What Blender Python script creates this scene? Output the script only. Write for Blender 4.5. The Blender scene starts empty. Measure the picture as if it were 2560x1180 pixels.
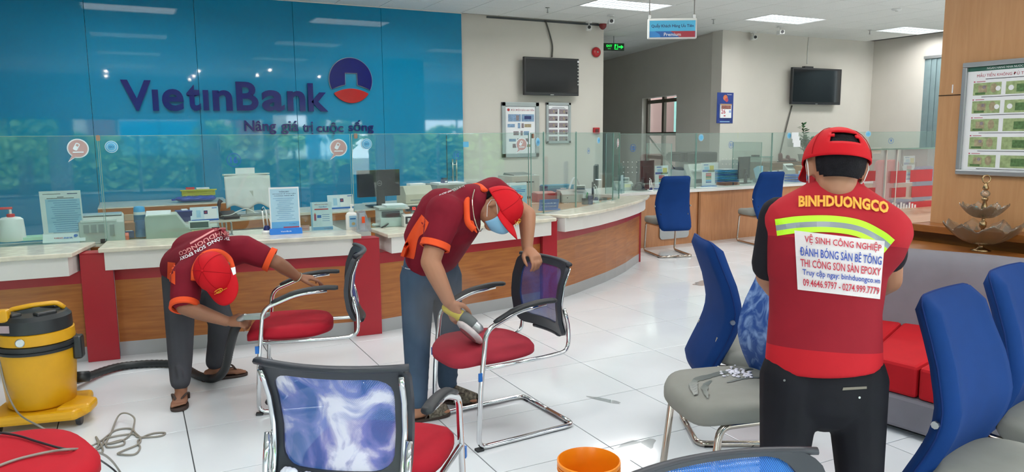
import bpy, bmesh, math, random
from mathutils import Vector, Matrix, noise
from mathutils.bvhtree import BVHTree
S = bpy.context.scene
COL = S.collection
PI = math.pi
RND = random.Random(11)
# ------------------------------------------------------------- camera
YAW, PITCH, ROLL, FPX, EYE = .4733, .1353, -.0077, 1850., 1.495
FWD = Vector((math.sin(YAW)*math.cos(PITCH), math.cos(YAW)*math.cos(PITCH), -math.sin(PITCH)))
_r = Vector((math.cos(YAW), -math.sin(YAW), 0)); _u = _r.cross(FWD)
RGT = _r*math.cos(ROLL)+_u*math.sin(ROLL); UPV = _u*math.cos(ROLL)-_r*math.sin(ROLL)
EYEP = Vector((0, 0, EYE))
cam = bpy.data.cameras.new('camera'); camo = bpy.data.objects.new('camera', cam); COL.objects.link(camo)
m = Matrix.Identity(4)
for i in range(3):
    m[i][0] = RGT[i]; m[i][1] = UPV[i]; m[i][2] = -FWD[i]; m[i][3] = EYEP[i]
camo.matrix_world = m
cam.sensor_width = 36; cam.sensor_fit = 'HORIZONTAL'; cam.lens = FPX*36/2560; cam.clip_start = .05; cam.clip_end = 200
S.camera = camo
# ------------------------------------------------------------- daylight and exposure
S.view_settings.view_transform = 'Standard'; S.view_settings.look = 'None'
S.view_settings.exposure = 0.2; S.view_settings.gamma = 1.0; S.view_settings.use_curve_mapping = False
try:
    S.cycles.use_denoising = True
    S.cycles.max_bounces = 7; S.cycles.transparent_max_bounces = 24; S.cycles.caustics_reflective = False
    S.cycles.caustics_refractive = False; S.cycles.sample_clamp_indirect = 6
except Exception: pass
wd = bpy.data.worlds.new('overcast_sky'); S.world = wd; wd.use_nodes = True
wn = wd.node_tree.nodes; bg = wn['Background']
bg.inputs[0].default_value = (.86, .94, 1, 1); bg.inputs[1].default_value = 13.0
LAMP_W = 24.0       # watts of each ceiling fitting
# ------------------------------------------------------------- pixel ray -> world point at a true height / plane / depth
def G(px, py, z=None, X=None, Y=None, d=None):
    v = FWD+RGT*((px-1280)/FPX)+UPV*((590-py)/FPX)
    t = d
    if z is not None: t = (z-EYE)/v.z
    if X is not None: t = X/v.x
    if Y is not None: t = Y/v.y
    return EYEP+v*t
# ------------------------------------------------------------- materials
def lin(h):
    if isinstance(h, str):
        h = h.lstrip('#'); c = [int(h[i:i+2], 16)/255 for i in (0, 2, 4)]
        return tuple(x/12.92 if x <= .04045 else ((x+.055)/1.055)**2.4 for x in c)
    return h
MATS = {}
def mat(name, col, rough=.5, metal=0, spec=.5, var=.06, vscale=8, bump=0, bscale=200, coat=0, emit=None, estr=0, sheen=0, stretch=None):
    if name in MATS: return MATS[name]
    mt = bpy.data.materials.new(name); mt.use_nodes = True; nt = mt.node_tree; n = nt.nodes; L = nt.links
    b = n['Principled BSDF']; c = lin(col)
    if rough >= .65: spec = min(spec, .2)
    b.inputs['Roughness'].default_value = rough; b.inputs['Metallic'].default_value = metal
    b.inputs['Specular IOR Level'].default_value = spec; b.inputs['Coat Weight'].default_value = coat
    b.inputs['Coat Roughness'].default_value = .03
    if sheen: b.inputs['Sheen Weight'].default_value = sheen
    tc = n.new('ShaderNodeTexCoord'); src = tc.outputs['Object']
    if stretch:
        mp = n.new('ShaderNodeMapping'); mp.inputs['Scale'].default_value = stretch; L.new(src, mp.inputs[0]); src = mp.outputs[0]
    nz = n.new('ShaderNodeTexNoise'); nz.inputs['Scale'].default_value = vscale; nz.inputs['Detail'].default_value = 4; L.new(src, nz.inputs['Vector'])
    rp = n.new('ShaderNodeValToRGB'); L.new(nz.outputs['Fac'], rp.inputs[0])
    rp.color_ramp.elements[0].position = .3; rp.color_ramp.elements[1].position = .7
    rp.color_ramp.elements[0].color = (*[max(0, x*(1-var)) for x in c], 1); rp.color_ramp.elements[1].color = (*[min(1, x*(1+var)) for x in c], 1)
    L.new(rp.outputs[0], b.inputs['Base Color'])
    if bump:
        n2 = n.new('ShaderNodeTexNoise'); n2.inputs['Scale'].default_value = bscale; L.new(src, n2.inputs['Vector'])
        bp = n.new('ShaderNodeBump'); bp.inputs['Strength'].default_value = bump; bp.inputs['Distance'].default_value = .002
        L.new(n2.outputs['Fac'], bp.inputs['Height']); L.new(bp.outputs[0], b.inputs['Normal'])
    if emit:
        b.inputs['Emission Color'].default_value = (*lin(emit), 1); b.inputs['Emission Strength'].default_value = estr
    MATS[name] = mt; return mt
def wood(name, c1, c2, scale=(1, 1, 12), rough=.35):
    if name in MATS: return MATS[name]
    mt = bpy.data.materials.new(name); mt.use_nodes = True; nt = mt.node_tree; n = nt.nodes; L = nt.links; b = n['Principled BSDF']
    tc = n.new('ShaderNodeTexCoord'); mp = n.new('ShaderNodeMapping'); mp.inputs['Scale'].default_value = scale; L.new(tc.outputs['Object'], mp.inputs[0])
    nz = n.new('ShaderNodeTexNoise'); nz.inputs['Scale'].default_value = 3; nz.inputs['Detail'].default_value = 6; nz.inputs['Distortion'].default_value = .6; L.new(mp.outputs[0], nz.inputs['Vector'])
    rp = n.new('ShaderNodeValToRGB'); L.new(nz.outputs['Fac'], rp.inputs[0]); rp.color_ramp.elements[0].position = .3; rp.color_ramp.elements[1].position = .72
    rp.color_ramp.elements[0].color = (*lin(c1), 1); rp.color_ramp.elements[1].color = (*lin(c2), 1); L.new(rp.outputs[0], b.inputs['Base Color'])
    b.inputs['Roughness'].default_value = rough; MATS[name] = mt; return mt
def glass(name, tint=(.86, .95, .93), refl=.10, smudge=.05, rough=.02, smc=(.75, .85, .83)):
    if name in MATS: return MATS[name]
    mt = bpy.data.materials.new(name); mt.use_nodes = True; nt = mt.node_tree; n = nt.nodes; L = nt.links
    n.remove(n['Principled BSDF']); out = n['Material Output']
    tr = n.new('ShaderNodeBsdfTransparent'); tr.inputs[0].default_value = (*tint, 1)
    gl = n.new('ShaderNodeBsdfGlossy'); gl.inputs['Roughness'].default_value = rough
    df = n.new('ShaderNodeBsdfDiffuse'); df.inputs[0].default_value = (*smc, 1)
    lw = n.new('ShaderNodeLayerWeight'); lw.inputs['Blend'].default_value = .35
    mr = n.new('ShaderNodeMapRange'); mr.inputs['To Min'].default_value = refl*.4; mr.inputs['To Max'].default_value = min(1, refl*4); L.new(lw.outputs['Fresnel'], mr.inputs[0])
    m1 = n.new('ShaderNodeMixShader'); L.new(mr.outputs[0], m1.inputs[0]); L.new(tr.outputs[0], m1.inputs[1]); L.new(gl.outputs[0], m1.inputs[2])
    nz = n.new('ShaderNodeTexNoise'); nz.inputs['Scale'].default_value = 2.5; tc = n.new('ShaderNodeTexCoord'); L.new(tc.outputs['Object'], nz.inputs['Vector'])
    ml = n.new('ShaderNodeMath'); ml.operation = 'MULTIPLY'; ml.inputs[1].default_value = smudge*2; L.new(nz.outputs['Fac'], ml.inputs[0])
    m2 = n.new('ShaderNodeMixShader'); L.new(ml.outputs[0], m2.inputs[0]); L.new(m1.outputs[0], m2.inputs[1]); L.new(df.outputs[0], m2.inputs[2])
    L.new(m2.outputs[0], out.inputs[0]); MATS[name] = mt; return mt
# ------------------------------------------------------------- mesh collector
def perp(d):
    d = d.normalized(); a = Vector((0, 0, 1)) if abs(d.z) < .9 else Vector((1, 0, 0))
    a = d.cross(a).normalized(); return a, d.cross(a).normalized()
class MB:
    def __init__(s): s.v = []; s.f = []
    def add(s, vs, fs):
        o = len(s.v); s.v += [Vector(x) for x in vs]; s.f += [tuple(i+o for i in f) for f in fs]; return s
    def box(s, x0, x1, y0, y1, z0, z1, M=None):
        vs = [Vector((x, y, z)) for z in (z0, z1) for y in (y0, y1) for x in (x0, x1)]
        if M: vs = [M@v for v in vs]
        return s.add(vs, [(0, 2, 3, 1), (4, 5, 7, 6), (0, 1, 5, 4), (2, 6, 7, 3), (0, 4, 6, 2), (1, 3, 7, 5)])
    def prism(s, pts, z0, z1, M=None):
        n = len(pts); a = sum(pts[i][0]*pts[(i+1) % n][1]-pts[(i+1) % n][0]*pts[i][1] for i in range(n))
        if a < 0: pts = pts[::-1]
        vs = [Vector((p[0], p[1], z0)) for p in pts]+[Vector((p[0], p[1], z1)) for p in pts]
        if M: vs = [M@v for v in vs]
        return s.add(vs, [tuple(range(n-1, -1, -1)), tuple(range(n, 2*n))]+[(i, (i+1) % n, n+(i+1) % n, n+i) for i in range(n)])
    def tube(s, path, r, seg=10, closed=False, cap=True, flat=1, rs=None):
        path = [Vector(p) for p in path]; n = len(path); vs = []; fs = []
        ref = None
        for i, p in enumerate(path):
            d = (path[(i+1) % n]-path[i-1]) if (closed or 0 < i < n-1) else (path[1]-path[0] if i == 0 else path[-1]-path[-2])
            if d.length < 1e-9: d = Vector((0, 0, 1))
            d.normalize()
            if ref is None: a, b = perp(d)
            else:
                a = ref-d*ref.dot(d)
                a = a.normalized() if a.length > 1e-6 else perp(d)[0]
                b = d.cross(a)
            ref = a; rr = rs[i] if rs else r
            for k in range(seg):
                t = 2*PI*k/seg; vs.append(p+a*math.cos(t)*rr+b*math.sin(t)*rr*flat)
        for i in range(n if closed else n-1):
            j = (i+1) % n
            for k in range(seg):
                k2 = (k+1) % seg; fs.append((i*seg+k, i*seg+k2, j*seg+k2, j*seg+k))
        if cap and not closed: fs += [tuple(range(seg-1, -1, -1)), tuple((n-1)*seg+k for k in range(seg))]
        return s.add(vs, fs)
    def lathe(s, prof, seg=24, M=None, cap=True, sx=1, sy=1):
        vs = []; fs = []; n = len(prof)
        for r, z in prof:
            for k in range(seg):
                t = 2*PI*k/seg; v = Vector((math.cos(t)*r*sx, math.sin(t)*r*sy, z)); vs.append(M@v if M else v)
        for i in range(n-1):
            for k in range(seg):
                k2 = (k+1) % seg; fs.append((i*seg+k, i*seg+k2, (i+1)*seg+k2, (i+1)*seg+k))
        if cap: fs += [tuple(range(seg-1, -1, -1)), tuple((n-1)*seg+k for k in range(seg))]
        return s.add(vs, fs)
    def grid(s, nu, nv, fn, thick=None):
        vs = [Vector(fn(i/nu, j/nv)) for j in range(nv+1) for i in range(nu+1)]; w = nu+1
        fs = [(j*w+i, j*w+i+1, (j+1)*w+i+1, (j+1)*w+i) for j in range(nv) for i in range(nu)]
        return s.add(vs, fs)
    def ell(s, p0, p1, r0, r1, side=None, flat0=1, flat1=1, seg=16, cap=3, caps=1.0):
        """closed tapered capsule; r is the radius along `side`, r*flat across it"""
        p0 = Vector(p0); p1 = Vector(p1); d = p1-p0; ln = d.length; d = d.normalized() if ln > 1e-6 else Vector((0, 0, 1))
        if side is not None:
            a = Vector(side)-d*Vector(side).dot(d)
            a = a.normalized() if a.length > 1e-5 else perp(d)[0]
        else: a = perp(d)[0]
        b = d.cross(a); rows = []
        for k in range(cap, 0, -1):
            t = k/cap*PI/2*.96; rows.append((p0-d*math.sin(t)*min(r0, r0*flat0)*caps, math.cos(t)*r0, math.cos(t)*r0*flat0))
        rows.append((p0, r0, r0*flat0)); rows.append((p1, r1, r1*flat1))
        for k in range(1, cap+1):
            t = k/cap*PI/2*.96; rows.append((p1+d*math.sin(t)*min(r1, r1*flat1)*caps, math.cos(t)*r1, math.cos(t)*r1*flat1))
        vs = []; fs = []
        for c, x, y in rows:
            for k in range(seg):
                t = 2*PI*k/seg; vs.append(c+a*math.cos(t)*x+b*math.sin(t)*y)
        for i in range(len(rows)-1):
            for k in range(seg):
                k2 = (k+1) % seg; fs.append((i*seg+k, i*seg+k2, (i+1)*seg+k2, (i+1)*seg+k))
        n = len(rows); fs += [tuple(range(seg-1, -1, -1)), tuple((n-1)*seg+k for k in range(seg))]
        return s.add(vs, fs)
    def xf(s, M): s.v = [M@v for v in s.v]; return s
    def obj(s, name, mt, parent=None, smooth=False, bevel=0, world=False, sub=0, solid=0, mats=None, fm=None, auto=None):
        me = bpy.data.meshes.new(name); off = Vector((0, 0, 0))
        if world and parent:
            q = parent
            while q: off += q.location; q = q.parent
        me.from_pydata([v-off for v in s.v], [], s.f); me.update()
        for mm in (mats or [mt]): me.materials.append(mm)
        if fm:
            for p, k in zip(me.polygons, fm): p.material_index = k
        if smooth: me.shade_smooth()
        o = bpy.data.objects.new(name, me); COL.objects.link(o)
        if parent: o.parent = parent
        if solid:
            md = o.modifiers.new('solid', 'SOLIDIFY'); md.thickness = solid; md.offset = 0
        if bevel:
            md = o.modifiers.new('bevel', 'BEVEL'); md.width = bevel; md.segments = 2; md.limit_method = 'ANGLE'; md.angle_limit = .6
        if sub:
            md = o.modifiers.new('sub', 'SUBSURF'); md.levels = sub; md.render_levels = sub
        if auto: me.set_sharp_from_angle(angle=auto)
        return o
def tag(o, label=None, cat=None, group=None, kind=None):
    if label: o['label'] = label
    if cat: o['category'] = cat
    if group: o['group'] = group
    if kind: o['kind'] = kind
    return o
def thing(name, label, cat, loc=(0, 0, 0), rz=0, group=None):
    o = bpy.data.objects.new(name, None); o.empty_display_size = .05; COL.objects.link(o)
    o.location = loc; o.rotation_euler = (0, 0, rz); return tag(o, label, cat, group)
def struct(o): o['kind'] = 'structure'; return o
def copy_tree(o, parent=None):
    c = o.copy(); COL.objects.link(c)
    if parent: c.parent = parent
    for ch in list(o.children): copy_tree(ch, c)
    return c
def bez(pts, n=8, closed=False):
    """Catmull-Rom through the points"""
    P = [Vector(p) for p in pts]; out = []; N = len(P)
    for i in range(N if closed else N-1):
        p0 = P[i-1] if (i > 0 or closed) else P[i]*2-P[i+1]; p1 = P[i]; p2 = P[(i+1) % N]
        p3 = P[(i+2) % N] if (closed or i+2 < N) else P[-1]*2-P[-2]
        for k in range(n):
            t = k/n; out.append(.5*((2*p1)+(p2-p0)*t+(2*p0-5*p1+4*p2-p3)*t*t+(3*p1-p0-3*p2+p3)*t**3))
    if not closed: out.append(P[-1])
    return out
def rnd_path(pts, r=.04, n=5):
    """polyline with rounded corners"""
    P = [Vector(p) for p in pts]; out = [P[0]]
    for i in range(1, len(P)-1):
        a = P[i-1]-P[i]; b = P[i+1]-P[i]; k = min(r, a.length*.45, b.length*.45)
        s = P[i]+a.normalized()*k; e = P[i]+b.normalized()*k
        for j in range(n+1):
            t = j/n; out.append(s*(1-t)**2+P[i]*2*t*(1-t)+e*t*t)
    out.append(P[-1]); return out
def rrect(w, h, r, n=5, cx=0, cy=0):
    out = []
    for sx, sy, a0 in ((1, 1, 0), (-1, 1, PI/2), (-1, -1, PI), (1, -1, 1.5*PI)):
        for k in range(n+1):
            a = a0+PI/2*k/n; out.append((cx+sx*(w/2-r)+r*math.cos(a), cy+sy*(h/2-r)+r*math.sin(a)))
    return out
XZ = Matrix.Rotation(PI/2, 4, 'X')     # plan shape -> upright, facing -Y
def text_mesh(s, w=None, h=None, ext=.002, bold=0, align='CENTER', res=3):
    cu = bpy.data.curves.new('t', 'FONT'); cu.body = s; cu.extrude = 0; cu.offset = bold; cu.resolution_u = res; cu.align_x = align
    o = bpy.data.objects.new('t', cu); COL.objects.link(o)
    dg = bpy.context.evaluated_depsgraph_get(); me = bpy.data.meshes.new_from_object(o.evaluated_get(dg))
    vs = [v.co.copy() for v in me.vertices]; fs = [tuple(p.vertices) for p in me.polygons]
    bpy.data.objects.remove(o); bpy.data.curves.remove(cu); bpy.data.meshes.remove(me)
    x0 = min(v.x for v in vs); x1 = max(v.x for v in vs); y0 = min(v.y for v in vs); y1 = max(v.y for v in vs)
    sx = (w/(x1-x0)) if w else None; sy = (h/(y1-y0)) if h else None
    sx = sx or sy or 1; sy = sy or sx
    mb = MB(); mb.add([Vector(((v.x-(x0+x1)/2)*sx, (v.y-(y0+y1)/2)*sy, 0)) for v in vs], fs); return mb
def text(s, mt, name, parent, loc, w=None, h=None, rz=0, rx=PI/2, ext=.002, bold=0, res=2):
    """flat lettering standing upright (faces -Y before rz)"""
    mb = text_mesh(s, w, h, bold=bold, res=res)
    o = mb.obj(name, mt, parent)
    if ext:
        md = o.modifiers.new('solid', 'SOLIDIFY'); md.thickness = ext; md.offset = 0
    o.location = loc; o.rotation_euler = (rx, 0, rz); return o
def plate(mb, w, h, t, loc=(0, 0, 0)):
    x, y, z = loc; return mb.box(x-w/2, x+w/2, y-t/2, y+t/2, z-h/2, z+h/2)
# ============================================================= materials in use
M_wall = mat('wall_paint', '#d2cec6', .7, var=.03, vscale=1.5)
M_teal = mat('teal_glass', '#0084ae', .035, spec=.5, var=.04, vscale=.6)
M_tile = mat('white_porcelain', '#dfe5ea', .09, spec=.55, var=.035, vscale=2.2)
M_grout = mat('grout', '#5c6163', .8)
M_ceil = mat('mineral_board', '#e6e8e4', .85, var=.05, vscale=60, bump=.25, bscale=300)
M_tbar = mat('ceiling_grid', '#4c4f4e', .6)
M_wood = wood('counter_wood', '#935629', '#b06f36', (1.2, 1.2, 14), .3)
M_wood2 = wood('desk_wood', '#a8714a', '#b98158', (9, 9, 1.2), .35)
M_pill = wood('pillar_wood', '#ba8a5e', '#c6976b', (9, 9, .8), .4)
M_ledge = wood('ledge_wood', '#8a5426', '#a2672f', (1.5, 1.5, 9), .35)
M_red = mat('red_laminate', '#a01a28', .35, var=.04)
M_white = mat('white_laminate', '#dcdad6', .3, var=.02)
M_marble = mat('cream_marble', '#d8d3c2', .16, var=.12, vscale=14)
M_skirt = mat('grey_skirting', '#a3a5a6', .35, var=.03)
M_chrome = mat('chrome', '#d4d6d8', .1, metal=1, var=.02)
M_steel = mat('satin_steel', '#b0b2b2', .3, metal=1, var=.04)
M_black = mat('black_plastic', '#202226', .38, var=.12)
M_dark = mat('dark_screen', '#101217', .1, spec=.6, var=.1)
M_gplas = mat('grey_plastic', '#bfc3bd', .45, var=.04)
M_wplas = mat('white_plastic', '#e2e4e2', .35, var=.02)
M_paper = mat('paper', '#e8ebee', .7, var=.02)
M_bluep = mat('blue_print', '#1565b8', .4, var=.05)
M_lblue = mat('light_blue_print', '#9fcbe6', .45, var=.05)
M_navy = mat('navy', '#1c2a66', .4, var=.06)
M_ink = mat('ink', '#31363c', .6)
M_inkb = mat('blue_ink', '#2b6ea8', .6)
M_glass = glass('clear_glass', tint=(.88, .955, .94), refl=.06, smudge=.014)
M_glassedge = mat('glass_edge', '#7fa39a', .12, spec=.6)
M_win = glass('window_glass', tint=(.96, .98, .98), refl=.06, smudge=.0)
M_alu = mat('aluminium', '#b4b8bb', .35, metal=.8, var=.03)
# ============================================================= the room
HC = 3.23
def roombox(name, *a, mt=M_wall): 
    return struct(MB().box(*a).obj(name, mt))
fl = struct(MB().box(-7, 13, -3.6, 16, -.12, -.006).obj('floor', M_grout))
tb = MB().box(-.2974, .2974, -.2974, .2974, -.006, 0)
proto = tb.obj('tile', M_tile, fl, bevel=.0015)
seen = []; rest = []
for i in range(-17, 17):
    for j in range(-14, 19):
        cx = 3.1646+.6*i+.3; cy = 4.6183+.6*j+.3
        if not (-7 < cx < 13 and -3.6 < cy < 16): continue
        v = Vector((cx, cy, 0))-EYEP; z = v.dot(FWD)
        px = 1280+FPX*v.dot(RGT)/z if z > .2 else -9e9; py = 590-FPX*v.dot(UPV)/z if z > .2 else 9e9
        (seen if (z > .6 and -250 < px < 2700 and py < 1500 and cy < 9.7) else rest).append((z, cx, cy))
seen.sort(); rest += seen[298:]; seen = seen[:298]
for k, (z, cx, cy) in enumerate(seen):
    o = proto if k == 0 else proto.copy()
    if k: COL.objects.link(o)
    o.location = (cx, cy, 0)
mb = MB()
for z, cx, cy in rest: mb.box(cx-.298, cx+.298, cy-.298, cy+.298, -.006, 0)
tag(mb.obj('tile_field', M_tile, fl), kind='stuff')
# ceiling: main hall and the corridor behind the white wall
ce = struct(MB().box(-7, 13, -3.6, 10.3, HC+.012, HC+.1).box(6.8, 10.6, 10.3, 16, HC+.012, HC+.1).obj('ceiling', M_tbar))
LX = [4.3315+.6*k for k in (-8, -3, 2, 7, 12)]; LY = [10.0157-.6*k for k in (3, 8, 13, 18)]
def lampcell(cx, cy): return any(a < cx < a+1.2 and b < cy < b+.6 for a in LX for b in LY)
cp = MB().box(-.296, .296, -.296, .296, 0, .012).obj('ceiling_tile', M_ceil, ce, bevel=.002)
seen = []; rest = []
for i in range(-19, 15):
    for j in range(-23, 10):
        cx = 4.3315+.6*i+.3; cy = 10.0157+.6*j+.3
        if not (-7 < cx < 13 and -3.6 < cy < 16) or lampcell(cx, cy) or (cy > 10.1 and not 6.8 < cx < 10.6): continue
        v = Vector((cx, cy, HC))-EYEP; z = v.dot(FWD)
        ok = z > 1 and -100 < 1280+FPX*v.dot(RGT)/z < 2660 and 590-FPX*v.dot(UPV)/z > -120
        (seen if ok else rest).append((z, cx, cy))
seen.sort(); rest += seen[298:]; seen = seen[:298]
for k, (z, cx, cy) in enumerate(seen):
    o = cp if k == 0 else cp.copy()
    if k: COL.objects.link(o)
    o.location = (cx, cy, HC)
mb = MB()
for z, cx, cy in rest: mb.box(cx-.296, cx+.296, cy-.296, cy+.296, HC, HC+.012)
tag(mb.obj('ceiling_tile_field', M_ceil, ce), kind='stuff')
# walls
wl = struct(MB().box(-7.2, 4.36, 10.07, 10.3, 0, HC).obj('wall_back', M_wall))
seams = [-7, -4.9, -3.73, -2.54, -1.53, -.36, .81, 1.983, 3.157, 4.345]
for a, b in zip(seams, seams[1:]):
    MB().box(a+.002, b-.002, 10.016, 10.07, .0, HC-.012).obj('glass_panel', M_teal, wl, bevel=.002)
MB().box(-7, 4.345, 10.0, 10.016, HC-.012, HC-.0005).obj('ceiling_bead', M_white, wl)
# pull handle on the glass door leaf in the back wall
d1 = struct(MB().box(4.075, 4.082, 10.008, 10.0155, 0, 1.5).obj('door_2', M_ink))
hb = MB()
for x in (4.145, 4.205): hb.tube([(x, 9.96, .84), (x, 9.96, 1.16)], .011, 10)
hb.tube([(4.145, 9.96, 1.08), (4.205, 9.96, 1.08)], .008, 8)
for z in (.9, 1.1):
    for x in (4.145, 4.205): hb.tube([(x, 9.96, z), (x, 10.012, z)], .007, 8)
hb.obj('pull_handle', M_steel, d1, smooth=True)
roombox('wall_middle', 4.36, 6.84, 10.1, 16, 0, HC+.012)
struct(MB().box(4.78, 6.838, 10.085, 10.0995, HC-.03, HC-.002).obj('shadow_strip_1', M_grout))  # dark strip painted in for the shadow line under the ceiling
# slanted corridor wall with a barred door
P0 = Vector((9.05, 9.86, 0)); P1 = Vector((10.35, 15.9, 0)); wd_ = (P1-P0).normalized(); wn_ = Vector((wd_.y, -wd_.x, 0))
WL = (P1-P0).length
def hit(px):   # distance along the slanted wall under an image column
    v = FWD+RGT*((px-1280)/FPX)+UPV*(.2); a = Vector((v.x, v.y)); 
    # EYE + t*a = P0 + s*wd
    det = a.x*(-wd_.y)+wd_.x*a.y
    t = (P0.x*(-wd_.y)+wd_.x*P0.y)/det; return ((a*t)-Vector((P0.x, P0.y))).dot(Vector((wd_.x, wd_.y)))
ds0 = hit(1692); ds1 = hit(1606); DZ = 2.24
MW = Matrix.Translation(P0)@Matrix(((wd_.x, wn_.x, 0, 0), (wd_.y, wn_.y, 0, 0), (0, 0, 1, 0), (0, 0, 0, 1)))
mb = MB()
for a in ((0, ds0, 0, .2, 0, HC+.012), (ds1, WL, 0, .2, 0, HC+.012), (ds0, ds1, 0, .2, DZ, HC+.012)): mb.box(*a, M=MW)
struct(mb.obj('wall_corridor', M_wall))
M_bar = mat('brown_metal_door', '#5d564c', .5, var=.05)
dm = MB(); w_ = ds1-ds0
for a in ((0, .07), (w_-.07, w_), (w_*.5-.045, w_*.5+.045)): dm.box(ds0+a[0], ds0+a[1], .1, .16, .02, DZ, M=MW)
for z in (.05, .55, 1.02, 1.5, DZ-.08): dm.box(ds0, ds1, .105, .155, z-.035, z+.035, M=MW)
d3 = struct(dm.obj('door_3', M_bar))
gm = MB()
for i in range(4):
    z0 = (.05, .55, 1.02, 1.5)[i]; z1 = (.55, 1.02, 1.5, DZ-.08)[i]
    for s0, s1 in ((.07, w_*.5-.045), (w_*.5+.045, w_-.07)):
        MB().box(ds0+s0, ds0+s1, .127, .133, z0+.035, z1-.035, M=MW).obj('pane', M_win, d3)
br = MB().tube([MW@Vector((ds0+.1, .11, .75)), MW@Vector((ds1-.1, .11, 1.45))], .02, 8)
br.obj('brace', M_bar, d3)
roombox('wall_corridor_end', 6.8, 10.6, 15.9, 16.1, 0, HC+.012)
roombox('wall_pillar', 9.05, 9.46, 9.80, 10.05, 0, HC+.012)
roombox('wall_far', 9.45, 13.0, 9.86, 10.06, 0, HC+.012)
roombox('wall_left', -7.2, -7, -3.6, 10.3, 0, HC+.012)
# right wall with a window behind vertical blinds
wy0 = G(2352, 250, X=12.95).y-1.2; wy1 = G(2311, 250, X=12.95).y; wz1 = G(2325, 143, X=12.95).z
mb = MB().box(12.95, 13.1, -3.6, wy0, 0, HC+.012).box(12.95, 13.1, wy1, 10, 0, HC+.012).box(12.95, 13.1, wy0, wy1, wz1, HC+.012).box(12.95, 13.1, wy0, wy1, 0, .5)
struct(mb.obj('wall_right', M_wall))
w2 = struct(MB().box(13.0, 13.02, wy0, wy1, .5, wz1).obj('window_2', M_win))
M_blind = mat('blind_fabric', '#7d9296', .7, var=.05)
bl = thing('vertical_blind', 'grey blue vertical slat blind at the far window beside the wood pillar', 'blind', (12.9, (wy0+wy1)/2, 0))
MB().box(12.88, 12.94, wy0-.02, wy1+.02, wz1-.03, wz1+.02).obj('head_rail', M_alu, bl, world=True)
n = 15
for k in range(n):
    y = wy1-.05-(wy1-wy0-.1)*k/(n-1)
    MB().box(-.068, .068, -.002, .002, .52, wz1-.03, M=Matrix.Translation((12.91, y, 0))@Matrix.Rotation(1.42, 4, 'Z')).obj('slat', M_blind, bl, world=True)
# front facade behind the camera, windows and entrance to the street
ops = [(-6.2, -1.65, .45, 2.06), (-1.35, 1.85, .45, 2.06), (1.98, 3.65, .45, 2.06), (3.9, 4.95, 0, 2.2), (5.3, 8.4, .45, 2.06), (8.8, 12.3, .45, 2.06)]
mb = MB().box(-7.2, 13.1, -3.6, -3.4, 2.2, HC+.012); x = -7.2
for a, b, z0, z1 in ops:
    mb.box(x, a, -3.6, -3.4, 0, 2.2)
    if z0: mb.box(a, b, -3.6, -3.4, 0, z0)
    if z1 < 2.2: mb.box(a, b, -3.6, -3.4, z1, 2.2)
    x = b
mb.box(x, 13.1, -3.6, -3.4, 0, 2.2)
struct(mb.obj('wall_front', M_wall))
k = 3
for a, b, z0, z1 in ops:
    dr = z0 == 0
    f = MB(); nseg = max(1, round((b-a)/1.1))
    for q in range(nseg+1):
        xx = a+(b-a)*q/nseg; f.box(xx-.025, xx+.025, -3.53, -3.47, z0, z1)
    f.box(a, b, -3.53, -3.47, z0, z0+.05).box(a, b, -3.53, -3.47, z1-.05, z1)
    w = struct(f.obj('door_1' if dr else 'window_%d' % k, M_alu)); k += not dr
    for q in range(nseg):
        MB().box(a+(b-a)*q/nseg+.025, a+(b-a)*(q+1)/nseg-.025, -3.503, -3.497, z0+.05, z1-.05).obj('pane', M_win, w)
    pl = bpy.data.lights.new('portal', 'AREA'); pl.shape = 'RECTANGLE'; pl.size = b-a; pl.size_y = z1-z0
    try: pl.cycles.is_portal = True
    except Exception: pass
    po = bpy.data.objects.new('daylight_portal', pl); COL.objects.link(po)
    po.location = ((a+b)/2, -3.55, (z0+z1)/2); po.rotation_euler = (-PI/2, 0, 0); po.rotation_euler = (PI/2, 0, 0)
# street outside: pavement, hedge trees, a house front and a shop board (mirrored by the teal wall)
struct(MB().box(-30, 40, -40, -3.6, -.2, -.03).box(10.4, 30, 9, 40, -.2, -.03).obj('ground', mat('pavement', '#9a968c', .8)))
M_leaf = mat('tree_leaf', '#86b05c', .6, var=.35, vscale=9)
M_bark = mat('bark', '#5b4a38', .8)
for k, (x, y, h, r) in enumerate([(-2.4, -6.2, 2.2, .8), (-3.0, -9.3, 2.6, 1.3), (2.6, -6.8, 2.0, .7), (5.2, -7.2, 1.9, .6), (7.6, -9, 2.8, 1.4), (-6, -9, 3, 1.6)]):
    t = thing('street_tree', ['small round tree outside the left front windows', 'broad tree across the pavement behind the camera', 'clipped young tree before the narrow front window', 'potted looking young tree beside the entrance', 'large tree outside the right front windows', 'tallest tree at the left end of the pavement'][k], 'tree', (x, y, -.03), 0, 'street trees')
    MB().tube([(0, 0, 0), (.03, 0, h*.5), (0, .02, h*.75)], .07, 8).obj('trunk', M_bark, t, smooth=True)
    mb = MB(); rr = random.Random(k)
    for q in range(420):
        a = rr.random()*6.28; c = rr.uniform(-1, 1); rad = r*rr.uniform(.6, 1.05); s = math.sqrt(1-c*c)
        p = Vector((rad*s*math.cos(a), rad*s*math.sin(a), h*.8+rad*c*.8)); e = Vector((rr.uniform(-1, 1), rr.uniform(-1, 1), rr.uniform(-1, 1))).normalized()
        u, v = perp(e); z = .09*r+.05
        mb.add([p-u*z, p+v*z*.6, p+u*z, p-v*z*.6], [(0, 1, 2, 3)])
    tag(mb.obj('foliage', M_leaf, t), kind='stuff')
hg = thing('hedge', 'long clipped green hedge added outside to block the sky in the mirrored windows', 'hedge', (-4.2, -12.6, -.03))  # unseen, added so the windows mirrored in the teal wall reflect less bright
mb = MB(); rr = random.Random(9)
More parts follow.
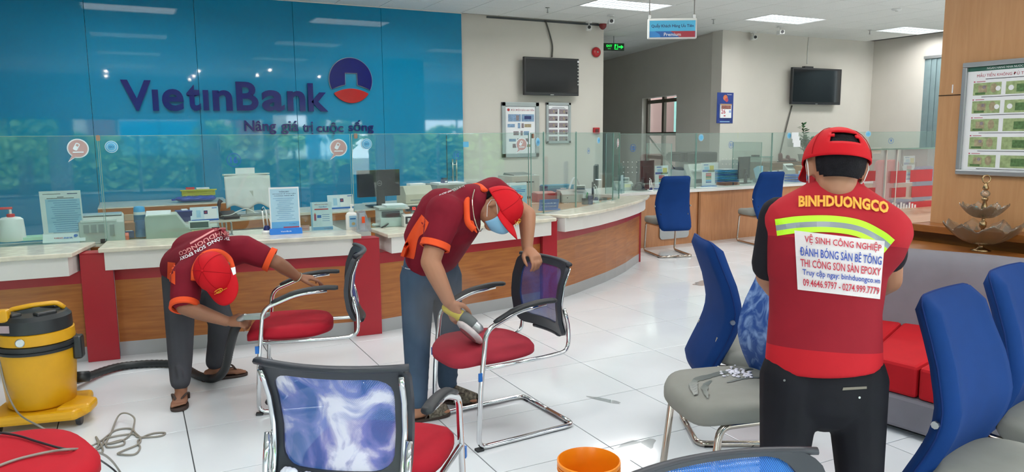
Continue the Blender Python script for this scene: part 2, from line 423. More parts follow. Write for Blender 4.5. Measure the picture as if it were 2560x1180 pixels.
for q in range(5200):
    x = rr.uniform(-9, 7.3); z = rr.uniform(.1, 1.75); y = .35*math.sin(x*2.1)+rr.uniform(-.1, .35); e = Vector((rr.uniform(-1, 1), rr.uniform(-1, 1), rr.uniform(-1, 1))).normalized(); u, v = perp(e); p = Vector((x, y, z+.25*math.sin(x*1.3))); s_ = rr.uniform(.1, .2)
    mb.add([p-u*s_, p+v*s_*.6, p+u*s_, p-v*s_*.6], [(0, 1, 2, 3)])
tag(mb.obj('foliage', M_leaf, hg), kind='stuff'); MB().box(-9, 7.3, -.35, -.05, 0, 1.6).obj('branches', mat('hedge_core', '#3c5a33', .8, var=.3), hg)
o_ = copy_tree(hg); o_.location = (17, -12.6, -.03); o_['label'] = 'second added hedge blocking the mirrored sky in the right front windows'  # copy added to dim the reflected right windows, door gap left bright
h = thing('house_front', 'pale house front with red shutters across the street', 'building', (1, -18, -.03))
MB().box(-8, 6, -.3, 0, 0, 5).obj('wall', mat('house_render', '#cfc8bd', .8), h)
for x in (-5, -2, 1, 4): MB().box(x-.6, x+.6, 0, .06, 1, 2.8).obj('shutter', mat('red_shutter', '#8d4a44', .6), h)
_b = G(430, 375, Y=28.9); s = thing('shop_board', 'blue and white board standing on the street side', 'sign', (_b.x, -8.9, 0))
MB().box(-1.6, 1.6, -.04, .04, .9, 2.4).obj('board', mat('board_blue', '#2b9bd0', .4), s)
MB().box(-1.6, 1.6, .04, .05, 2.1, 2.4).obj('white_strip', M_paper, s)
for x in (-1.5, 1.5): MB().box(x-.04, x+.04, -.04, .04, -.03, .9).obj('post', M_steel, s)
o = thing('courtyard_wall', 'pink courtyard wall with teal notice board behind the barred corridor door', 'wall', (12.2, 12.5, 0))
MB().box(0, .2, -1.8, 6, -.03, 4.6).obj("wall", mat("pink_render", '#55403a', .8), o)
MB().box(-.05, 0, 1.3, 2.3, 1.5, 2.4).obj('notice_board', mat('teal_board', '#2f6a5e', .5), o)
t = text('a', M_paper, 'letter', o, (-.055, 1.75, 2.15), h=.22, rz=-PI/2); t = text('A', M_paper, 'letter', o, (-.055, 1.75, 1.8), h=.26, rz=-PI/2)
# ============================================================= ceiling fittings
M_diff = mat('lamp_tube', '#ffffff', .5, emit='#f6fbff', estr=1.5)
M_louv = mat('louvre', '#dfe3e4', .25, var=.02)
cl0 = None
names = [['farthest left', 'second from the left of the far row', 'above the hanging priority sign', 'between hanging sign and far screen', 'beside the wood pillar top']]
def lamp(x, y, lab):
    t = thing('ceiling_light', lab, 'ceiling light', (x+.6, y+.3, HC), 0, 'recessed ceiling lights')
    MB().box(-.575, .575, -.275, .275, .010, .02).obj('diffuser', M_diff, t)
    f = MB().box(-.6, .6, -.3, -.275, -.004, .05).box(-.6, .6, .275, .3, -.004, .05).box(-.6, -.575, -.275, .275, -.004, .05).box(.575, .6, -.275, .275, -.004, .05)
    f.obj('frame', M_wplas, t)
    l = MB()
    for q in (-.092, .092): l.box(-.575, .575, q-.004, q+.004, .0, .012)
    for k in range(11):
        xx = -.575+1.15*(k+1)/12; l.box(xx-.003, xx+.003, -.275, .275, .0, .010)
    l.obj('louvre', M_louv, t)
    a = bpy.data.lights.new('tube_light', 'AREA'); a.shape = 'RECTANGLE'; a.size = 1.1; a.size_y = .5; a.energy = LAMP_W; a.color = (1, .985, .96); a.spread = math.radians(165)
    ao = bpy.data.objects.new('tube_light', a); COL.objects.link(ao); ao.parent = t; ao.location = (0, 0, -.008)
    return t
labs = {(2, 0): 'recessed louvre light nearest the hanging blue sign', (3, 0): 'recessed louvre light between the blue sign and the wood pillar', (4, 0): 'recessed louvre light closest to the top of the wood pillar', (1, 0): 'recessed louvre light above the teal logo wall near its right end', (0, 0): 'recessed louvre light above the teal logo wall near its left end'}
pos = ['far left', 'left', 'middle', 'right', 'far right']; rows = ['far', 'counter side', 'hall centre', 'entrance side']
for i, x in enumerate(LX):
    for j, y in enumerate(LY):
        lamp(x, y, labs.get((i, j), 'recessed louvre light in the %s row of ceiling, %s column' % (rows[j], pos[i])))
def sprinkler(p, lab):
    t = thing('sprinkler', lab, 'sprinkler', p, 0, 'ceiling sprinklers')
    MB().tube([(0, 0, 0), (0, 0, -.06)], .008, 8).obj('pipe', M_steel, t)
    MB().lathe([(.03, -.002), (.03, 0), (.008, .003)], 14).xf(Matrix.Translation((0, 0, -.004))).obj('rosette', M_steel, t)
    MB().lathe([(.003, -.075), (.016, -.068), (.016, -.064), (.006, -.058)], 12).obj('deflector', M_steel, t)
for px, py, lab in [(1369, 19, 'ceiling sprinkler head above the wall screen nearest the teal wall'), (1784, 48, 'ceiling sprinkler head right of the hanging blue sign'), (2175, 75, 'ceiling sprinkler head left of the light by the wood pillar')]:
    sprinkler(G(px, py, z=HC), lab)
def camera_fit(px, py, lab):
    t = thing('security_camera', lab, 'camera', G(px, py, z=HC), -.5, 'ceiling security cameras')
    MB().lathe([(.05, -.02), (.05, 0)], 16).obj('mount', M_wplas, t, smooth=True, auto=.5)
    MB().tube([(0, 0, -.01), (0, -.02, -.06), (0, -.03, -.09)], .012, 8).obj('arm', M_wplas, t, smooth=True)
    MB().box(-.04, .04, -.11, .06, -.135, -.07).obj('housing', M_wplas, t, bevel=.01)
    MB().lathe([(.025, 0), (.025, .012)], 14, M=Matrix.Translation((0, -.11, -.1))@Matrix.Rotation(PI/2, 4, 'X')).obj('lens', M_black, t)
camera_fit(1527, 38, 'white ceiling camera over the corridor entrance'); camera_fit(1472, 54, 'white ceiling camera close to the white wall corner')
camera_fit(1884, 80, 'white ceiling camera near the calendar pillar'); camera_fit(1951, 66, 'white ceiling camera above the far wall screen')
t = thing('smoke_detector', 'round white smoke detector set in ceiling near the wood pillar', 'smoke detector', G(2242, 22, z=HC))
MB().lathe([(.045, -.03), (.06, -.02), (.065, 0)], 20).obj('case', M_wplas, t, smooth=True)
MB().lathe([(.02, -.036), (.022, -.03)], 12).obj('sensor', M_gplas, t)
# ============================================================= counters
ZT = .775
def gz(px, py, z=ZT): v = G(px, py, z=z); return (v.x, v.y)
def inset(pts, fr, d):   # move the listed vertices inwards (towards +Y)
    return pts
M_col = mat('red_column', '#a51c2a', .35, var=.03)
def counter(lab, top, apron, panel, zt=ZT, band=(.535, .635)):
    t = thing('service_counter', lab, 'counter', (sum(p[0] for p in top)/len(top), sum(p[1] for p in top)/len(top), 0), 0, 'customer service counters')
    MB().prism(top, zt-.03, zt).obj('worktop', M_marble, t, world=True, bevel=.006)
    MB().prism(apron, zt-.155, zt-.03).obj('apron', M_white, t, world=True, bevel=.002)
    MB().prism(panel, .1, band[0]).obj('front_panel', M_wood, t, world=True)
    MB().prism(panel, band[0], zt-.155).obj('red_band', M_red, t, world=True)
    MB().prism(panel, .0, .1).obj('skirting', M_skirt, t, world=True)
    return t
def strip(line, off0, off1):
    """plan polygon from a front polyline pushed back by off0..off1"""
    n = len(line); nor = []
    for i in range(n):
        a = Vector(line[max(0, i-1)]); b = Vector(line[min(n-1, i+1)]); d = (b-a).normalized(); nor.append(Vector((-d.y, d.x)))
    f = [tuple(Vector(p)+nor[i]*off0) for i, p in enumerate(line)]; b = [tuple(Vector(p)+nor[i]*off1) for i, p in enumerate(line)]
    return f+b[::-1]
# left desk
counter('cream topped counter at the left edge with pump bottle and sign stand', [(-2.6, 5.50), (-.373, 5.42), (-.257, 5.93), (-2.6, 6.02)],
        [(-2.6, 5.53), (-.40, 5.46), (-.29, 5.9), (-2.6, 5.99)], strip([(-2.6, 5.70), (-.347, 5.64)], 0, .3))
counter('cream topped counter behind the crouching vacuum man with blue sign stand', [(-.232, 5.54), (1.485, 5.345), (1.495, 5.66), (-.19, 5.94)],
        [(-.20, 5.575), (1.455, 5.385), (1.465, 5.62), (-.16, 5.9)], strip([(-.152, 5.665), (1.426, 5.43)], 0, .25))
counter('cream topped counter behind the masked man with currency printer', [(1.66, 5.262), (3.286, 5.555), (3.346, 5.79), (1.65, 5.72)],
        [(1.70, 5.305), (3.25, 5.585), (3.30, 5.75), (1.69, 5.69)], strip([(1.624, 5.40), (3.2, 5.70)], 0, .22))
curve = [(3.362, 5.70), (3.66, 5.85), (3.975, 6.034), (4.24, 6.19), (4.494, 6.364), (4.77, 6.57), (5.04, 6.804), (5.26, 6.99)]
c4 = [(3.45, 5.615), (3.70, 5.71), (3.98, 5.86), (4.35, 6.1), (4.70, 6.35), (4.98, 6.57), (5.22, 6.79), (5.42, 7.01)]
top4 = c4+[(4.95, 7.05), (4.75, 6.83), (4.35, 6.50), (3.9, 6.18), (3.25, 5.90)]
ap4 = strip([(p[0]-.02, p[1]+.035) for p in c4[:-1]]+[(5.34, 6.985)], 0, .2)
counter('curved end counter with brown front left of the blue visitor chair', top4, ap4, strip(curve, 0, .25), zt=.785, band=(.55, .63))
struct  # red pilasters between the counters
for k, (a, b, ya, yb) in enumerate([(-.345, -.154, 5.60, 5.585), (1.430, 1.622, 5.37, 5.355), (3.205, 3.360, 5.66, 5.67)]):
    t = thing('red_pilaster', ['bright red pilaster between the two left counters', 'bright red pilaster behind the vacuum man chair back', 'bright red pilaster beside the start of the curved counter'][k], 'pilaster', ((a+b)/2, ya, 0), 0, 'red pilasters')
    MB().prism([(a, ya), (b, yb), (b, yb+.13), (a, ya+.13)], 0, .735).obj('shaft', M_col, t, world=True, bevel=.003)
    MB().prism([(a, ya-.004), (b, yb-.004), (b, yb+.13), (a, ya+.13)], .735, .742).obj('cap', M_red, t, world=True)
p = MB().prism(strip([(5.262, 6.993), (5.285, 7.03)], -.02, .25), 0, .63).obj('end_board', M_red); tag(p, 'narrow red board closing the far end of curved counter', 'end board')
# staff side tops behind the glass
def staff(lab, top, zt, legs, mt=M_marble, edge=M_wood, th=.06):
    t = thing('staff_desk', lab, 'desk', (sum(p[0] for p in top)/len(top), sum(p[1] for p in top)/len(top), 0), 0, 'staff desks')
    MB().prism(top, zt-.012, zt).obj('desktop', mt, t, world=True)
    MB().prism(top, zt-th, zt-.012).obj('edge_band', edge, t, world=True)
    for l in legs: MB().box(*l, 0, zt-th).obj('side_panel', edge, t, world=True)
    return t
staff('low staff shelf behind the glass carrying the counting machine', [(-2.6, 6.03), (-.3, 5.96), (1.5, 5.72), (1.5, 6.3), (-2.6, 6.5)], .745, [(-2.6, -2.55, 6.05, 6.45), (1.4, 1.45, 5.8, 6.25)])
staff('rear white topped staff shelf along the teal wall with yellow basket', [(-.35, 9.1), (1.0, 9.15), (1.0, 9.95), (-.35, 9.95)], .75, [(-.33, -.28, 9.2, 9.9), (.93, .98, 9.2, 9.9)], th=.11)
staff('staff desk with the white covered monitor and grey front', [(.34, 7.02), (2.3, 7.5), (2.3, 8.2), (.34, 7.9)], .745, [(.36, .4, 7.15, 7.85), (2.2, 2.25, 7.55, 8.1)], th=.085)
MB().prism([(.42, 7.12), (2.2, 7.55), (2.2, 7.6), (.42, 7.17)], .28, .66).obj('modesty_panel', M_gplas, bpy.data.objects['staff_desk.002'], world=True)
MB().prism([(.42, 7.11), (2.2, 7.54), (2.2, 7.6), (.42, 7.17)], .1, .28).obj('red_kick', M_red, bpy.data.objects['staff_desk.002'], world=True)
staff('staff desk carrying the dark monitor and beige printer', [(2.3, 7.5), (3.4, 7.75), (3.4, 8.5), (2.3, 8.2)], .75, [(2.35, 2.4, 7.6, 8.1), (3.3, 3.35, 7.8, 8.4)], th=.085)
staff('staff desk with red box and teal binders behind the curved counter', [(3.3, 5.98), (3.95, 6.28), (4.9, 7.08), (4.9, 8.3), (3.6, 8.3)], .73, [(3.62, 3.66, 7.3, 8.2), (4.82, 4.86, 7.2, 8.2)], mt=M_wood2)
# low partition behind the first counters' gap, far desks
FD = .705
t = thing('far_counter', 'long wood veneer counter with white top at the far right', 'counter', (7.6, 8, 0))
w_line = [(5.35, 7.72), (5.75, 7.83), (6.95, 7.90), (7.15, 7.88), (7.35, 7.9), (9.6, 8.02), (10.6, 7.7), (11.4, 7.2)]
MB().prism(strip(w_line, -.03, 1.0), FD, FD+.035).obj('worktop', M_white, t, world=True, bevel=.004)
for a, b in zip(w_line[:2]+w_line[2:3]+w_line[5:], w_line[1:3]+[w_line[5]]+w_line[6:]):
    MB().prism(strip([a, b], .0, .05), 0, FD).obj('front_panel', M_wood2, t, world=True)
MB().prism(strip([(6.93, 7.875), (6.965, 7.875)], 0, .06), 0, FD).obj('joint_strip', mat('brown_joint', '#8a5a36', .4), t, world=True)
ac = MB().prism(rrect(.52, .48, .05, 4), 0, .012, M=Matrix.Translation((6.5, 7.864, .33))@Matrix.Rotation(.05, 4, 'Z')@XZ)
ac.obj('access_panel', M_skirt, t, world=True)
# ============================================================= glass screens on the counters
def pane(lab, a, b, z0=ZT, z1=1.512, th=.010, mt=M_glass):
    a = Vector(a); b = Vector(b); d = (b-a); L = d.length; mid = (a+b)/2; ang = math.atan2(d.y, d.x)
    t = thing('glass_screen', lab, 'glass screen', (mid.x, mid.y, z0), ang, 'counter glass screens')
    MB().box(-L/2+.004, L/2-.004, -th/2, th/2, 0, z1-z0).obj('pane', mt, t)
    e = MB().box(-L/2, -L/2+.004, -th/2, th/2, 0, z1-z0).box(L/2-.004, L/2, -th/2, th/2, 0, z1-z0).box(-L/2, L/2, -th/2, th/2, z1-z0, z1-z0+.003)
    e.obj('polished_edge', M_glassedge, t); return t
M_stk = mat('pink_sticker', '#b89a97', .5, var=.05); M_iso = mat('iso_sticker', '#5fb3dd', .5); M_isw = mat('sticker_white', '#d8e8ee', .5); M_isd = mat('sticker_blue', '#1f6da8', .5)
def disc(r, n=24): return [(math.cos(2*PI*k/n)*r, math.sin(2*PI*k/n)*r) for k in range(n)]
def flat(mb_pts, y, mt, name, par, x=0, z=0, th=.001):
    return MB().prism(mb_pts, -th/2, th/2, M=Matrix.Translation((x, y, z))@XZ).obj(name, mt, par)
def bubble(par, x, z, s=1):
    def shp(r): 
        q = [(math.cos(a)*r, math.sin(a)*r) for a in [math.radians(d) for d in range(-95, 226, 12)]]
        return q+[(-.62*r, -.78*r), (-1.0*r, -1.42*r), (-.35*r, -.98*r)]
    for r, y, mt, nm in ((.066*s, -.006, M_isw, 'bubble_sticker'), (.058*s, -.008, M_stk, 'bubble_fill')): flat(shp(r), y, mt, nm, par, x, z)
    ph = [(Matrix.Rotation(-.5, 2)@Vector(p))*s for p in rrect(.028, .052, .008, 3)]
    flat([(p[0]-.008*s, p[1]+.012*s) for p in ph], -.0095, M_isw, 'phone_icon', par, x, z)
    ph = [(Matrix.Rotation(-.5, 2)@Vector(p))*s for p in rrect(.016, .016, .003, 2)]
    flat([(p[0]-.002*s, p[1]+.022*s) for p in ph], -.0105, M_stk, 'phone_screen', par, x, z)
    flat(rrect(.066*s, .008*s, .002, 2), -.0095, M_isw, 'caption_bar', par, x, z-.026*s)
def iso(par, x, z, s=1, word=True):
    for r, y, mt in ((.042, -.006, M_isw), (.0385, -.0075, M_iso), (.029, -.009, M_isw), (.0265, -.0105, M_iso)): flat(disc(r*s), y, mt, 'round_sticker', par, x, z)
    if word: text('ISO', M_isd, 'sticker_word', par, (x, -.012, z), w=.032*s, ext=0, bold=.02)
def number(par, s, x, z, r=.042):
    n = 28; vs = [(math.cos(2*PI*k/n)*q, math.sin(2*PI*k/n)*q) for q in (r, r*.9) for k in range(n)]
    MB().add([Vector((x+a, -.0065, z+b)) for a, b in vs], [(k, (k+1) % n, n+(k+1) % n, n+k) for k in range(n)]).obj('number_ring', M_bluep, par)
    text(s, M_bluep, 'counter_number', par, (x, -.0065, z), h=r*1.0, ext=0, bold=.03)
M_clip = mat('glass_clip', '#9c7a68', .3, metal=.6)
def clip(par, x, z):
    flat(rrect(.026, .04, .008, 3), 0, M_clip, 'glass_clip', par, x, z, .022)
def loc(t, v):   # world point on a pane -> its local x, z
    q = Matrix.Rotation(-t.rotation_euler.z, 3, 'Z')@(v-t.location); return q.x, q.z
def on(t, px, py):
    a = t.rotation_euler.z; n = Vector((math.sin(a), -math.cos(a), 0)); v = FWD+RGT*((px-1280)/FPX)+UPV*((590-py)/FPX)
    k = (t.location-EYEP).dot(n)/v.dot(n); return loc(t, EYEP+v*k)
g1 = pane('leftmost counter glass pane with pink bubble sticker over pump bottle', (-2.6, 5.98), (-.192, 5.93))
bubble(g1, *on(g1, 195, 371)); clip(g1, *on(g1, 245, 345))
g2 = pane('counter glass pane numbered 16 behind the vacuum man', (-.186, 5.93), (1.512, 5.67))
iso(g2, *on(g2, 279, 367)); number(g2, '16', *on(g2, 585, 400), .05); bubble(g2, *on(g2, 846, 369)); clip(g2, *on(g2, 889, 340))
g3 = pane('counter glass pane in front of dark monitor and beige printer', (1.52, 5.665), (3.09, 5.70))
iso(g3, *on(g3, 916, 360)); number(g3, '15', *on(g3, 1142, 388), .036); bubble(g3, *on(g3, 1303, 361), .85)
t = flat(rrect(.05, .045, .006, 3), -.006, M_iso, 'blue_label', g3, *on(g3, 1164, 361))
g4 = pane('long curved counter glass pane with blue round sticker over red box', (3.12, 5.72), (4.62, 6.62), z0=.787)
iso(g4, *on(g4, 1343, 355), .9); number(g4, '14', *on(g4, 1470, 377), .03); iso(g4, *on(g4, 1495, 351), .8); clip(g4, *on(g4, 1331, 340))
for px in (1359, 1440): 
    x, z = on(g4, px, 400); MB().box(x-.003, x+.003, -.006, .006, 0, .737).obj('pane_joint', M_glassedge, g4)
g5 = pane('short thick edged glass return at end of the curved counter', (4.62, 6.62), (4.83, 6.80), z0=.785)
bubble(g5, .04, .62, .7)
pk = thing('acrylic_pocket', 'clear acrylic leaflet pocket fixed to the end glass return', 'leaflet holder', (4.70, 6.60, .86), g5.rotation_euler.z)
MB().box(-.09, .09, -.03, -.026, 0, .3).obj('front_sheet', M_glass, pk); MB().box(-.09, .09, 0, .004, 0, .33).obj('back_sheet', M_glass, pk)
MB().box(-.05, .05, -.022, -.02, .05, .2).obj('leaflet', M_paper, pk)
# far counter glass
f1 = pane('far counter glass pane numbered 12 left of the first blue chair', (5.4, 7.9), (6.98, 8.02), z0=FD+.035, z1=1.5)
number(f1, '12', *on(f1, 1582, 370), .05); 
g = f1
for i in range(4):
    for j in range(3): 
        x, z = on(f1, 1558+i*11, 405+j*13); flat(disc(.007, 10), -.006, M_gplas, 'speaking_hole', f1, x, z)
f2 = pane('far counter glass pane numbered 11 between the two blue chairs', (6.99, 8.02), (8.5, 8.1), z0=FD+.035, z1=1.5)
iso(f2, *on(f2, 1752, 344), 1.15, False); number(f2, '11', *on(f2, 1827, 362), .05)
for i in range(5):
    for j in range(2): 
        x, z = on(f2, 1806+i*9, 397+j*13); flat(disc(.007, 10), -.006, M_gplas, 'speaking_hole', f2, x, z)
f3 = pane('far counter glass pane in front of leafy plant and burgundy shoes', (8.51, 8.1), (9.62, 8.16), z0=FD+.035, z1=1.5)
iso(f3, *on(f3, 1972, 339), 1.1, False)
f4 = pane('far counter glass pane right of the capped man numbered 9', (9.63, 8.16), (11.4, 7.5), z0=FD+.035, z1=1.5)
iso(f4, *on(f4, 2170, 335), 1.1, False); number(f4, '9', *on(f4, 2227, 352), .045)
for px, par in ((1741, f2), (1886, f3)):
    pass
for px, y, a in ((1667, 8.25, 1), (1860, 8.5, 1)):
    q = G(px, 400, Y=y)
    pane('low inner divider glass between far staff seats near the %s' % ('copier' if px < 1700 else 'far screen'), (q.x, 8.15), (q.x+.15, 8.9), z0=FD+.035, z1=1.36)
# ============================================================= pillar, ledge, sofa
t = thing('wood_pillar', 'broad wood veneer pillar with money poster at right edge', 'pillar', (5.75, 2.6, 0))
MB().box(5.35, 6.2, 1.2, 3.505, .82, HC).obj('shaft', M_pill, t, world=True)
MB().box(5.346, 5.35, 2.0, 3.505, 1.757, 1.763).obj('groove', mat('dark_groove', '#3a2a1c', .7), t, world=True)
MB().box(5.3465, 5.35, 3.40, 3.408, 1.775, 1.835).obj('tape_scrap', M_paper, t, world=True)
t = thing('pillar_cabinet', 'brown wood cabinet ledge around the pillar foot behind sofa', 'cabinet', (5.4, 2.6, 0))
MB().box(5.16, 6.7, 1.0, 4.35, .768, .82).obj('upper_slab', M_ledge, t, world=True, bevel=.003)
MB().box(5.165, 6.69, 3.52, 4.34, .82, .823).obj('pale_top', wood('pale_wood', '#c9a583', '#d2b090', (2, 9, 2)), t, world=True)
MB().box(5.3, 6.66, 1.02, 4.33, 0, .768).obj('body', M_ledge, t, world=True)
t = thing('low_shelf', 'low brown wood shelf behind the sofa carrying the crystal bowl', 'shelf', (4.9, 2.5, 0))
MB().box(4.75, 5.155, 1.0, 3.9, .67, .70).obj('top_board', M_ledge, t, world=True, bevel=.003)
MB().box(4.78, 5.15, 1.02, 3.88, 0, .67).obj('body', M_ledge, t, world=True)
# poster of banknotes on the pillar (faces -X)
def poster(name, lab, cat, loc, rz, w, h, fr=.03, fmat=M_alu):
    t = thing(name, lab, cat, loc, rz)
    f = MB()
    for x0, x1, z0, z1 in ((-w/2, w/2, h/2-fr, h/2), (-w/2, w/2, -h/2, -h/2+fr), (-w/2, -w/2+fr, -h/2+fr, h/2-fr), (w/2-fr, w/2, -h/2+fr, h/2-fr)): f.box(x0, x1, -.03, 0, z0, z1)
    f.obj('frame', fmat, t, bevel=.006); MB().box(-w/2+fr, w/2-fr, -.012, -.004, -h/2+fr, h/2-fr).obj('sheet', M_paper, t); return t
def rectp(t, x, z, w, h, mt, nm='print', y=-.0125): return MB().box(x-w/2, x+w/2, y-.0006, y, z-h/2, z+h/2).obj(nm, mt, t)
M_note = mat('note_green', '#9bae7c', .6, var=.25, vscale=40); M_note2 = mat('note_dark_green', '#557748', .6, var=.3, vscale=60); M_note3 = mat('note_brown', '#a3977a', .6, var=.25, vscale=50)
M_redink = mat('red_ink', '#b5485a', .6); M_dgreen = mat('dark_green_print', '#2f6253', .5)
M_grn = mat('grey_note', '#8a8086', .6, var=.25, vscale=60); M_bln = mat('blue_note', '#7f9dbd', .6, var=.25, vscale=50)
pw = .86; ph = .79
p = poster('banknote_poster', 'silver framed poster of green banknotes on the wood pillar', 'poster', (5.348, 3.325-pw/2, 1.585), -PI/2, pw, ph, .035)
rectp(p, 0, ph/2-.05, pw-.07, .03, M_dgreen, 'header_band'); text('NGAN HANG NHA NUOC VIET NAM', M_paper, 'header_text', p, (-.1, -.0135, ph/2-.05), h=.014, ext=0)
text('MẪU TIỀN KHÔNG ĐỦ TIÊU CHUẨN LƯU THÔNG', M_redink, 'title_text', p, (-.02, -.0135, ph/2-.092), w=.62, ext=0)
rectp(p, -.02, ph/2-.122, .5, .004, M_ink, 'subtitle_line')
for k in range(5):
    z = ph/2-.19-k*.125
    rectp(p, -pw/2+.085, z+.052, .01, .008, M_redink, 'bullet'); rectp(p, -pw/2+.13, z+.052, .06, .004, M_redink, 'caption')
    x = -pw/2+.175
    rectp(p, x, z, .19, .085, M_note, 'banknote'); rectp(p, x-.03, z, .06, .05, M_note3, 'note_field', -.0132)
    flat(disc(.012, 12), -.0139, M_grn, 'note_seal', p, x-.02, z+.012)
    flat([(a*.8, b*1.15) for a, b in disc(.028, 14)], -.0139, M_note3, 'note_oval', p, x+.045, z+.004); rectp(p, x-.045, z-.03, .07, .014, M_note2, 'note_serial', -.0139)
    x = -pw/2+.40; rectp(p, x, z, .20, .085, M_note, 'banknote'); rectp(p, x+.03, z-.004, .12, .052, M_note2, 'note_field', -.0132)
    if k < 2:
        flat(disc(.017, 12), -.014, M_paper, 'note_patch', p, -pw/2+.25, z); flat(disc(.018, 12), -.014, M_paper, 'note_patch', p, -pw/2+.335, z)
    x = -pw/2+.64; rectp(p, x, z, .19, .085, M_note, 'banknote')
    rectp(p, -.06, z-.055, .46, .0035, M_ink, 'caption')
# crystal tiered bowl on the lower shelf
M_crys = glass('crystal', tint=(.97, .93, .86), refl=.22, smudge=.16, rough=.05, smc=(.62, .47, .34)); M_brass = mat('antique_brass', '#a98f6c', .25, metal=1, var=.1)
b0 = G(2452, 627, z=.70); bx, by = b0.x, b0.y
t = thing('crystal_bowl', 'two tier amber crystal fruit bowl with brass ring handle by pillar', 'bowl', (bx, by, .70))
ds = (b0-EYEP).dot(FWD)/FPX     # metres per pixel there
def wavy(r0, z0, r1, z1, dz, nl=8):
    def fn(u, v):
        a = u*2*PI; r = r0+(r1-r0)*(v**.8); z = z0+(z1-z0)*v**1.6+dz*v*v*math.cos(nl*a)+.006*v*math.cos(24*a); r += .012*v*math.cos(nl*a)
        return (r*math.cos(a), r*math.sin(a), z)
    return MB().grid(72, 10, fn)
wavy(.03, .05, .225, .17, .022).obj('lower_bowl', M_crys, t, smooth=True, solid=.006)
wavy(.025, .225, .135, .305, .012).obj('upper_bowl', M_crys, t, smooth=True, solid=.005)
MB().lathe([(.055, 0), (.06, .004), (.03, .015), (.012, .03), (.02, .045), (.03, .05)], 24).obj('foot', M_brass, t, smooth=True)
MB().lathe([(.01, .05), (.01, .15), (.022, .165), (.022, .195), (.01, .205), (.012, .225), (.02, .235), (.018, .3), (.012, .33), (.02, .345), (.02, .36)], 18).obj('stem', M_brass, t, smooth=True)
MB().lathe([(.01, .36), (.028, .375), (.03, .39), (.018, .405), (.01, .41)], 14).obj('crystal_bead', M_crys, t, smooth=True)
MB().lathe([(.01, .405), (.02, .42), (.01, .45), (.004, .46)], 14).obj('finial', M_brass, t, smooth=True)
MB().tube([(math.cos(2*PI*k/20)*.024, 0, .482+math.sin(2*PI*k/20)*.026) for k in range(20)], .005, 8, closed=True).xf(Matrix.Rotation(-.6, 4, 'Z')).obj('ring_handle', M_brass, t, smooth=True)
tag(MB().lathe([(.003, 0), (.014, .006), (.016, .014), (.01, .024), (.002, .027)], 12).xf(Matrix.Translation((bx-.055, by+.02, .70+.275))).obj('teal_sweet', mat('teal_wrap', '#2f9fb8', .25), smooth=True), 'teal wrapped sweet lying in the upper crystal bowl', 'sweet')
# curved lounge sofa
M_sgrey = mat('sofa_grey', '#78767e', .85, var=.05, bump=.15, bscale=500); M_sred = mat('sofa_red', '#b01620', .7, var=.05, bump=.1, bscale=400)
t = thing('sofa', 'curved lounge sofa with grey back and red seat beside the pillar', 'sofa', (3.9, 2.2, 0))
fr = bez([(3.5, .9), (3.40, 1.6), (3.335, 2.13), (3.30, 2.36), (3.22, 2.85), (3.12, 3.2)], 5); fr = [(p[0], p[1]) for p in [Vector((*q, 0)) for q in [(x.x, x.y) for x in bez([(3.5, .9, 0), (3.40, 1.6, 0), (3.335, 2.13, 0), (3.30, 2.36, 0), (3.22, 2.85, 0), (3.12, 3.2, 0)], 5)]]] if False else [(p.x, p.y) for p in bez([(3.5, .9, 0), (3.40, 1.6, 0), (3.335, 2.13, 0), (3.30, 2.36, 0), (3.2, 2.85, 0), (3.1, 3.25, 0)], 5)]
bk = [(p.x, p.y) for p in bez([(4.72, .9, 0), (4.6, 1.6, 0), (4.46, 2.34, 0), (4.32, 2.73, 0), (4.1, 3.12, 0), (3.75, 3.5, 0)], 5)]
def off(line, d): return [strip(line, 0, d)[i] for i in range(2*len(line)-1, len(line)-1, -1)]
MB().prism(fr+bk[::-1], .03, .2).obj('plinth', M_sgrey, t, world=True, bevel=.02)
ins = [(p[0]+.05, p[1]) for p in fr]
MB().prism([(p[0]+.08, p[1]) for p in fr]+[(p[0]-.08, p[1]) for p in bk[::-1]], 0, .03).obj('feet_rail', M_black, t, world=True)
# red seat cushions, split by a seam
n = len(fr)
for a, b in ((0, 11), (11, 16), (16, n-1)):
    f = fr[a:b+1]; k = [(p[0]-.22, p[1]-.02) for p in bk[a:b+1]]
    c = Vector((sum(p[0] for p in f+k)/len(f+k), sum(p[1] for p in f+k)/len(f+k)))
    pts = [tuple(c+(Vector(p)-c)*.992) for p in f+k[::-1]]
    MB().prism(pts, .202, .365).obj('seat_cushion', M_sred, t, world=True, bevel=.018)
def backfn(u, v):
    i = u*(len(bk)-1); a = int(min(i, len(bk)-2)); f = i-a; p = Vector(bk[a])*(1-f)+Vector(bk[a+1])*f
    d = (Vector(bk[min(a+1, len(bk)-1)])-Vector(bk[a])).normalized(); nn = Vector((-d.y, d.x)) # towards the seat
    th = 2*PI*v; cx = math.cos(th); cz = math.sin(th)
    sx = math.copysign(abs(cx)**.5, cx)*.115; sz = math.copysign(abs(cz)**.5, cz)
    z = .49+sz*.30; lean = (z-.2)*(-.12)
    q = p+nn*(.13+sx+lean); return (q.x, q.y, z)
mb = MB().grid(40, 28, backfn); w = 41
mb.f.append(tuple(j*w for j in range(28, 0, -1))); mb.f.append(tuple(j*w+40 for j in range(0, 28)))
mb.obj('backrest', M_sgrey, t, smooth=True, world=True, auto=.9)
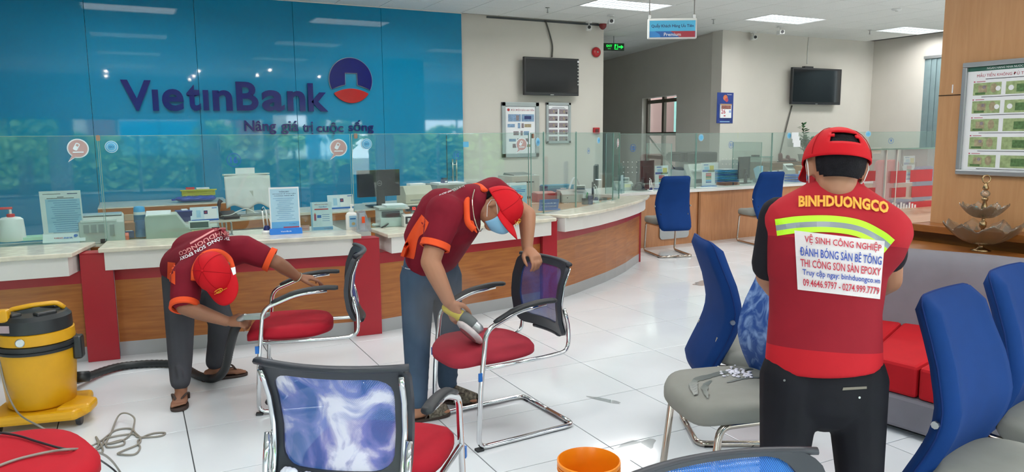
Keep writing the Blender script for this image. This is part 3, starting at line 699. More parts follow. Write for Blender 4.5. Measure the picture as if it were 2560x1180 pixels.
# ============================================================= visitor chairs with mesh backs
M_seat = mat('red_seat_fabric', '#a5182a', .75, var=.08, bump=.2, bscale=600); M_seatd = mat('dusty_red_seat', '#a63140', .8, var=.14, vscale=5, bump=.2, bscale=600)
M_frame = mat('charcoal_plastic', '#2d3038', .45, var=.08)
M_pad = mat('armrest_rubber', '#24272b', .5, var=.08)
def meshmat(name, c1, c2, foam=0, alpha=.85, sc=800):
    mt = bpy.data.materials.new(name); mt.use_nodes = True; nt = mt.node_tree; n = nt.nodes; L = nt.links; b = n['Principled BSDF']; b.inputs['Roughness'].default_value = .6
    tc = n.new('ShaderNodeTexCoord'); nz = n.new('ShaderNodeTexNoise'); nz.inputs['Scale'].default_value = 6.5; nz.inputs['Detail'].default_value = 6; nz.inputs['Distortion'].default_value = 1.2
    mp = n.new('ShaderNodeMapping'); mp.inputs['Scale'].default_value = (1, 1.3, .8); L.new(tc.outputs['Object'], mp.inputs[0]); L.new(mp.outputs[0], nz.inputs['Vector'])
    rp = n.new('ShaderNodeValToRGB'); L.new(nz.outputs['Fac'], rp.inputs[0]); e = rp.color_ramp.elements
    if foam: 
        e[0].position = .40; e[1].position = .64; e[0].color = (*lin(c1), 1); e[1].color = (*lin('#d9d6e6'), 1)
        m_ = e.new(.52); m_.color = (*lin(c2), 1)
    else: e[0].position = .35; e[1].position = .7; e[0].color = (*lin(c1), 1); e[1].color = (*lin(c2), 1)
    L.new(rp.outputs[0], b.inputs['Base Color'])
    w1 = n.new('ShaderNodeTexWave'); w1.inputs['Scale'].default_value = sc/6.28; w1.wave_type = 'BANDS'; w1.bands_direction = 'DIAGONAL'; L.new(tc.outputs['Object'], w1.inputs['Vector'])
    mr = n.new('ShaderNodeMapRange'); mr.inputs['From Min'].default_value = .25; mr.inputs['From Max'].default_value = .5; mr.inputs['To Min'].default_value = alpha-.45 if not foam else .78; mr.inputs['To Max'].default_value = 1; L.new(w1.outputs['Fac'], mr.inputs[0])
    if foam:
        ad = n.new('ShaderNodeMath'); ad.operation = 'MAXIMUM'; m2 = n.new('ShaderNodeMapRange'); m2.inputs['From Min'].default_value = .5; m2.inputs['From Max'].default_value = .62; L.new(nz.outputs['Fac'], m2.inputs[0])
        L.new(mr.outputs[0], ad.inputs[0]); L.new(m2.outputs[0], ad.inputs[1]); L.new(ad.outputs[0], b.inputs['Alpha'])
    else: L.new(mr.outputs[0], b.inputs['Alpha'])
    return mt
M_mesh = meshmat('blue_mesh', '#1b2f78', '#2a55a8'); M_meshf = meshmat('soapy_mesh', '#2c5aa0', '#6f7cc0', 1); M_meshb = meshmat('bright_mesh', '#1e62b8', '#2b78cc', 0, .95)
M_foam = mat('soap_foam', '#e4e4f0', .6, var=.08, vscale=60, bump=.6, bscale=120)
def bx_(z): # side profile of the back, x of the mesh plane
    pts = [(.46, -.255), (.54, -.222), (.64, -.21), (.74, -.225), (.83, -.262), (.86, -.28)]
    for (a, x0), (b, x1) in zip(pts, pts[1:]):
        if z <= b: f = (z-a)/(b-a); return x0+(x1-x0)*f
    return pts[-1][1]
def mesh_chair(lab, c, ang, seatm=M_seat, meshm=M_mesh, hw=.25, zt=.85, bd=.046):
    t = thing('visitor_chair', lab, 'chair', (c[0], c[1], 0), ang, 'mesh back visitor chairs')
    for s in (1, -1): # side frames with the runner, one tube each; the crossbar apart
        pth = rnd_path([(-.10, s*hw, .672), (.06, s*hw, .655), (.235, s*hw, .585), (.268, s*hw, .30), (.285, s*hw, .014), (-.275, s*hw, .014), (-.275, 0, .014)], .05)
        MB().tube(pth, .0125, 10).obj('side_frame', M_chrome, t, smooth=True)
        MB().tube(rnd_path([(.262, s*hw, .40), (-.10, s*(hw-.015), .395), (-.255, s*(hw-.025), .40), (-.262, s*(hw-.03), .52), (-.235, s*(hw-.03), .62)], .05), .0105, 10).obj('seat_rail', M_chrome, t, smooth=True)
        pp = bez([(-.16, s*hw, .682), (-.06, s*hw, .684), (.07, s*hw, .665), (.19, s*hw, .618)], 6)
        MB().tube(pp, .02, 10, flat=.6, rs=[.017]+[.022]*4+[.021]*(len(pp)-10)+[.018]*4+[.012]).obj('armrest', M_pad, t, smooth=True)
        MB().box(.262, .30, s*hw-.017, s*hw+.017, 0, .012).obj('foot_cap', M_pad, t, bevel=.003)
        MB().box(-.29, -.26, s*(hw-.05)-.017, s*(hw-.05)+.017, 0, .008).obj('foot_cap', M_pad, t, bevel=.002)
        MB().box(.266, .285, s*(hw+.0105)-.004, s*(hw+.0105)+.004, .345, .385).obj('maker_label', M_bluep, t)
    # upholstered seat
    def sf(u, v):
        a = 2*PI*u; c_, s_ = math.cos(a), math.sin(a); ex = .62
        X = math.copysign(abs(c_)**ex, c_)*.235; Y = math.copysign(abs(s_)**ex, s_)*(.24-.02*(c_ < 0)*abs(c_))
        k = [0, .8, 1, 1, .93, .8, .4, 0][int(round(v*7))]; z = [.395, .395, .415, .44, .462, .47, .476, .476][int(round(v*7))]
        x = .115+X*k; z -= max(0, x-.22)**2*2.2
        return (x, Y*k, z)
    MB().grid(40, 7, sf).obj('seat', seatm, t, smooth=True)
    # back frame: curved rounded-rectangle rim with a mesh infill
    H2 = (zt-.47)/2; zc = (zt+.47)/2
    def curve3(y, z): return Vector((bx_(z)-.035+.95*y*y, y, z))
    w0, w1 = .215, .232
    rim = []
    for (y, z) in rrect(1, 1, .10, 4): 
        zz = zc+z*2*H2; f = (zz-.47)/(zt-.47); yy = y*2*(w0+(w1-w0)*f)
        rim.append((yy, zz))
    inn = []
    for (y, z) in rrect(1, 1, .16, 4):
        zz = zc+.012+z*2*(H2-bd); f = (zz-.47)/(zt-.47); yy = y*2*(w0+(w1-w0)*f-.046); inn.append((yy, zz))
    def dens(lst):
        out = []
        for q in range(len(lst)):
            a, b = Vector(lst[q]), Vector(lst[(q+1) % len(lst)]); k_ = 8 if q % 5 == 4 else 1
            out += [tuple(a.lerp(b, j/k_)) for j in range(k_)]
        return out
    rim = dens(rim); inn = dens(inn)
    n = len(rim); vs = []
    for lst, dx in ((rim, .012), (rim, -.012), (inn, -.009), (inn, .009)):
        for y, z in lst: vs.append(curve3(y, z)+Vector((dx, 0, 0)))
    fs = []
    for A in range(4):
        B = (A+1) % 4
        for k in range(n): fs.append((A*n+k, A*n+(k+1) % n, B*n+(k+1) % n, B*n+k))
    MB().add(vs, fs).obj('back_frame', M_frame, t, smooth=True, auto=.7)
    def mf(u, v):
        z = zc+.012+(v*2-1)*(H2-bd+.008); wv = w0+(w1-w0)*(z-.47)/(zt-.47)-.038; return curve3((u*2-1)*wv, z)
    MB().grid(14, 10, mf).obj('back_mesh', meshm, t, smooth=True)
    tp = [curve3(-w1+2*w1*k/14, zt-.002)+Vector((0, 0, 0)) for k in range(15)]
    MB().tube(tp, .016 if bd > .03 else .011, 8, flat=.7).obj('top_rail', M_frame, t, smooth=True)
    MB().tube([curve3(-.12+.24*k/8, .462)+Vector((.0, 0, 0)) for k in range(9)], .017, 8, flat=.8).obj('lumbar_bar', M_frame, t, smooth=True)
    for s in (1, -1):
        MB().tube([curve3(s*(w0+(w1-w0)*(z-.47)/(zt-.47)-.018), z)+Vector((-.021, 0, 0)) for z in [.47+.355*k/8 for k in range(9)]], .009, 8, flat=.7).obj('back_post', M_chrome, t, smooth=True)
    return t
CH_C = mesh_chair('red seat mesh chair being polished by the masked man', (1.653, 3.343), math.radians(184), M_seatd)
CH_L = mesh_chair('red seat mesh chair gripped by the man with vacuum hose', (.867, 4.23), math.radians(165))
CH_F = mesh_chair('red seat mesh chair with soapy foam on back in the foreground', (.628, 2.275), math.radians(53), M_seat, M_meshf)
CH_B = mesh_chair('mesh chair cut by the lower frame edge with bright blue back', (.945, .785), math.radians(261), M_seat, M_meshb, bd=.02)
# foam hanging along the lower edge of the soapy back
f = MB(); rr = random.Random(3)
for k in range(90):
    y = rr.uniform(-.17, .17); z = .507+rr.uniform(-.012, .012); x = bx_(z)-.035+.95*y*y-.014
    r = rr.uniform(.006, .013); M = Matrix.Translation((x, y, z))
    f.lathe([(r*.05, -r), (r*.7, -r*.7), (r, 0), (r*.7, r*.7), (r*.05, r)], 8, M=M)
for y, L in ((.11, .05), (.04, .035), (.0, .04), (-.05, .03), (-.15, .06), (.155, .03)):
    x = bx_(.48)-.035+.95*y*y-.016; f.ell((x, y, .50), (x, y, .50-L), .012, .004, seg=8)
FOAM = f
# armless red seat at the lower left corner
t = thing('red_stool_chair', 'broad red upholstered seat in the lower left corner under the cords', 'chair', (-.475, 2.78, 0), math.radians(20))
def sf(u, v):
    a = 2*PI*u; c_, s_ = math.cos(a), math.sin(a); ex = .72; k = [0, .8, 1, 1, .95, .85, .4, 0][int(round(v*7))]; z = [.38, .38, .40, .43, .452, .46, .465, .465][int(round(v*7))]
    return (math.copysign(abs(c_)**ex, c_)*.30*k, math.copysign(abs(s_)**ex, s_)*.30*k, z)
MB().grid(40, 7, sf).obj('seat', mat('bright_red_fabric', '#b81b2a', .75, var=.05, bump=.15, bscale=500), t, smooth=True)
for x, y in ((.2, .2), (.2, -.2), (-.2, .2), (-.2, -.2)): MB().tube([(x*.8, y*.8, .385), (x, y, .0)], .0125, 10).obj('leg', M_chrome, t, smooth=True)
MB().tube([(.17, .17, .37), (-.17, .17, .37), (-.17, -.17, .37), (.17, -.17, .37)], .012, 8, closed=True).obj('under_frame', M_chrome, t)
# ============================================================= blue high back chairs with grey seats
M_blue = mat('blue_chair_fabric', '#0a3470', .8, var=.06, bump=.15, bscale=500); M_gseat = mat('grey_seat_fabric', '#8b8c86', .8, var=.06, bump=.12, bscale=500); M_tub = mat('nickel_tube', '#bdb3a8', .14, metal=1, var=.03)
M_wet = mat('wet_grey', '#6a706b', .3, var=.08)
def xprof(z):
    P_ = [(.33, -.29), (.42, -.25), (.52, -.20), (.60, -.17), (.67, -.165), (.78, -.19), (.90, -.235), (.99, -.268)]
    for (a, x0), (b, x1) in zip(P_, P_[1:]):
        if z <= b: f = (z-a)/(b-a); f = f; return x0+(x1-x0)*f
    return P_[-1][1]
def blue_chair(lab, c, ang, seatm=None, backm=None, group='blue high back visitor chairs'):
    t = thing('blue_chair', lab, 'chair', (c[0], c[1], 0), ang, group); hw = .205
    for s in (1, -1):
        MB().tube(rnd_path([(-.203, s*(hw-.03), .53), (-.243, s*(hw-.02), .385), (.19, s*hw, .385), (.235, s*hw, .014), (-.30, s*hw, .014), (-.30, 0, .014)], .05), .0125, 10, flat=1.25).obj('side_frame', M_tub, t, smooth=True)
        MB().box(-.27, -.22, s*hw-.014, s*hw+.014, 0, .004).obj('foot_pad', M_black, t)
    def sf(u, v):
        a = 2*PI*u; c_, s_ = math.cos(a), math.sin(a); ex = .55
        k = [0, .86, .96, 1, 1, .97, .88, .5, 0][int(round(v*8))]; z = [.39, .392, .40, .42, .45, .468, .476, .478, .478][int(round(v*8))]
        x = .03+math.copysign(abs(c_)**ex, c_)*.24*k; z -= max(0, x-.14)**2*2.4
        z = max(z, .345); return (x, math.copysign(abs(s_)**ex, s_)*.245*k, z)
    MB().grid(44, 8, sf).obj('seat', seatm or M_gseat, t, smooth=True)
    # back cushion: closed shell, side edge piping at the rear
    NU, NV = 18, 16; vs = []; fs = []
    def wid(z): return .205+.018*math.sin(min(1, max(0, (z-.36)/.5))*PI)-.022*max(0, (z-.75)/.24)
    for side in (0, 1):
        for j in range(NV+1):
            for i in range(NU+1):
                v = j/NV; u = i/NU*2-1
                z = .33+.66*v; w = wid(z)
                # round the outline corners
                e = max(abs(u)-.8, 0)/.2; zz = z
                if v > .85: zz = .33+.66*(.85+(v-.85)*(1-.22*e*e))
                if v < .12: zz = .33+.66*(.12-(.12-v)*(1-.5*e*e))
                edge = min(1, (1-abs(u))/.10, v/.05 if v < .5 else (1-v)/.05); th = .034*math.sqrt(max(.0, 1-(1-max(0, edge))**2))+.006
                x = xprof(zz)+.10*u*u*w*.9; x += th if side == 0 else -th*.8
                if side == 0: x += .012*max(0, abs(u)-.55)
                vs.append((x, u*w, zz))
    W_ = NU+1; o2 = (NU+1)*(NV+1)
    for j in range(NV):
        for i in range(NU):
            a = j*W_+i; fs.append((a, a+1, a+W_+1, a+W_)); fs.append((o2+a, o2+a+W_, o2+a+W_+1, o2+a+1))
    ring = [i for i in range(NU)]+[NU+W_*j for j in range(NV)]+[NV*W_+i for i in range(NU, 0, -1)]+[W_*j for j in range(NV, 0, -1)]
    for q in range(len(ring)): a, b = ring[q], ring[(q+1) % len(ring)]; fs.append((a, o2+a, o2+b, b))
    MB().add(vs, fs).obj('backrest', backm or M_blue, t, smooth=True)
    MB().tube([Vector(vs[o2+q])+Vector((.004, 0, 0)) for q in ring], .0035, 6, closed=True).obj('piping', mat('blue_piping', '#0b2a63', .7), t, smooth=True)
    for s in (1, -1): MB().tube([(-.16, s*.228, .62), (-.16, s*.238, .62)], .012, 8).obj('side_button', M_steel, t)
    return t
def soapy(name, base, foam):
    mt = bpy.data.materials.new(name); mt.use_nodes = True; nt = mt.node_tree; n = nt.nodes; L = nt.links; b = n['Principled BSDF']; b.inputs['Roughness'].default_value = .6
    tc = n.new('ShaderNodeTexCoord'); nz = n.new('ShaderNodeTexNoise'); nz.inputs['Scale'].default_value = 9; nz.inputs['Detail'].default_value = 6; nz.inputs['Distortion'].default_value = 2; L.new(tc.outputs['Object'], nz.inputs['Vector'])
    rp = n.new('ShaderNodeValToRGB'); L.new(nz.outputs['Fac'], rp.inputs[0]); e = rp.color_ramp.elements; e[0].position = .46; e[0].color = (*lin(base), 1); e[1].position = .66; e[1].color = (*lin(foam), 1); L.new(rp.outputs[0], b.inputs['Base Color']); return mt
blue_chair('blue high back chair at the far counter beneath number 12 pane', (5.93, 7.31), math.radians(74))
blue_chair('blue high back chair at the far counter beside the capped man', (7.62, 7.415), math.radians(77))
blue_chair('blue high back chair facing the sofa left of the capped man', (2.70, 2.66), math.radians(-28))
B4 = blue_chair('wet grey seat blue chair being scrubbed by the capped man', (2.17, 2.20), math.radians(166), None, soapy('soapy_blue', '#164a94', '#7f9fd0'))
blue_chair('large blue chair back standing before the red sofa', (2.36, 1.20), math.radians(-80))
blue_chair('blue chair back cut by the right frame edge', (2.95, 1.34), math.radians(-80))
# wet streaks and suds lying on that seat
B4c = list(B4.children)
mb = MB(); rr = random.Random(5)
def seatz(x): return .479-max(0, x-.14)**2*2.4
def streak(pts, w):
    P_ = bez([(x, y, 0) for x, y in pts], 6); vs = []; fs = []
    for i, p in enumerate(P_):
        d = (P_[min(i+1, len(P_)-1)]-P_[max(i-1, 0)]).normalized(); nn = Vector((-d.y, d.x, 0)); ww = w*(.35+.65*math.sin(PI*i/(len(P_)-1)))*rr.uniform(.7, 1.3)
        for q in (p+nn*ww, p-nn*ww): vs.append((q.x, q.y, seatz(q.x)+.0012))
    mb.add(vs, [(2*i, 2*i+1, 2*i+3, 2*i+2) for i in range(len(P_)-1)])
streak([(.22, .06), (.17, -.05), (.06, -.10), (-.04, -.13), (-.15, -.14)], .02); streak([(.2, .12), (.16, .02), (.1, -.04)], .012); streak([(.05, .0), (-.05, -.03), (-.16, -.02)], .01)
tag(mb.obj('wet_streak', M_wet, B4), 'dark wet streaks across the seat')
mb = MB()
for k in range(60):
    x, y = -.06+rr.gauss(0, .03), -.10+rr.gauss(0, .03); r = rr.uniform(.004, .011); mb.lathe([(r*.05, -r*.6), (r, 0), (r*.7, r*.4), (r*.05, r*.6)], 8, M=Matrix.Translation((x, y, .481)))
tag(mb.obj('suds', M_foam, B4, smooth=True), 'white suds heap on the seat', kind='stuff')
# bucket
bc = G(1472, 1150, z=.24)
t = thing('orange_bucket', 'orange plastic bucket without lid on the tiles at frame bottom', 'bucket', (bc.x, bc.y, 0))
M_or = mat('orange_plastic', '#f08a12', .3, var=.05)
MB().lathe([(.095, 0), (.1, .004), (.118, .19), (.121, .2), (.117, .205), (.121, .21), (.117, .222), (.1235, .226), (.1235, .24), (.118, .242), (.114, .23), (.094, .012), (.01, .01)], 40).obj('shell', M_or, t, smooth=True, auto=.8)
for z in (.204, .218): MB().tube([(math.cos(2*PI*k/36)*.1215, math.sin(2*PI*k/36)*.1215, z) for k in range(36)], .0025, 6, closed=True).obj('rim_ring', M_or, t, smooth=True)
# soapy water on the tiles
def wet(name, lab, cx, cy, pts, z=.0015):
    rr = random.Random(hash(name) % 97); m_ = MB()
    m_.prism([(cx+x, cy+y) for x, y in pts], .0002, z); return tag(m_.obj(name, M_water), lab, 'puddle', 'water spills on the floor')
M_water = glass('water_film', tint=(.985, .99, .99), refl=.10, smudge=.0)
def blobp(r, sx, sy, seed, rot=0):
    q = random.Random(seed); out = []
    for k in range(26):
        a = 2*PI*k/26; rad = r*(.72+.28*q.random()); v = Matrix.Rotation(rot, 2)@Vector((math.cos(a)*rad*sx, math.sin(a)*rad*sy)); out.append((v.x, v.y))
    return out
p = G(1580, 1125, z=0); wet('water_puddle', 'water streaks beside the orange bucket', p.x, p.y, blobp(.14, 1.3, .6, 2, .3))
p = G(1745, 1010, z=0); 
p = G(1510, 1000, z=0); wet('water_puddle', 'narrow water drip line on tiles right of the polished chair', p.x, p.y, blobp(.10, .3, 1.2, 4, .5))
p = G(1780, 705, z=0); wet('water_puddle', 'glossy wet patch on tiles before the far counter', p.x, p.y, blobp(.25, 1.2, .5, 6, .2))
# ============================================================= people
R3, U3, F3 = RGT.copy(), UPV.copy(), FWD.copy()
M_skin = mat('skin', '#a9765a', .55, var=.06, vscale=6); M_skind = mat('skin_dark', '#8d5f47', .55, var=.08, vscale=6)
M_hair = mat('black_hair', '#121015', .8, var=.4, vscale=60, bump=1, bscale=220)
M_maroon = mat('maroon_shirt', '#7a1628', .8, var=.07, bump=.25, bscale=30); M_orange = mat('orange_cloth', '#e8542a', .75, var=.05, bump=.2, bscale=40)
M_cap = mat('red_cap', '#c5121f', .7, var=.05, bump=.1, bscale=500); M_gold = mat('gold_thread', '#e0a528', .5)
M_jean = mat('blue_jeans', '#3e5064', .8, var=.22, vscale=5, bump=.2, bscale=60); M_greyt = mat('grey_trousers', '#43444a', .8, var=.1, vscale=6, bump=.2, bscale=50); M_blk = mat('black_trousers', '#16161c', .75, var=.2, bump=.2, bscale=50)
M_mask = mat('surgical_mask', '#8fc4e6', .7, var=.05); M_strap = mat('white_cord', '#e6e6e6', .6); M_sand = mat('sandal_rubber', '#3b2c26', .6, var=.1); M_tee = mat('black_tshirt', '#1d1b21', .8, var=.1)
M_chain = mat('silver_chain', '#c9c4b4', .25, metal=1)
def vox(mb, name, mt, parent, size=.008, it=3, mats=None):
    me = bpy.data.meshes.new(name); me.from_pydata([tuple(v) for v in mb.v], [], mb.f); o = bpy.data.objects.new(name, me); COL.objects.link(o)
    md = o.modifiers.new('r', 'REMESH'); md.mode = 'VOXEL'; md.voxel_size = size
    if it: sm = o.modifiers.new('s', 'SMOOTH'); sm.factor = .5; sm.iterations = it
    bpy.context.view_layer.update()
    dg = bpy.context.evaluated_depsgraph_get(); m2 = bpy.data.meshes.new_from_object(o.evaluated_get(dg))
    bpy.data.objects.remove(o); bpy.data.meshes.remove(me)
    m2.materials.clear()
    for x in (mats or [mt]): m2.materials.append(x)
    off = Vector((0, 0, 0)); q = parent
    while q: off += q.location; q = q.parent
    m2.transform(Matrix.Translation(-off)); m2.shade_smooth(); m2.name = name
    o = bpy.data.objects.new(name, m2); COL.objects.link(o); o.parent = parent; return o
def bvh(o):
    off = Vector((0, 0, 0)); q = o.parent
    while q: off += q.location; q = q.parent
    me = o.data; return BVHTree.FromPolygons([v.co+off for v in me.vertices], [tuple(p.vertices) for p in me.polygons])
def decal(name, mb, fn, tree, mt, parent, off=.003):
    """lay a flat mesh (u,v in 0..1) on cloth; fn gives the sight line point for (u,v)"""
    out = []; last = None
    for v in mb.v:
        px, py = fn(v.x, v.y); d = (G(px, py, d=1)-EYEP).normalized(); h, nr, i, ds = tree.ray_cast(EYEP, d)
        if h is None: h = EYEP+d*(last or 3)
        else: last = ds; h = h-d*off
        out.append(h)
    mb.v = out; return mb.obj(name, mt, parent, world=True)
def quad(a, b, c, d, bow=0):   # pixels of the corners (0,0) (1,0) (1,1) (0,1)
    def fn(u, v):
        x = (a[0]*(1-u)+b[0]*u)*(1-v)+(d[0]*(1-u)+c[0]*u)*v; y = (a[1]*(1-u)+b[1]*u)*(1-v)+(d[1]*(1-u)+c[1]*u)*v
        return x, y-bow*4*u*(1-u)
    return fn
def unit(mb):   # normalise to 0..1
    x0 = min(v.x for v in mb.v); x1 = max(v.x for v in mb.v); y0 = min(v.y for v in mb.v); y1 = max(v.y for v in mb.v)
    mb.v = [Vector(((v.x-x0)/(x1-x0), (v.y-y0)/(y1-y0), 0)) for v in mb.v]; return mb
def sheet(nu=24, nv=4): return MB().grid(nu, nv, lambda u, v: (u, v, 0))
def words_on(name, s, fn, tree, mt, parent, bold=.01, off=.005):
    return decal(name, unit(text_mesh(s, bold=bold, res=2)), fn, tree, mt, parent, off)
def frame3(hF, hU):
    f = hF.normalized(); u = (hU-f*hU.dot(f)).normalized(); s = f.cross(u)   # s: the person's right
    return f, u, s
def hmat(c, hF, hU):
    f, u, s = frame3(hF, hU); m = Matrix.Identity(4)
    for i in range(3): m[i][0] = s[i]; m[i][1] = f[i]; m[i][2] = u[i]; m[i][3] = c[i]
    return m
def limb(mb, pts, rad, side=None, flat=1):
    for (a, b), (ra, rb) in zip(zip(pts, pts[1:]), zip(rad, rad[1:])): mb.ell(a, b, ra, rb, side, flat, flat, seg=14)
def hand(mb, wrist, kn, nrm, curl=(.5, .5, .55, .6), thumb=1, s=1.0, tcurl=.4, spread=.1):
    """palm from wrist to the knuckles `kn`; nrm points out of the back of the hand; thumb sits on the +side if thumb=1"""
    d = (kn-wrist).normalized(); nrm = (nrm-d*nrm.dot(d)).normalized(); sd = d.cross(nrm)*thumb
    L = .085*s; k0 = wrist+d*L
    mb.ell(wrist, wrist+d*L*.45, .024*s, .034*s, sd, .75, .5, seg=14); mb.ell(wrist+d*L*.35, k0, .034*s, .038*s, sd, .5, .34, seg=14)
    for i, (o, ln, c) in enumerate(zip((.029, .0098, -.0098, -.028), (.078, .086, .08, .063), curl)):
        p = k0+sd*o*s-nrm*.002*s; a = 0; r = (.0092, .0096, .0092, .008)[i]*s
        for seg_, fr in enumerate((.45, .31, .24)):
            a += c*(.75, 1, .7)[seg_]; dd = d*math.cos(a)-nrm*math.sin(a)+sd*spread*(1.2-i*.8)*.5
            q = p+dd.normalized()*ln*fr*s; mb.ell(p, q, r, r*.9, seg=10, cap=2); p = q; r *= .92
    b = wrist+d*L*.3+sd*.026*s-nrm*.006*s; a = tcurl
    v1 = (d*.75+sd*.75-nrm*.3).normalized(); q = b+v1*.036*s; mb.ell(b, q, .013*s, .0115*s, seg=10, cap=2)
    v2 = (d*.95+sd*(.5-a)-nrm*(.25+a*.5)).normalized(); q2 = q+v2*.03*s; mb.ell(q, q2, .0112*s, .010*s, seg=10, cap=2)
    v3 = (d*1.0+sd*(.2-a)-nrm*(.3+a*.6)).normalized(); mb.ell(q2, q2+v3*.024*s, .010*s, .008*s, seg=10, cap=2)
def head(mb, M):
    T = lambda x, y, z: M@Vector((x, y, z)); sx = M.to_3x3()@Vector((1, 0, 0))
    mb.ell(T(0, -.022, .03), T(0, .012, .032), .078, .076, sx, 1.12, 1.12, seg=22, cap=5, caps=.95)
    mb.ell(T(0, .02, .02), T(0, .052, -.075), .068, .036, sx, .9, .85, seg=18)
    mb.ell(T(0, -.03, .0), T(0, .0, -.06), .068, .052, sx, .95, .9, seg=18)
    mb.ell(T(0, .088, .005), T(0, .105, -.028), .009, .014, sx, .9, .8, seg=10, cap=2)       # nose
    for s in (-1, 1):
        mb.ell(T(s*.077, -.008, .012), T(s*.078, -.014, -.026), .012, .008, M.to_3x3()@Vector((0, 1, 0)), 1.0, .9, seg=10, cap=2) # ears
        mb.ell(T(s*.084, -.016, .022), T(s*.083, -.02, -.012), .014, .009, M.to_3x3()@Vector((0, 1, 0)), .35, .35, seg=10, cap=2)
        mb.ell(T(s*.032, .083, .018), T(s*.034, .083, .016), .014, .013, sx, .6, .6, seg=10, cap=2)     # lids
    mb.ell(T(-.022, .088, -.052), T(.022, .088, -.052), .007, .007, None, .8, .8, seg=10, cap=2)       # lips
def face_parts(M, par, brow=True):
    for s in (-1, 1):
        MB().ell(M@Vector((s*.022, .094, .036)), M@Vector((s*.048, .084, .038)), .005, .004, seg=8, cap=2).obj('eyebrow', M_hair, par, smooth=True, world=True)
        MB().ell(M@Vector((s*.03, .0955, .017)), M@Vector((s*.035, .0945, .017)), .0055, .0055, seg=8, cap=2).obj('eye', M_hair, par, smooth=True, world=True)
def hair(M, par, zlow=-.035, front=.03):
    vs = []; fs = []; n = 72; r = 44
    def P_(i, j):
        a = 2*PI*i/n; t = PI*.86*j/r; g_ = max(0, t-PI/2)/(PI*.36); s__ = math.sin(t) if t < PI/2 else 1-.4*g_*g_; x = s__*math.cos(a); y = s__*math.sin(a); z = math.cos(t) if t < PI/2 else -1.2*g_
        q = Vector((x*.082, -.010+y*.100, .03+z*.086)); 
        if y < -.2: q.z -= .012*(-y)
        return q
    keep = {}
    for j in range(r+1):
        for i in range(n): vs.append(P_(i, j))
    for j in range(r):
        for i in range(n):
            f = (j*n+i, j*n+(i+1) % n, (j+1)*n+(i+1) % n, (j+1)*n+i); c = sum((vs[q] for q in f), Vector())/4
            ear = abs(c.x) > .055 and c.y > -.058
            if c.z > .03 or (not ear and c.y < front and c.z > zlow-.035*max(0, -c.y/.1)): fs.append(f)
    o = MB().add([M@v for v in vs], fs).obj('hair', M_hair, par, smooth=True, world=True, solid=.006); return o
def cap_part(M, par, hole=False, logo=True, visor_l=.085):
    n = 48; r = 18; vs = []; fs = []
    for j in range(r+1):
        t_ = PI/2*1.02*j/r
        for i in range(n):
            a = 2*PI*i/n; x, y, z = math.sin(t_)*math.cos(a), math.sin(t_)*math.sin(a), math.cos(t_)
            hh = .082+.016*max(0, y)*math.sin(t_)
            vs.append(Vector((x*.095, -.006+y*.116, .045+z*hh-.022*math.sin(t_)**4-.014*(y < 0)*(-y)*math.sin(t_))))
    for j in range(r):
        for i in range(n):
            f = (j*n+i, j*n+(i+1) % n, (j+1)*n+(i+1) % n, (j+1)*n+i); c = sum((vs[q] for q in f), Vector())/4
            if hole and c.y < -.06 and abs(c.x) < .044*(1 if c.z < .075 else .75) and .048 < c.z < .088: continue
            fs.append(f)
    crown = MB().add([M@v for v in vs], fs).obj('cap_crown', M_cap, par, smooth=True, world=True, solid=.004)
    def vf(u, v):
        a = (u*2-1)*1.15; x0 = math.sin(a)*.092; y0 = -.006+math.cos(a)*.116
        ext = visor_l*math.cos((u*2-1)*PI/2*.93)**.6*v; x = x0+math.sin(a)*ext*.25; y = y0+ext
        return tuple(M@Vector((x, y-.004, .028-.012*v*v-.9*x*x*(1+v)*1.6)))
    MB().grid(22, 8, vf).obj('cap_visor', M_cap, par, smooth=True, world=True, solid=.004)
    MB().ell(M@Vector((0, -.006, .126)), M@Vector((0, -.006, .129)), .008, .008, seg=10, cap=2).obj('cap_button', M_cap, par, smooth=True, world=True)
    for i in range(6):
        a = PI/6+PI/3*i
        if hole and abs(a-1.5*PI) < .1: continue
        MB().tube([M@Vector((math.sin(q)*math.cos(a)*.0975, -.006+math.sin(q)*math.sin(a)*.1185, .045+math.cos(q)*(.085+.016*max(0, math.sin(a))*math.sin(q))-.022*math.sin(q)**4)) for q in [PI/2*k/8 for k in range(9)]], .0012, 5).obj('cap_seam', mat('cap_stitch', '#a00d18', .7), par, world=True)
    if logo:
        rg = [M@Vector((.022*math.cos(q), (.1145-.1*abs(.022*math.cos(q))-.006*math.sin(q)), .066+.013*math.sin(q))) for q in [2*PI*k/20+.5 for k in range(17)]]
        MB().tube(rg, .0018, 6).obj('cap_emblem', M_gold, par, world=True)
        for x0 in (-.011, -.001, .009):
            MB().tube([M@Vector((x0+dx, .1165-.1*abs(x0)-.3*max(0, dz), .066+dz)) for dx, dz in ((0, .008), (0, -.006), (.006, -.006), (.006, .0), (0, .001))], .0014, 5).obj('cap_letter', M_gold, par, world=True)
        MB().tube([M@Vector((x, .1145-.8*x*x, .046+.3*x)) for x in [-.034+.068*k/8 for k in range(9)]], .0014, 5).obj('cap_swoosh', M_gold, par, world=True)
    return crown
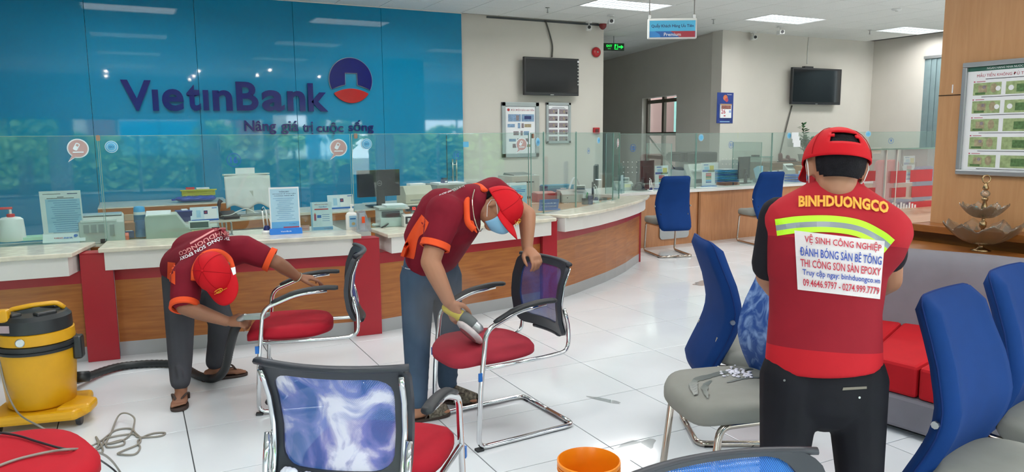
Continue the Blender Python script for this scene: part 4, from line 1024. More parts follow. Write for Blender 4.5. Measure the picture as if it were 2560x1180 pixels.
def mask(M, par):
    def mf(u, v):
        a = (u*2-1)*1.1; z = .002-.085*v; k = 1-.35*v*v; bul = .012*math.cos(a)*math.sin(PI*v)
        return tuple(M@Vector((math.sin(a)*(.074*k+.004), .004+math.cos(a)*(.098*k+.012+.018*math.exp(-(a/.4)**2)*(1-v))+bul, z)))
    MB().grid(20, 10, mf).obj('face_mask', M_mask, par, smooth=True, world=True, solid=.003)
    for s in (-1, 1):
        MB().tube([M@Vector(p) for p in ((s*.07, .048, -.004), (s*.083, .015, .012), (s*.088, -.02, .022), (s*.087, -.03, .0), (s*.08, -.018, -.03), (s*.066, .03, -.06))], .0016, 6).obj('ear_loop', M_strap, par, world=True)
def foot(mb, ankle, toe):
    """bare foot from ankle to toe on the ground, with five toes"""
    a = Vector(ankle); t = Vector((toe[0], toe[1], 0)); d = Vector((t.x-a.x, t.y-a.y, 0)).normalized(); sd = d.cross(Vector((0, 0, 1)))
    g = Vector((a.x, a.y, 0)); heel = g-d*.045+Vector((0, 0, .045)); ball = g+d*.115+Vector((0, 0, .034))
    mb.ell(a, g+Vector((0, 0, .06)), .034, .034, sd, 1.0, 1.05); mb.ell(heel, g+d*.03+Vector((0, 0, .05)), .029, .034, sd, .9, 1.0); mb.ell(g+d*.02+Vector((0, 0, .052)), ball, .034, .043, sd, .9, .42)
    for i, o in enumerate((.034, .016, .0, -.015, -.03)):
        p = ball+sd*o+Vector((0, 0, -.004)); mb.ell(p, p+d*(.052, .05, .045, .038, .03)[i], (.0125, .009, .009, .0085, .008)[i], (.011, .008, .008, .0075, .007)[i], seg=9, cap=2)
    return g, d, sd
def flipflop(g, d, sd, par, name='sandal', wide=1):
    M = Matrix.Identity(4)
    for i in range(3): M[i][0] = d[i]; M[i][1] = sd[i]; M[i][2] = (0, 0, 1)[i]; M[i][3] = g[i]
    out = [(-.085, .0), (-.075, .028), (-.03, .034), (.04, .036), (.11, .048), (.16, .045), (.185, .025), (.19, -.002), (.18, -.028), (.15, -.044), (.1, -.045), (.04, -.034), (-.03, -.033), (-.075, -.026)]
    p = [(q.x, q.y) for q in bez([(a, b*wide, 0) for a, b in out], 3, closed=True)]
    so = MB().prism(p, .001, .018, M=M).obj(name, M_sand, par, world=True, bevel=.004)
    for s in (1, -1):
        MB().tube([M@Vector(q) for q in bez([(.125, .012, .03), (.10, s*.03, .068), (.05, s*.042, .06), (.025, s*.04, .02)], 5)], .0075, 8, flat=.5).obj('strap', M_sand, so, smooth=True, world=True)
    return so
# ------------------------------------------------------------- A: man bent over with the vacuum hose
A = thing('person', 'man in maroon shirt and red cap bending low with the vacuum hose', 'person', (.28, 4.7, 0))
J = lambda x, y, d: G(x, y, d=d)
hipM = J(463, 662, 4.55); ch = J(523, 640, 4.25); nk = J(528, 662, 4.10)
hipL = J(447, 690, 4.50); kneL = J(450, 835, 4.36); anL = G(452, 966, z=.085); hipR = J(512, 700, 4.66); kneR = J(553, 805, 4.62); anR = G(538, 915, z=.085)
shN = J(468, 690, 4.10); elN = J(461, 768, 4.00); wrN = J(566, 803, 4.03); hnN = J(600, 803, 4.02)
shF = J(610, 622, 4.22); elF = J(692, 656, 4.26); wrF = J(744, 693, 4.37); hnF = J(772, 694, 4.40)
HA = hmat(J(540, 683, 3.98), -U3*.80+R3*.47-F3*.15, -F3*.80+U3*.05-R3*.1)
b = MB(); head(b, HA); b.ell(HA@Vector((0, -.02, -.04)), nk, .055, .062)
limb(b, [nk, ch, hipM], [.06, .085, .09]); limb(b, [shN, elN, wrN], [.05, .042, .029]); limb(b, [shF, elF, wrF], [.05, .04, .028])
limb(b, [elN, elN.lerp(wrN, .35), wrN], [.042, .044, .028]); limb(b, [elF, elF.lerp(wrF, .35), wrF], [.04, .041, .027])
limb(b, [ch, shN], [.07, .05]); limb(b, [ch, shF], [.07, .05]); limb(b, [hipM, hipL, kneL, anL], [.1, .08, .055, .038]); limb(b, [hipM, hipR, kneR, anR], [.1, .08, .055, .038])
hand(b, wrN, hnN, -F3*.75+U3*.6, (.9, .95, 1.0, 1.0), thumb=-1, tcurl=.5); hand(b, wrF, hnF, U3*1.0-F3*.3, (.35, .45, .5, .6), thumb=1, spread=.25)
fA1 = foot(b, anL, G(452, 1012, z=0)); fA2 = foot(b, anR, G(606, 937, z=0))
vox(b, 'body', M_skind, A, .006, 2)
s = MB(); side = (shF-shN).normalized()
s.ell(hipM+Vector((0, 0, .0)), ch, .155, .175, side, .85, .72, seg=24, cap=4, caps=.6); s.ell(ch, nk, .17, .095, side, .68, .75, seg=20)
s.ell(J(470, 610, 4.5), J(525, 605, 4.28), .11, .12, side, .6, .6)
s.ell(J(446, 672, 4.48), J(462, 640, 4.45), .085, .09)
limb(s, [ch, shN], [.11, .085]); limb(s, [ch, shF], [.11, .08]); limb(s, [shN, shN.lerp(elN, .72)], [.085, .078]); limb(s, [shF, shF.lerp(elF, .58)], [.078, .068])
shA = vox(s, 'shirt', M_maroon, A, .009, 4); tA = bvh(shA)
def cuff(p0, p1, f, r, par, mt=M_orange, L=.016):
    d = (p1-p0).normalized(); c = p0.lerp(p1, f); a, b_ = perp(d)
    MB().lathe([(r*.99, -L), (r*1.03, -L), (r*1.05, L), (r*.86, L*1.05), (r*.86, L*.2)], 26, M=Matrix.Translation(c)@d.to_track_quat('Z', 'Y').to_matrix().to_4x4(), cap=False).obj('sleeve_cuff', mt, par, smooth=True, world=True, auto=.8)
cuff(shN, elN, .95, .074, A); cuff(shF, elF, .78, .068, A)
MB().tube(bez([J(486, 700, 3.98), J(489, 668, 4.02), J(510, 637, 4.06), J(543, 629, 4.1), J(570, 646, 4.06), J(580, 672, 4.0)], 6), .019, 8, flat=.6).obj('collar', M_orange, A, smooth=True, world=True)
decal('side_panel', sheet(4, 10), quad((419, 655), (438, 657), (438, 712), (418, 700)), tA, M_orange, A)
def arc(u, v, o):   # lettering runs from the far shoulder over the back to the near hip, upside down for the viewer
    P_ = bez([(575, 592, 0), (548, 592, 0), (510, 612, 0), (474, 632, 0), (447, 643, 0)], 8); i = u*(len(P_)-1); k = min(int(i), len(P_)-2); p = P_[k].lerp(P_[k+1], i-k)
    d = (P_[k+1]-P_[k]).normalized(); nn = Vector((-d.y, d.x, 0)); nn = nn if nn.y > 0 else -nn
    q = p+nn*(v*11+o); return q.x, q.y
words_on('shirt_text', 'THI CÔNG SƠN EPOXY', lambda u, v: arc(u, v, 0), tA, M_paper, A, .02)
words_on('shirt_text', 'BINHDUONGCO', lambda u, v: arc(u*.95+.02, v*1.0, -13), tA, mat('pale_pink_print', '#d98d8d', .6), A, .02)
decal('print_bar', sheet(16, 1), lambda u, v: arc(u*.55+.12, v*.4, -22), tA, MATS['pale_pink_print'], A)
decal('badge', sheet(3, 3), quad((577, 670), (588, 667), (590, 684), (583, 688)), tA, M_paper, A, .012)
p = MB(); sd2 = (hipR-hipL).normalized(); p.ell(hipM+Vector((0, 0, -.03)), hipL.lerp(hipR, .5)+Vector((0, 0, -.03)), .15, .15, sd2, .8, .8)
limb(p, [hipL, kneL, kneL.lerp(anL, .45), anL+Vector((0, 0, .035))], [.098, .077, .068, .056]); limb(p, [hipR, kneR, kneR.lerp(anR, .45), anR+Vector((0, 0, .03))], [.098, .078, .066, .056])
for an in (anL, anR):
    for k in range(2): p.ell(an+Vector((-.01, 0, .045+.028*k)), an+Vector((.01, 0, .048+.028*k)), .057, .057, None, 1, 1, cap=1, caps=.3)
vox(p, 'trousers', M_greyt, A, .008, 3)
hair(HA, A); cap_part(HA, A); face_parts(HA, A)
flipflop(*fA1, A); flipflop(*fA2, A)
MB().tube([wrF+perp((wrF-elF))[0]*math.cos(q)*.031+perp((wrF-elF))[1]*math.sin(q)*.031 for q in [2*PI*k/20 for k in range(20)]], .003, 6, closed=True).obj('bracelet', M_chain, A, world=True)
# ------------------------------------------------------------- B: masked man with the angle grinder
B = thing('person', 'man in maroon shirt, jeans and blue face mask polishing the chair seat', 'person', (1.45, 3.85, 0))
hipM = J(1078, 655, 4.08); ch = J(1130, 555, 3.88); nk = J(1180, 500, 3.84)
hipN = J(1045, 690, 4.05); kneN = J(1042, 825, 4.0); anN = G(1043, 1012, z=.09); hipF = J(1112, 690, 4.16); kneF = J(1122, 815, 4.15); anF = G(1118, 968, z=.09)
shN = J(1112, 532, 3.72); elN = J(1076, 655, 3.66); wrN = J(1121, 752, 3.66); hnN = J(1140, 790, 3.66)
shF = J(1232, 478, 4.02); elF = J(1318, 537, 4.0); wrF = J(1318, 618, 3.92); hnF = J(1337, 640, 3.87)
HB = hmat(J(1246, 524, 3.84), -U3*.84+R3*.42-F3*.34, R3*.80+U3*.50-F3*.10)
b = MB(); head(b, HB); b.ell(HB@Vector((0, -.025, -.045)), nk, .056, .066)
limb(b, [nk, ch, hipM], [.06, .085, .09]); limb(b, [ch, shN], [.07, .055]); limb(b, [ch, shF], [.07, .05])
limb(b, [shN, elN, elN.lerp(wrN, .3), wrN], [.062, .050, .049, .034]); limb(b, [shF, elF, elF.lerp(wrF, .3), wrF], [.055, .047, .045, .03])
limb(b, [hipM, hipN, kneN, anN], [.1, .08, .055, .038]); limb(b, [hipM, hipF, kneF, anF], [.1, .08, .055, .038])
hand(b, wrN, hnN, -F3*.8-R3*.5+U3*.1, (.65, .75, .85, .9), thumb=-1, s=1.12, tcurl=.5); hand(b, wrF, hnF, U3*.9-F3*.2, (.7, .8, .8, .9), thumb=1)
fB1 = foot(b, anN, G(1064, 1048, z=0)); fB2 = foot(b, anF, G(1196, 1010, z=0))
vox(b, 'body', M_skin, B, .006, 2)
s = MB(); side = (shF-shN).normalized()
s.ell(hipM+U3*.02, ch, .165, .185, side, .82, .78, seg=26, cap=4, caps=.5); s.ell(ch, nk, .18, .11, side, .72, .8, seg=20); s.ell(J(1060, 590, 3.98), J(1105, 530, 3.9), .11, .13)
limb(s, [ch, shN], [.13, .10]); limb(s, [nk.lerp(ch, .4), shF], [.10, .08]); limb(s, [shN, shN.lerp(elN, .55)], [.10, .074]); limb(s, [shF, shF.lerp(elF, .45)], [.08, .07])
shB = vox(s, 'shirt', M_maroon, B, .009, 4); tB = bvh(shB)
cuff(shN, elN, .66, .073, B); cuff(shF, elF, .6, .066, B)
decal('side_panel', sheet(8, 14), lambda u, v: ((1054+18*u)*(1-v)+(1001+33*u)*v+(-6*math.sin(v*PI)), (536+20*u)*(1-v)+(640+5*u)*v+7*math.sin(v*9)*u), tB, M_orange, B)
MB().tube(bez([J(1212, 476, 3.78), J(1196, 463, 3.86), J(1178, 466, 3.86), J(1168, 490, 3.76), J(1167, 530, 3.70), J(1170, 556, 3.68), J(1186, 575, 3.68)], 6), .018, 8, flat=.55).obj('collar', M_orange, B, smooth=True, world=True)
MB().add([J(1164, 548, 3.69), J(1182, 553, 3.67), J(1192, 582, 3.68), J(1176, 566, 3.69)], [(0, 1, 2, 3)]).obj('collar_tip', M_orange, B, world=True, solid=.006)
words_on('shirt_text', 'THI CÔNG SƠN', quad((1164, 466), (1098, 489), (1101, 484), (1160, 461)), tB, M_paper, B, .02)
MB().tube(bez([J(1186, 474, 3.76), J(1181, 500, 3.70), J(1186, 545, 3.68), J(1198, 577, 3.70), J(1206, 572, 3.73)], 6), .003, 6).obj('neck_chain', M_chain, B, world=True)
p = MB(); p.ell(hipM+U3*.01, hipN.lerp(hipF, .5), .158, .158, (hipF-hipN), .85, .85, seg=20)
limb(p, [hipN, kneN, kneN.lerp(anN, .4), anN+Vector((0, 0, .03))], [.100, .078, .068, .055]); limb(p, [hipF, kneF, kneF.lerp(anF, .4), anF+Vector((0, 0, .03))], [.098, .077, .066, .054])
rr = random.Random(8)
for kn, an in ((kneN, anN), (kneF, anF)):
    for k in range(5):
        c = an.lerp(kn, .1+.15*k); r = .058+.004*k; p.ell(c+Vector((0, 0, .0)), c+Vector((.008, 0, .012)), r, r, None, 1, 1, cap=1, caps=.4)
jB = vox(p, 'jeans', M_jean, B, .008, 2); tJ = bvh(jB)
decal('pocket_stitch', sheet(10, 1), lambda u, v: (1003+52*u, 664+9*math.sin(u*PI)-8*u*u+2.5*v), tJ, mat('pale_stitch', '#a9b3bd', .7), B)
hair(HB, B, zlow=-.02); cap_part(HB, B); mask(HB, B); face_parts(HB, B)
M_wov = mat('woven_shoe', '#6d675c', .8, var=.7, vscale=70)
for q in (fB1, fB2):
    so = flipflop(*q, B, 'slip_on_shoe', 1.05); g, d, sd = q
    M = Matrix.Identity(4)
    for i in range(3): M[i][0] = d[i]; M[i][1] = sd[i]; M[i][2] = (0, 0, 1)[i]; M[i][3] = g[i]
    def uf(u, v): a = PI*u; x = .045+.125*v; w = .05-.014*v**3; h = .085-.045*v; return tuple(M@Vector((x, math.cos(a)*w, .018+math.sin(a)*h)))
    mb = MB().grid(16, 10, uf)
    mb.obj('upper', M_wov, so, smooth=True, world=True, solid=.004)
tag(vox(FOAM.xf(Matrix.Translation(CH_F.location)), 'soap_foam', M_foam, CH_F, .0035, 2), 'white soap suds dripping off the mesh')
# grinder in his hand, pad on the seat
gr = thing('angle_grinder', 'yellow and grey angle grinder with white buffing pad held on red seat', 'power tool', J(1165, 815, 3.67))
M_yel = mat('dusty_yellow', '#c9b648', .5, var=.1); M_pad2 = mat('buffing_pad', '#cfc4c4', .8, var=.12, vscale=30)
a0 = J(1140, 783, 3.67); a1 = J(1168, 800, 3.66); a2 = J(1196, 822, 3.65)
MB().ell(a0-(a1-a0)*.8, a0.lerp(a1, .6), .027, .032, seg=18).obj('handle_body', M_yel, gr, smooth=True, world=True)
MB().ell(a0.lerp(a1, .75), a1.lerp(a2, .45), .036, .032, seg=18).obj('motor_housing', mat('tool_grey', '#596061', .5), gr, smooth=True, world=True)
MB().ell(a1.lerp(a2, .45), a2, .030, .026, seg=16).obj('gear_head', M_alu, gr, smooth=True, world=True)
pn = (U3*.62+R3*.55+F3*.25).normalized(); Mp = Matrix.Translation(J(1174, 832, 3.64))@pn.to_track_quat('Z', 'Y').to_matrix().to_4x4()
MB().lathe([(.01, -.012), (.055, -.014), (.078, -.006), (.082, .006), (.07, .014), (.03, .016)], 36, M=Mp).obj('buffing_pad', M_pad2, gr, smooth=True, world=True)
MB().lathe([(.05, -.0165), (.052, -.0145), (.03, -.0145), (.001, -.017)], 30, M=Mp, cap=False).obj('pad_centre', mat('pad_red', '#a05a5e', .8), gr, smooth=True, world=True)
MB().tube([Mp@Vector((0, 0, .01)), a2-U3*.01], .016, 12).obj('spindle', M_steel, gr, smooth=True, world=True)
# ------------------------------------------------------------- C: man in the reflective vest, seen from behind
Cp = thing('person', 'man seen from behind in red reflective vest and red cap', 'person', (1.9, 1.6, 0))
hipM = J(2058, 900, 2.36); wst = J(2062, 780, 2.32); ch = J(2082, 600, 2.27); nk = J(2088, 470, 2.30)
shL = J(1948, 540, 2.31); shR = J(2216, 575, 2.28); elL = J(1921, 690, 2.40); elR = J(2222, 700, 2.40); wrL = J(1975, 760, 2.64); wrR = J(2140, 740, 2.66); hnL = J(1990, 755, 2.70); hnR = J(2120, 735, 2.72)
hiL = J(1978, 940, 2.36); hiR = J(2140, 945, 2.36); knL = J(1958, 1170, 2.34); knR = J(2148, 1180, 2.34)
anL = G(1955, 1400, d=2.36); anR = G(2150, 1400, d=2.36); anL.z = anR.z = .09
HC_ = hmat(J(2088, 425, 2.26), F3*.95-U3*.22+R3*.14, U3*.96+F3*.2+R3*.13)
b = MB(); head(b, HC_); b.ell(HC_@Vector((0, -.02, -.05)), nk, .056, .066)
limb(b, [nk, ch, wst, hipM], [.06, .085, .085, .09]); limb(b, [ch, shL], [.06, .05]); limb(b, [ch, shR], [.06, .05])
limb(b, [shL, elL, elL.lerp(wrL, .35), wrL], [.05, .041, .042, .028]); limb(b, [shR, elR, elR.lerp(wrR, .35), wrR], [.05, .041, .042, .028])
hand(b, wrL, hnL, -F3*.2+U3*1, (.5, .6, .6, .7), thumb=1); hand(b, wrR, hnR, -F3*.2+U3*1, (.5, .6, .6, .7), thumb=-1)
limb(b, [hipM, hiL, knL, anL], [.1, .08, .055, .038]); limb(b, [hipM, hiR, knR, anR], [.1, .08, .055, .038])
tL = anL+Vector((F3.x, F3.y, 0))*.2; tR = anR+Vector((F3.x, F3.y, 0))*.2
fC1 = foot(b, anL, tL); fC2 = foot(b, anR, tR)
vox(b, 'body', M_skin, Cp, .0065, 2)
s = MB(); side = (shR-shL).normalized()
limb(s, [ch, shL], [.07, .06]); limb(s, [ch, shR], [.07, .06]); limb(s, [shL, shL.lerp(elL, .80)], [.062, .06]); limb(s, [shR, shR.lerp(elR, .5)], [.062, .058]); s.ell(wst, ch, .11, .12, side, .7, .7)
vox(s, 'tshirt', M_tee, Cp, .009, 3)
v = MB(); sd = R3
v.ell(J(2058, 910, 2.36), J(2062, 780, 2.33), .182, .172, sd, .72, .7, seg=28, cap=2, caps=.1); v.ell(J(2062, 780, 2.33), J(2075, 620, 2.28), .172, .183, sd, .7, .66, seg=28); v.ell(J(2075, 620, 2.28), J(2084, 545, 2.28), .183, .178, side, .66, .6, seg=28); v.ell(J(2084, 545, 2.28), nk, .165, .09, side, .6, .75, seg=24)
v.ell(J(1968, 548, 2.28), J(2085, 500, 2.27), .07, .085, None); v.ell(J(2210, 580, 2.24), J(2085, 500, 2.27), .082, .085, None); v.ell(J(2196, 610, 2.26), J(2150, 670, 2.29), .085, .08); v.ell(J(1972, 560, 2.28), J(1985, 680, 2.30), .065, .08)
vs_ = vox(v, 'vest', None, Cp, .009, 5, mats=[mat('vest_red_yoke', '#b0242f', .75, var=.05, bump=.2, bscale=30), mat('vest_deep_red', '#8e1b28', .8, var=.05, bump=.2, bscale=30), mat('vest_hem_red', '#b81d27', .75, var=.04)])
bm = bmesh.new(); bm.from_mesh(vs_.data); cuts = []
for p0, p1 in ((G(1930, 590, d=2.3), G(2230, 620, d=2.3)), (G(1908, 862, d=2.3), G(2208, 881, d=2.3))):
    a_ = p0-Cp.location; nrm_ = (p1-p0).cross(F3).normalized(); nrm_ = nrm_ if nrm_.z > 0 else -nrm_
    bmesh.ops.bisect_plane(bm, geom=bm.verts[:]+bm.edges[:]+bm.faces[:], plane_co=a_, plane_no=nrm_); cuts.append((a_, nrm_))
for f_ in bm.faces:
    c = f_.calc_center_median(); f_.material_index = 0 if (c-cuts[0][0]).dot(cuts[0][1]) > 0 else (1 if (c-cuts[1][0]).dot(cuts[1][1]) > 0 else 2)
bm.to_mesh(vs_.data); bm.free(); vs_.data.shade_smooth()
tC = bvh(vs_)
def stripe(o0, o1):
    P_ = bez([(1938, 556, 0), (2000, 548, 0), (2080, 547, 0), (2150, 558, 0), (2205, 585, 0), (2232, 606, 0)], 6)
    def fn(u, w):
        i = u*(len(P_)-1); k = min(int(i), len(P_)-2); p = P_[k].lerp(P_[k+1], i-k); d = (P_[k+1]-P_[k]).normalized(); n_ = Vector((-d.y, d.x, 0)); q = p+n_*(o0+(o1-o0)*w); return q.x, q.y
    return fn
M_lime = mat('lime_tape', '#b9ee22', .5, var=.03); M_refl = mat('reflective_tape', '#8b9096', .35, metal=.3, var=.04)
decal('lime_stripe', sheet(36, 3), stripe(-8, 7.5), tC, M_lime, Cp); decal('reflective_stripe', sheet(36, 3), stripe(7.5, 21), tC, M_refl, Cp); decal('lime_stripe', sheet(36, 3), stripe(21, 34), tC, M_lime, Cp)
words_on('company_text', 'BINHDUONGCO', lambda u, w: (1996+226*u, 518-3*math.sin(u*PI)+17*u*u-29*w-2*w*u), tC, mat('orange_edge', '#e8863a', .6), Cp, .07, .004)
words_on('company_text', 'BINHDUONGCO', lambda u, w: (1997+224*u, 517-3*math.sin(u*PI)+17*u*u-27*w-2*w*u), tC, mat('orange_letter', '#eeb03c', .6), Cp, .02, .0065)
pa = quad((1994, 724), (2200, 748), (2212, 603), (1986, 576), 0)
M_patch = mat('white_patch', '#dcd3d4', .8, var=.06, vscale=6, bump=.5, bscale=18)
decal('white_patch', sheet(20, 14), pa, tC, M_patch, Cp, .0035)
M_pr = mat('patch_red', '#c03a4a', .7); M_pb = mat('patch_blue', '#3e54a8', .7)
def line(u0, u1, v0, v1):
    return lambda u, w: pa(u0+(u1-u0)*u, v0+(v1-v0)*w)
for s_, u0, u1, v0, v1, mt in (('VỆ SINH CÔNG NGHIỆP', .11, .97, .79, .97, M_pr), ('ĐÁNH BÓNG SÀN BÊ TÔNG', .05, .985, .585, .765, M_pb), ('THI CÔNG SƠN SÀN EPOXY', .05, .985, .40, .565, M_pr), ('Truy cập ngay: binhduongco.vn', .07, .985, .235, .37, M_pb), ('09.4646.9797 - 0274.999.7779', .07, .985, .075, .20, M_pr)):
    words_on('patch_text', s_, line(u0, u1, v0, v1), tC, mt, Cp, .012, .0075)
p = MB(); p.ell(J(2058, 925, 2.37), J(2058, 985, 2.36), .168, .165, sd, .72, .72, seg=24)
limb(p, [hiL, knL, anL+Vector((0, 0, .03))], [.098, .072, .062]); limb(p, [hiR, knR, anR+Vector((0, 0, .03))], [.098, .072, .062])
tr = vox(p, 'trousers', M_blk, Cp, .008, 3); tT = bvh(tr)
decal('pocket_trim', sheet(6, 1), quad((2106, 976), (2167, 972), (2167, 966), (2108, 969)), tT, mat('trim_tan', '#6f675a', .5), Cp, .003)
for px, py in ((1961, 951), (2149, 994)): decal('rivet', MB().add([Vector((.5+.5*math.cos(2*PI*k/10), .5+.5*math.sin(2*PI*k/10), 0)) for k in range(10)], [tuple(range(10))]), quad((px-3, py+3), (px+3, py+3), (px+3, py-3), (px-3, py-3)), tT, M_steel, Cp, .003)
hair(HC_, Cp, zlow=-.02, front=.02); cap_part(HC_, Cp, hole=True); mask(HC_, Cp)
_u = (HC_.translation-nk).normalized(); _s = R3-_u*R3.dot(_u); _s.normalize(); _f = _u.cross(_s); _c = nk+_u*.035
MB().tube([_c+_s*math.cos(q)*.072+_f*math.sin(q)*.076+_u*.012*math.sin(q*9)*.2 for q in [2*PI*k/40 for k in range(40)]], .0045, 6, closed=True).obj('neck_chain', M_chain, Cp, world=True)
for q in (fC1, fC2): flipflop(*q, Cp)
# fine dust in the air around the grinder
dm_ = bpy.data.materials.new('airborne_dust'); dm_.use_nodes = True; nt = dm_.node_tree; n = nt.nodes; L = nt.links; n.remove(n['Principled BSDF'])
vs2 = n.new('ShaderNodeVolumeScatter'); vs2.inputs['Color'].default_value = (.95, .93, .92, 1)
tc = n.new('ShaderNodeTexCoord'); ln_ = n.new('ShaderNodeVectorMath'); ln_.operation = 'LENGTH'; L.new(tc.outputs['Object'], ln_.inputs[0])
mr = n.new('ShaderNodeMapRange'); mr.inputs['From Min'].default_value = .05; mr.inputs['From Max'].default_value = .24; mr.inputs['To Min'].default_value = 1.3; mr.inputs['To Max'].default_value = 0; L.new(ln_.outputs['Value'], mr.inputs[0])
L.new(mr.outputs[0], vs2.inputs['Density']); L.new(vs2.outputs[0], n['Material Output'].inputs['Volume'])
dc = MB().lathe([(.24*math.sin(PI*k/12)+.0005, -.24*math.cos(PI*k/12)) for k in range(13)], 24).obj('dust_haze', dm_, smooth=True); dc.location = J(1120, 775, 3.68)
tag(dc, 'thin grey dust haze around the grinder and seat', 'dust', kind='stuff')
# ============================================================= things on the walls
def on_wall(name, lab, cat, px0, py0, px1, py1, Y, group=None, rz=0):
    a = G(px0, py0, Y=Y); b = G(px1, py1, Y=Y); c = (a+b)/2
    t = thing(name, lab, cat, (c.x, Y, c.z), rz, group); return t, abs(b.x-a.x), abs(a.z-b.z)
# raised company name and emblem on the teal wall
sg = thing('bank_sign', 'raised navy company name, motto and round emblem on the teal wall', 'sign', (1.3, 10.016, 2.0))
M_nav = mat('sign_navy', '#0b1868', .16, spec=.35, var=.1); M_sred = mat('sign_red', '#a81218', .2); M_rim = mat('sign_rim', '#8c94a0', .3, metal=.7)
def letter(ch, px0, py0, px1, py1, nm='letter', bold=.025, dep=.035, mt=None):
    a = G(px0, py0, Y=10.0); b = G(px1, py1, Y=10.0)
    mb = text_mesh(ch, abs(b.x-a.x), abs(a.z-b.z), bold=bold, res=5)
    mb.v = [Vector((v.x+(a.x+b.x)/2, 9.998, v.y+(a.z+b.z)/2)) for v in mb.v]
    o = mb.obj(nm, mt or M_nav, sg, world=True)
    md = o.modifiers.new('solid', 'SOLIDIFY'); md.thickness = dep; md.offset = 0; return o
for ch, x0, y0, x1, y1 in [('V', 300, 199, 382, 277), ('ı', 379, 224, 398, 277), ('e', 403, 222, 461, 278), ('t', 464, 211, 503, 277), ('ı', 506, 225, 523, 276), ('n', 530, 225, 582, 277), ('B', 588, 204, 647, 277), ('a', 653, 225, 712, 278), ('n', 717, 227, 764, 278), ('k', 768, 208, 820, 279)]:
    letter(ch, x0, y0, x1, y1)
for wd_s, x0, y0, x1, y1 in [('Nâng', 610, 301, 691, 336), ('giá', 702, 302, 747, 336), ('trị', 757, 304, 783, 336), ('cuộc', 791, 306, 859, 336), ('sống', 871, 300, 934, 334)]:
    letter(wd_s, x0, y0, x1, y1, 'motto_word', .012, .015)
ce_ = G(877, 200, Y=10.0); rad = (G(930, 200, Y=10.0).x-G(824, 200, Y=10.0).x)/2
def emb(pts, nm, mt, y=10.0, th=.026): return MB().prism(pts, -th/2, th/2, M=Matrix.Translation((ce_.x, y, ce_.z))@XZ).obj(nm, mt, sg, world=True, bevel=.004)
arc_ = [(x, -.2-.30*x*x) for x in [-.9+1.8*k/24 for k in range(25)]]
up = [(math.cos(q), math.sin(q)) for q in [math.radians(-26+232*k/44) for k in range(45)]]
lo = [p for p in arc_ if p[0] < -.29]+[(-.28, -.21), (-.28, .32), (.31, .32), (.31, -.21)]+[p for p in arc_ if p[0] > .32]
emb([(x*rad, z*rad) for x, z in up+lo], 'emblem_arch', M_nav)
emb([(x*rad*1.03, z*rad*1.03) for x, z in up]+[(-.25*rad, -.235*rad), (-.25*rad, .29*rad), (.28*rad, .29*rad), (.28*rad, -.235*rad)], 'emblem_rim', M_rim, 10.006, .014)
tp_ = [(-.80+1.62*k/20, -.39-.33*((-.80+1.62*k/20))**2) for k in range(21)]
bt_ = [(math.cos(q)*.99, math.sin(q)*.99-.07) for q in [math.radians(-36-108*k/20) for k in range(21)]]
emb([(x*rad, z*rad) for x, z in tp_+bt_], 'emblem_base', M_sred)
# two wall screens with cables
def screen(lab, px0, py0, px1, py1, Y, tilt=0):
    t, w, h = on_wall('wall_screen', lab, 'television', px0, py0, px1, py1, Y, 'wall screens')
    T = Matrix.Rotation(tilt, 4, 'X')
    MB().box(-w/2, w/2, -.13, -.08, -h/2, h/2, M=T).obj('case', M_black, t, bevel=.006)
    MB().box(-w/2+.03, w/2-.03, -.1315, -.13, -h/2+.045, h/2-.03, M=T).obj('screen_face', M_dark, t)
    MB().box(-w/2+.01, w/2-.01, -.134, -.13, -h/2+.004, -h/2+.02, M=T).obj('lower_bezel', mat('bezel_gloss', '#2c2e33', .2), t)
    MB().box(-.15, .15, -.09, -.0, -.12, .12).obj('wall_bracket', M_black, t)
    MB().box(-.03, .03, -.1345, -.134, -h/2+.006, -h/2+.016, M=T).obj('maker_badge', M_steel, t); return t, w, h
t1, w, h = screen('black wall screen on the white wall with cable to ceiling', 1300, 143, 1436, 241, 10.09)
for k in range(7): MB().box(w/2-.026, w/2-.006, -.1335, -.13, h/2-.10-.05*k, h/2-.085-.05*k).obj('side_button', M_gplas, t1)
MB().box(w/2-.03, w/2-.004, -.1335, -.13, h/2-.06, h/2-.03).obj('energy_label', M_paper, t1)
t2, w, h = screen('black wall screen on the far wall beside the calendar pillar', 1968, 169, 2086, 263, 9.855)
MB().box(-.3, -.08, -.1, -.03, h/2, h/2+.03).obj('media_box', M_black, t2, bevel=.004)
def cable(lab, pts, Y, r=.012, name='wall_cable', mt=None):
    o = MB().tube(bez([G(x, y, Y=Y) for x, y in pts], 6), r, 6).obj(name, mt or mat('cable_grey', '#5a5a56', .6), smooth=True); return tag(o, lab, 'cable')
cable('grey cable hanging from ceiling to the left wall screen', [(1364, 52), (1374, 85), (1381, 115), (1380, 143)], 10.07)
cable('dark cable running down from the far wall screen', [(1980, 264), (1968, 310), (1958, 350), (1950, 385)], 9.84)
cable('thin white cable on the far wall above the screen', [(2022, 94), (2019, 130), (2018, 160)], 9.852, .006, mt=M_wplas)
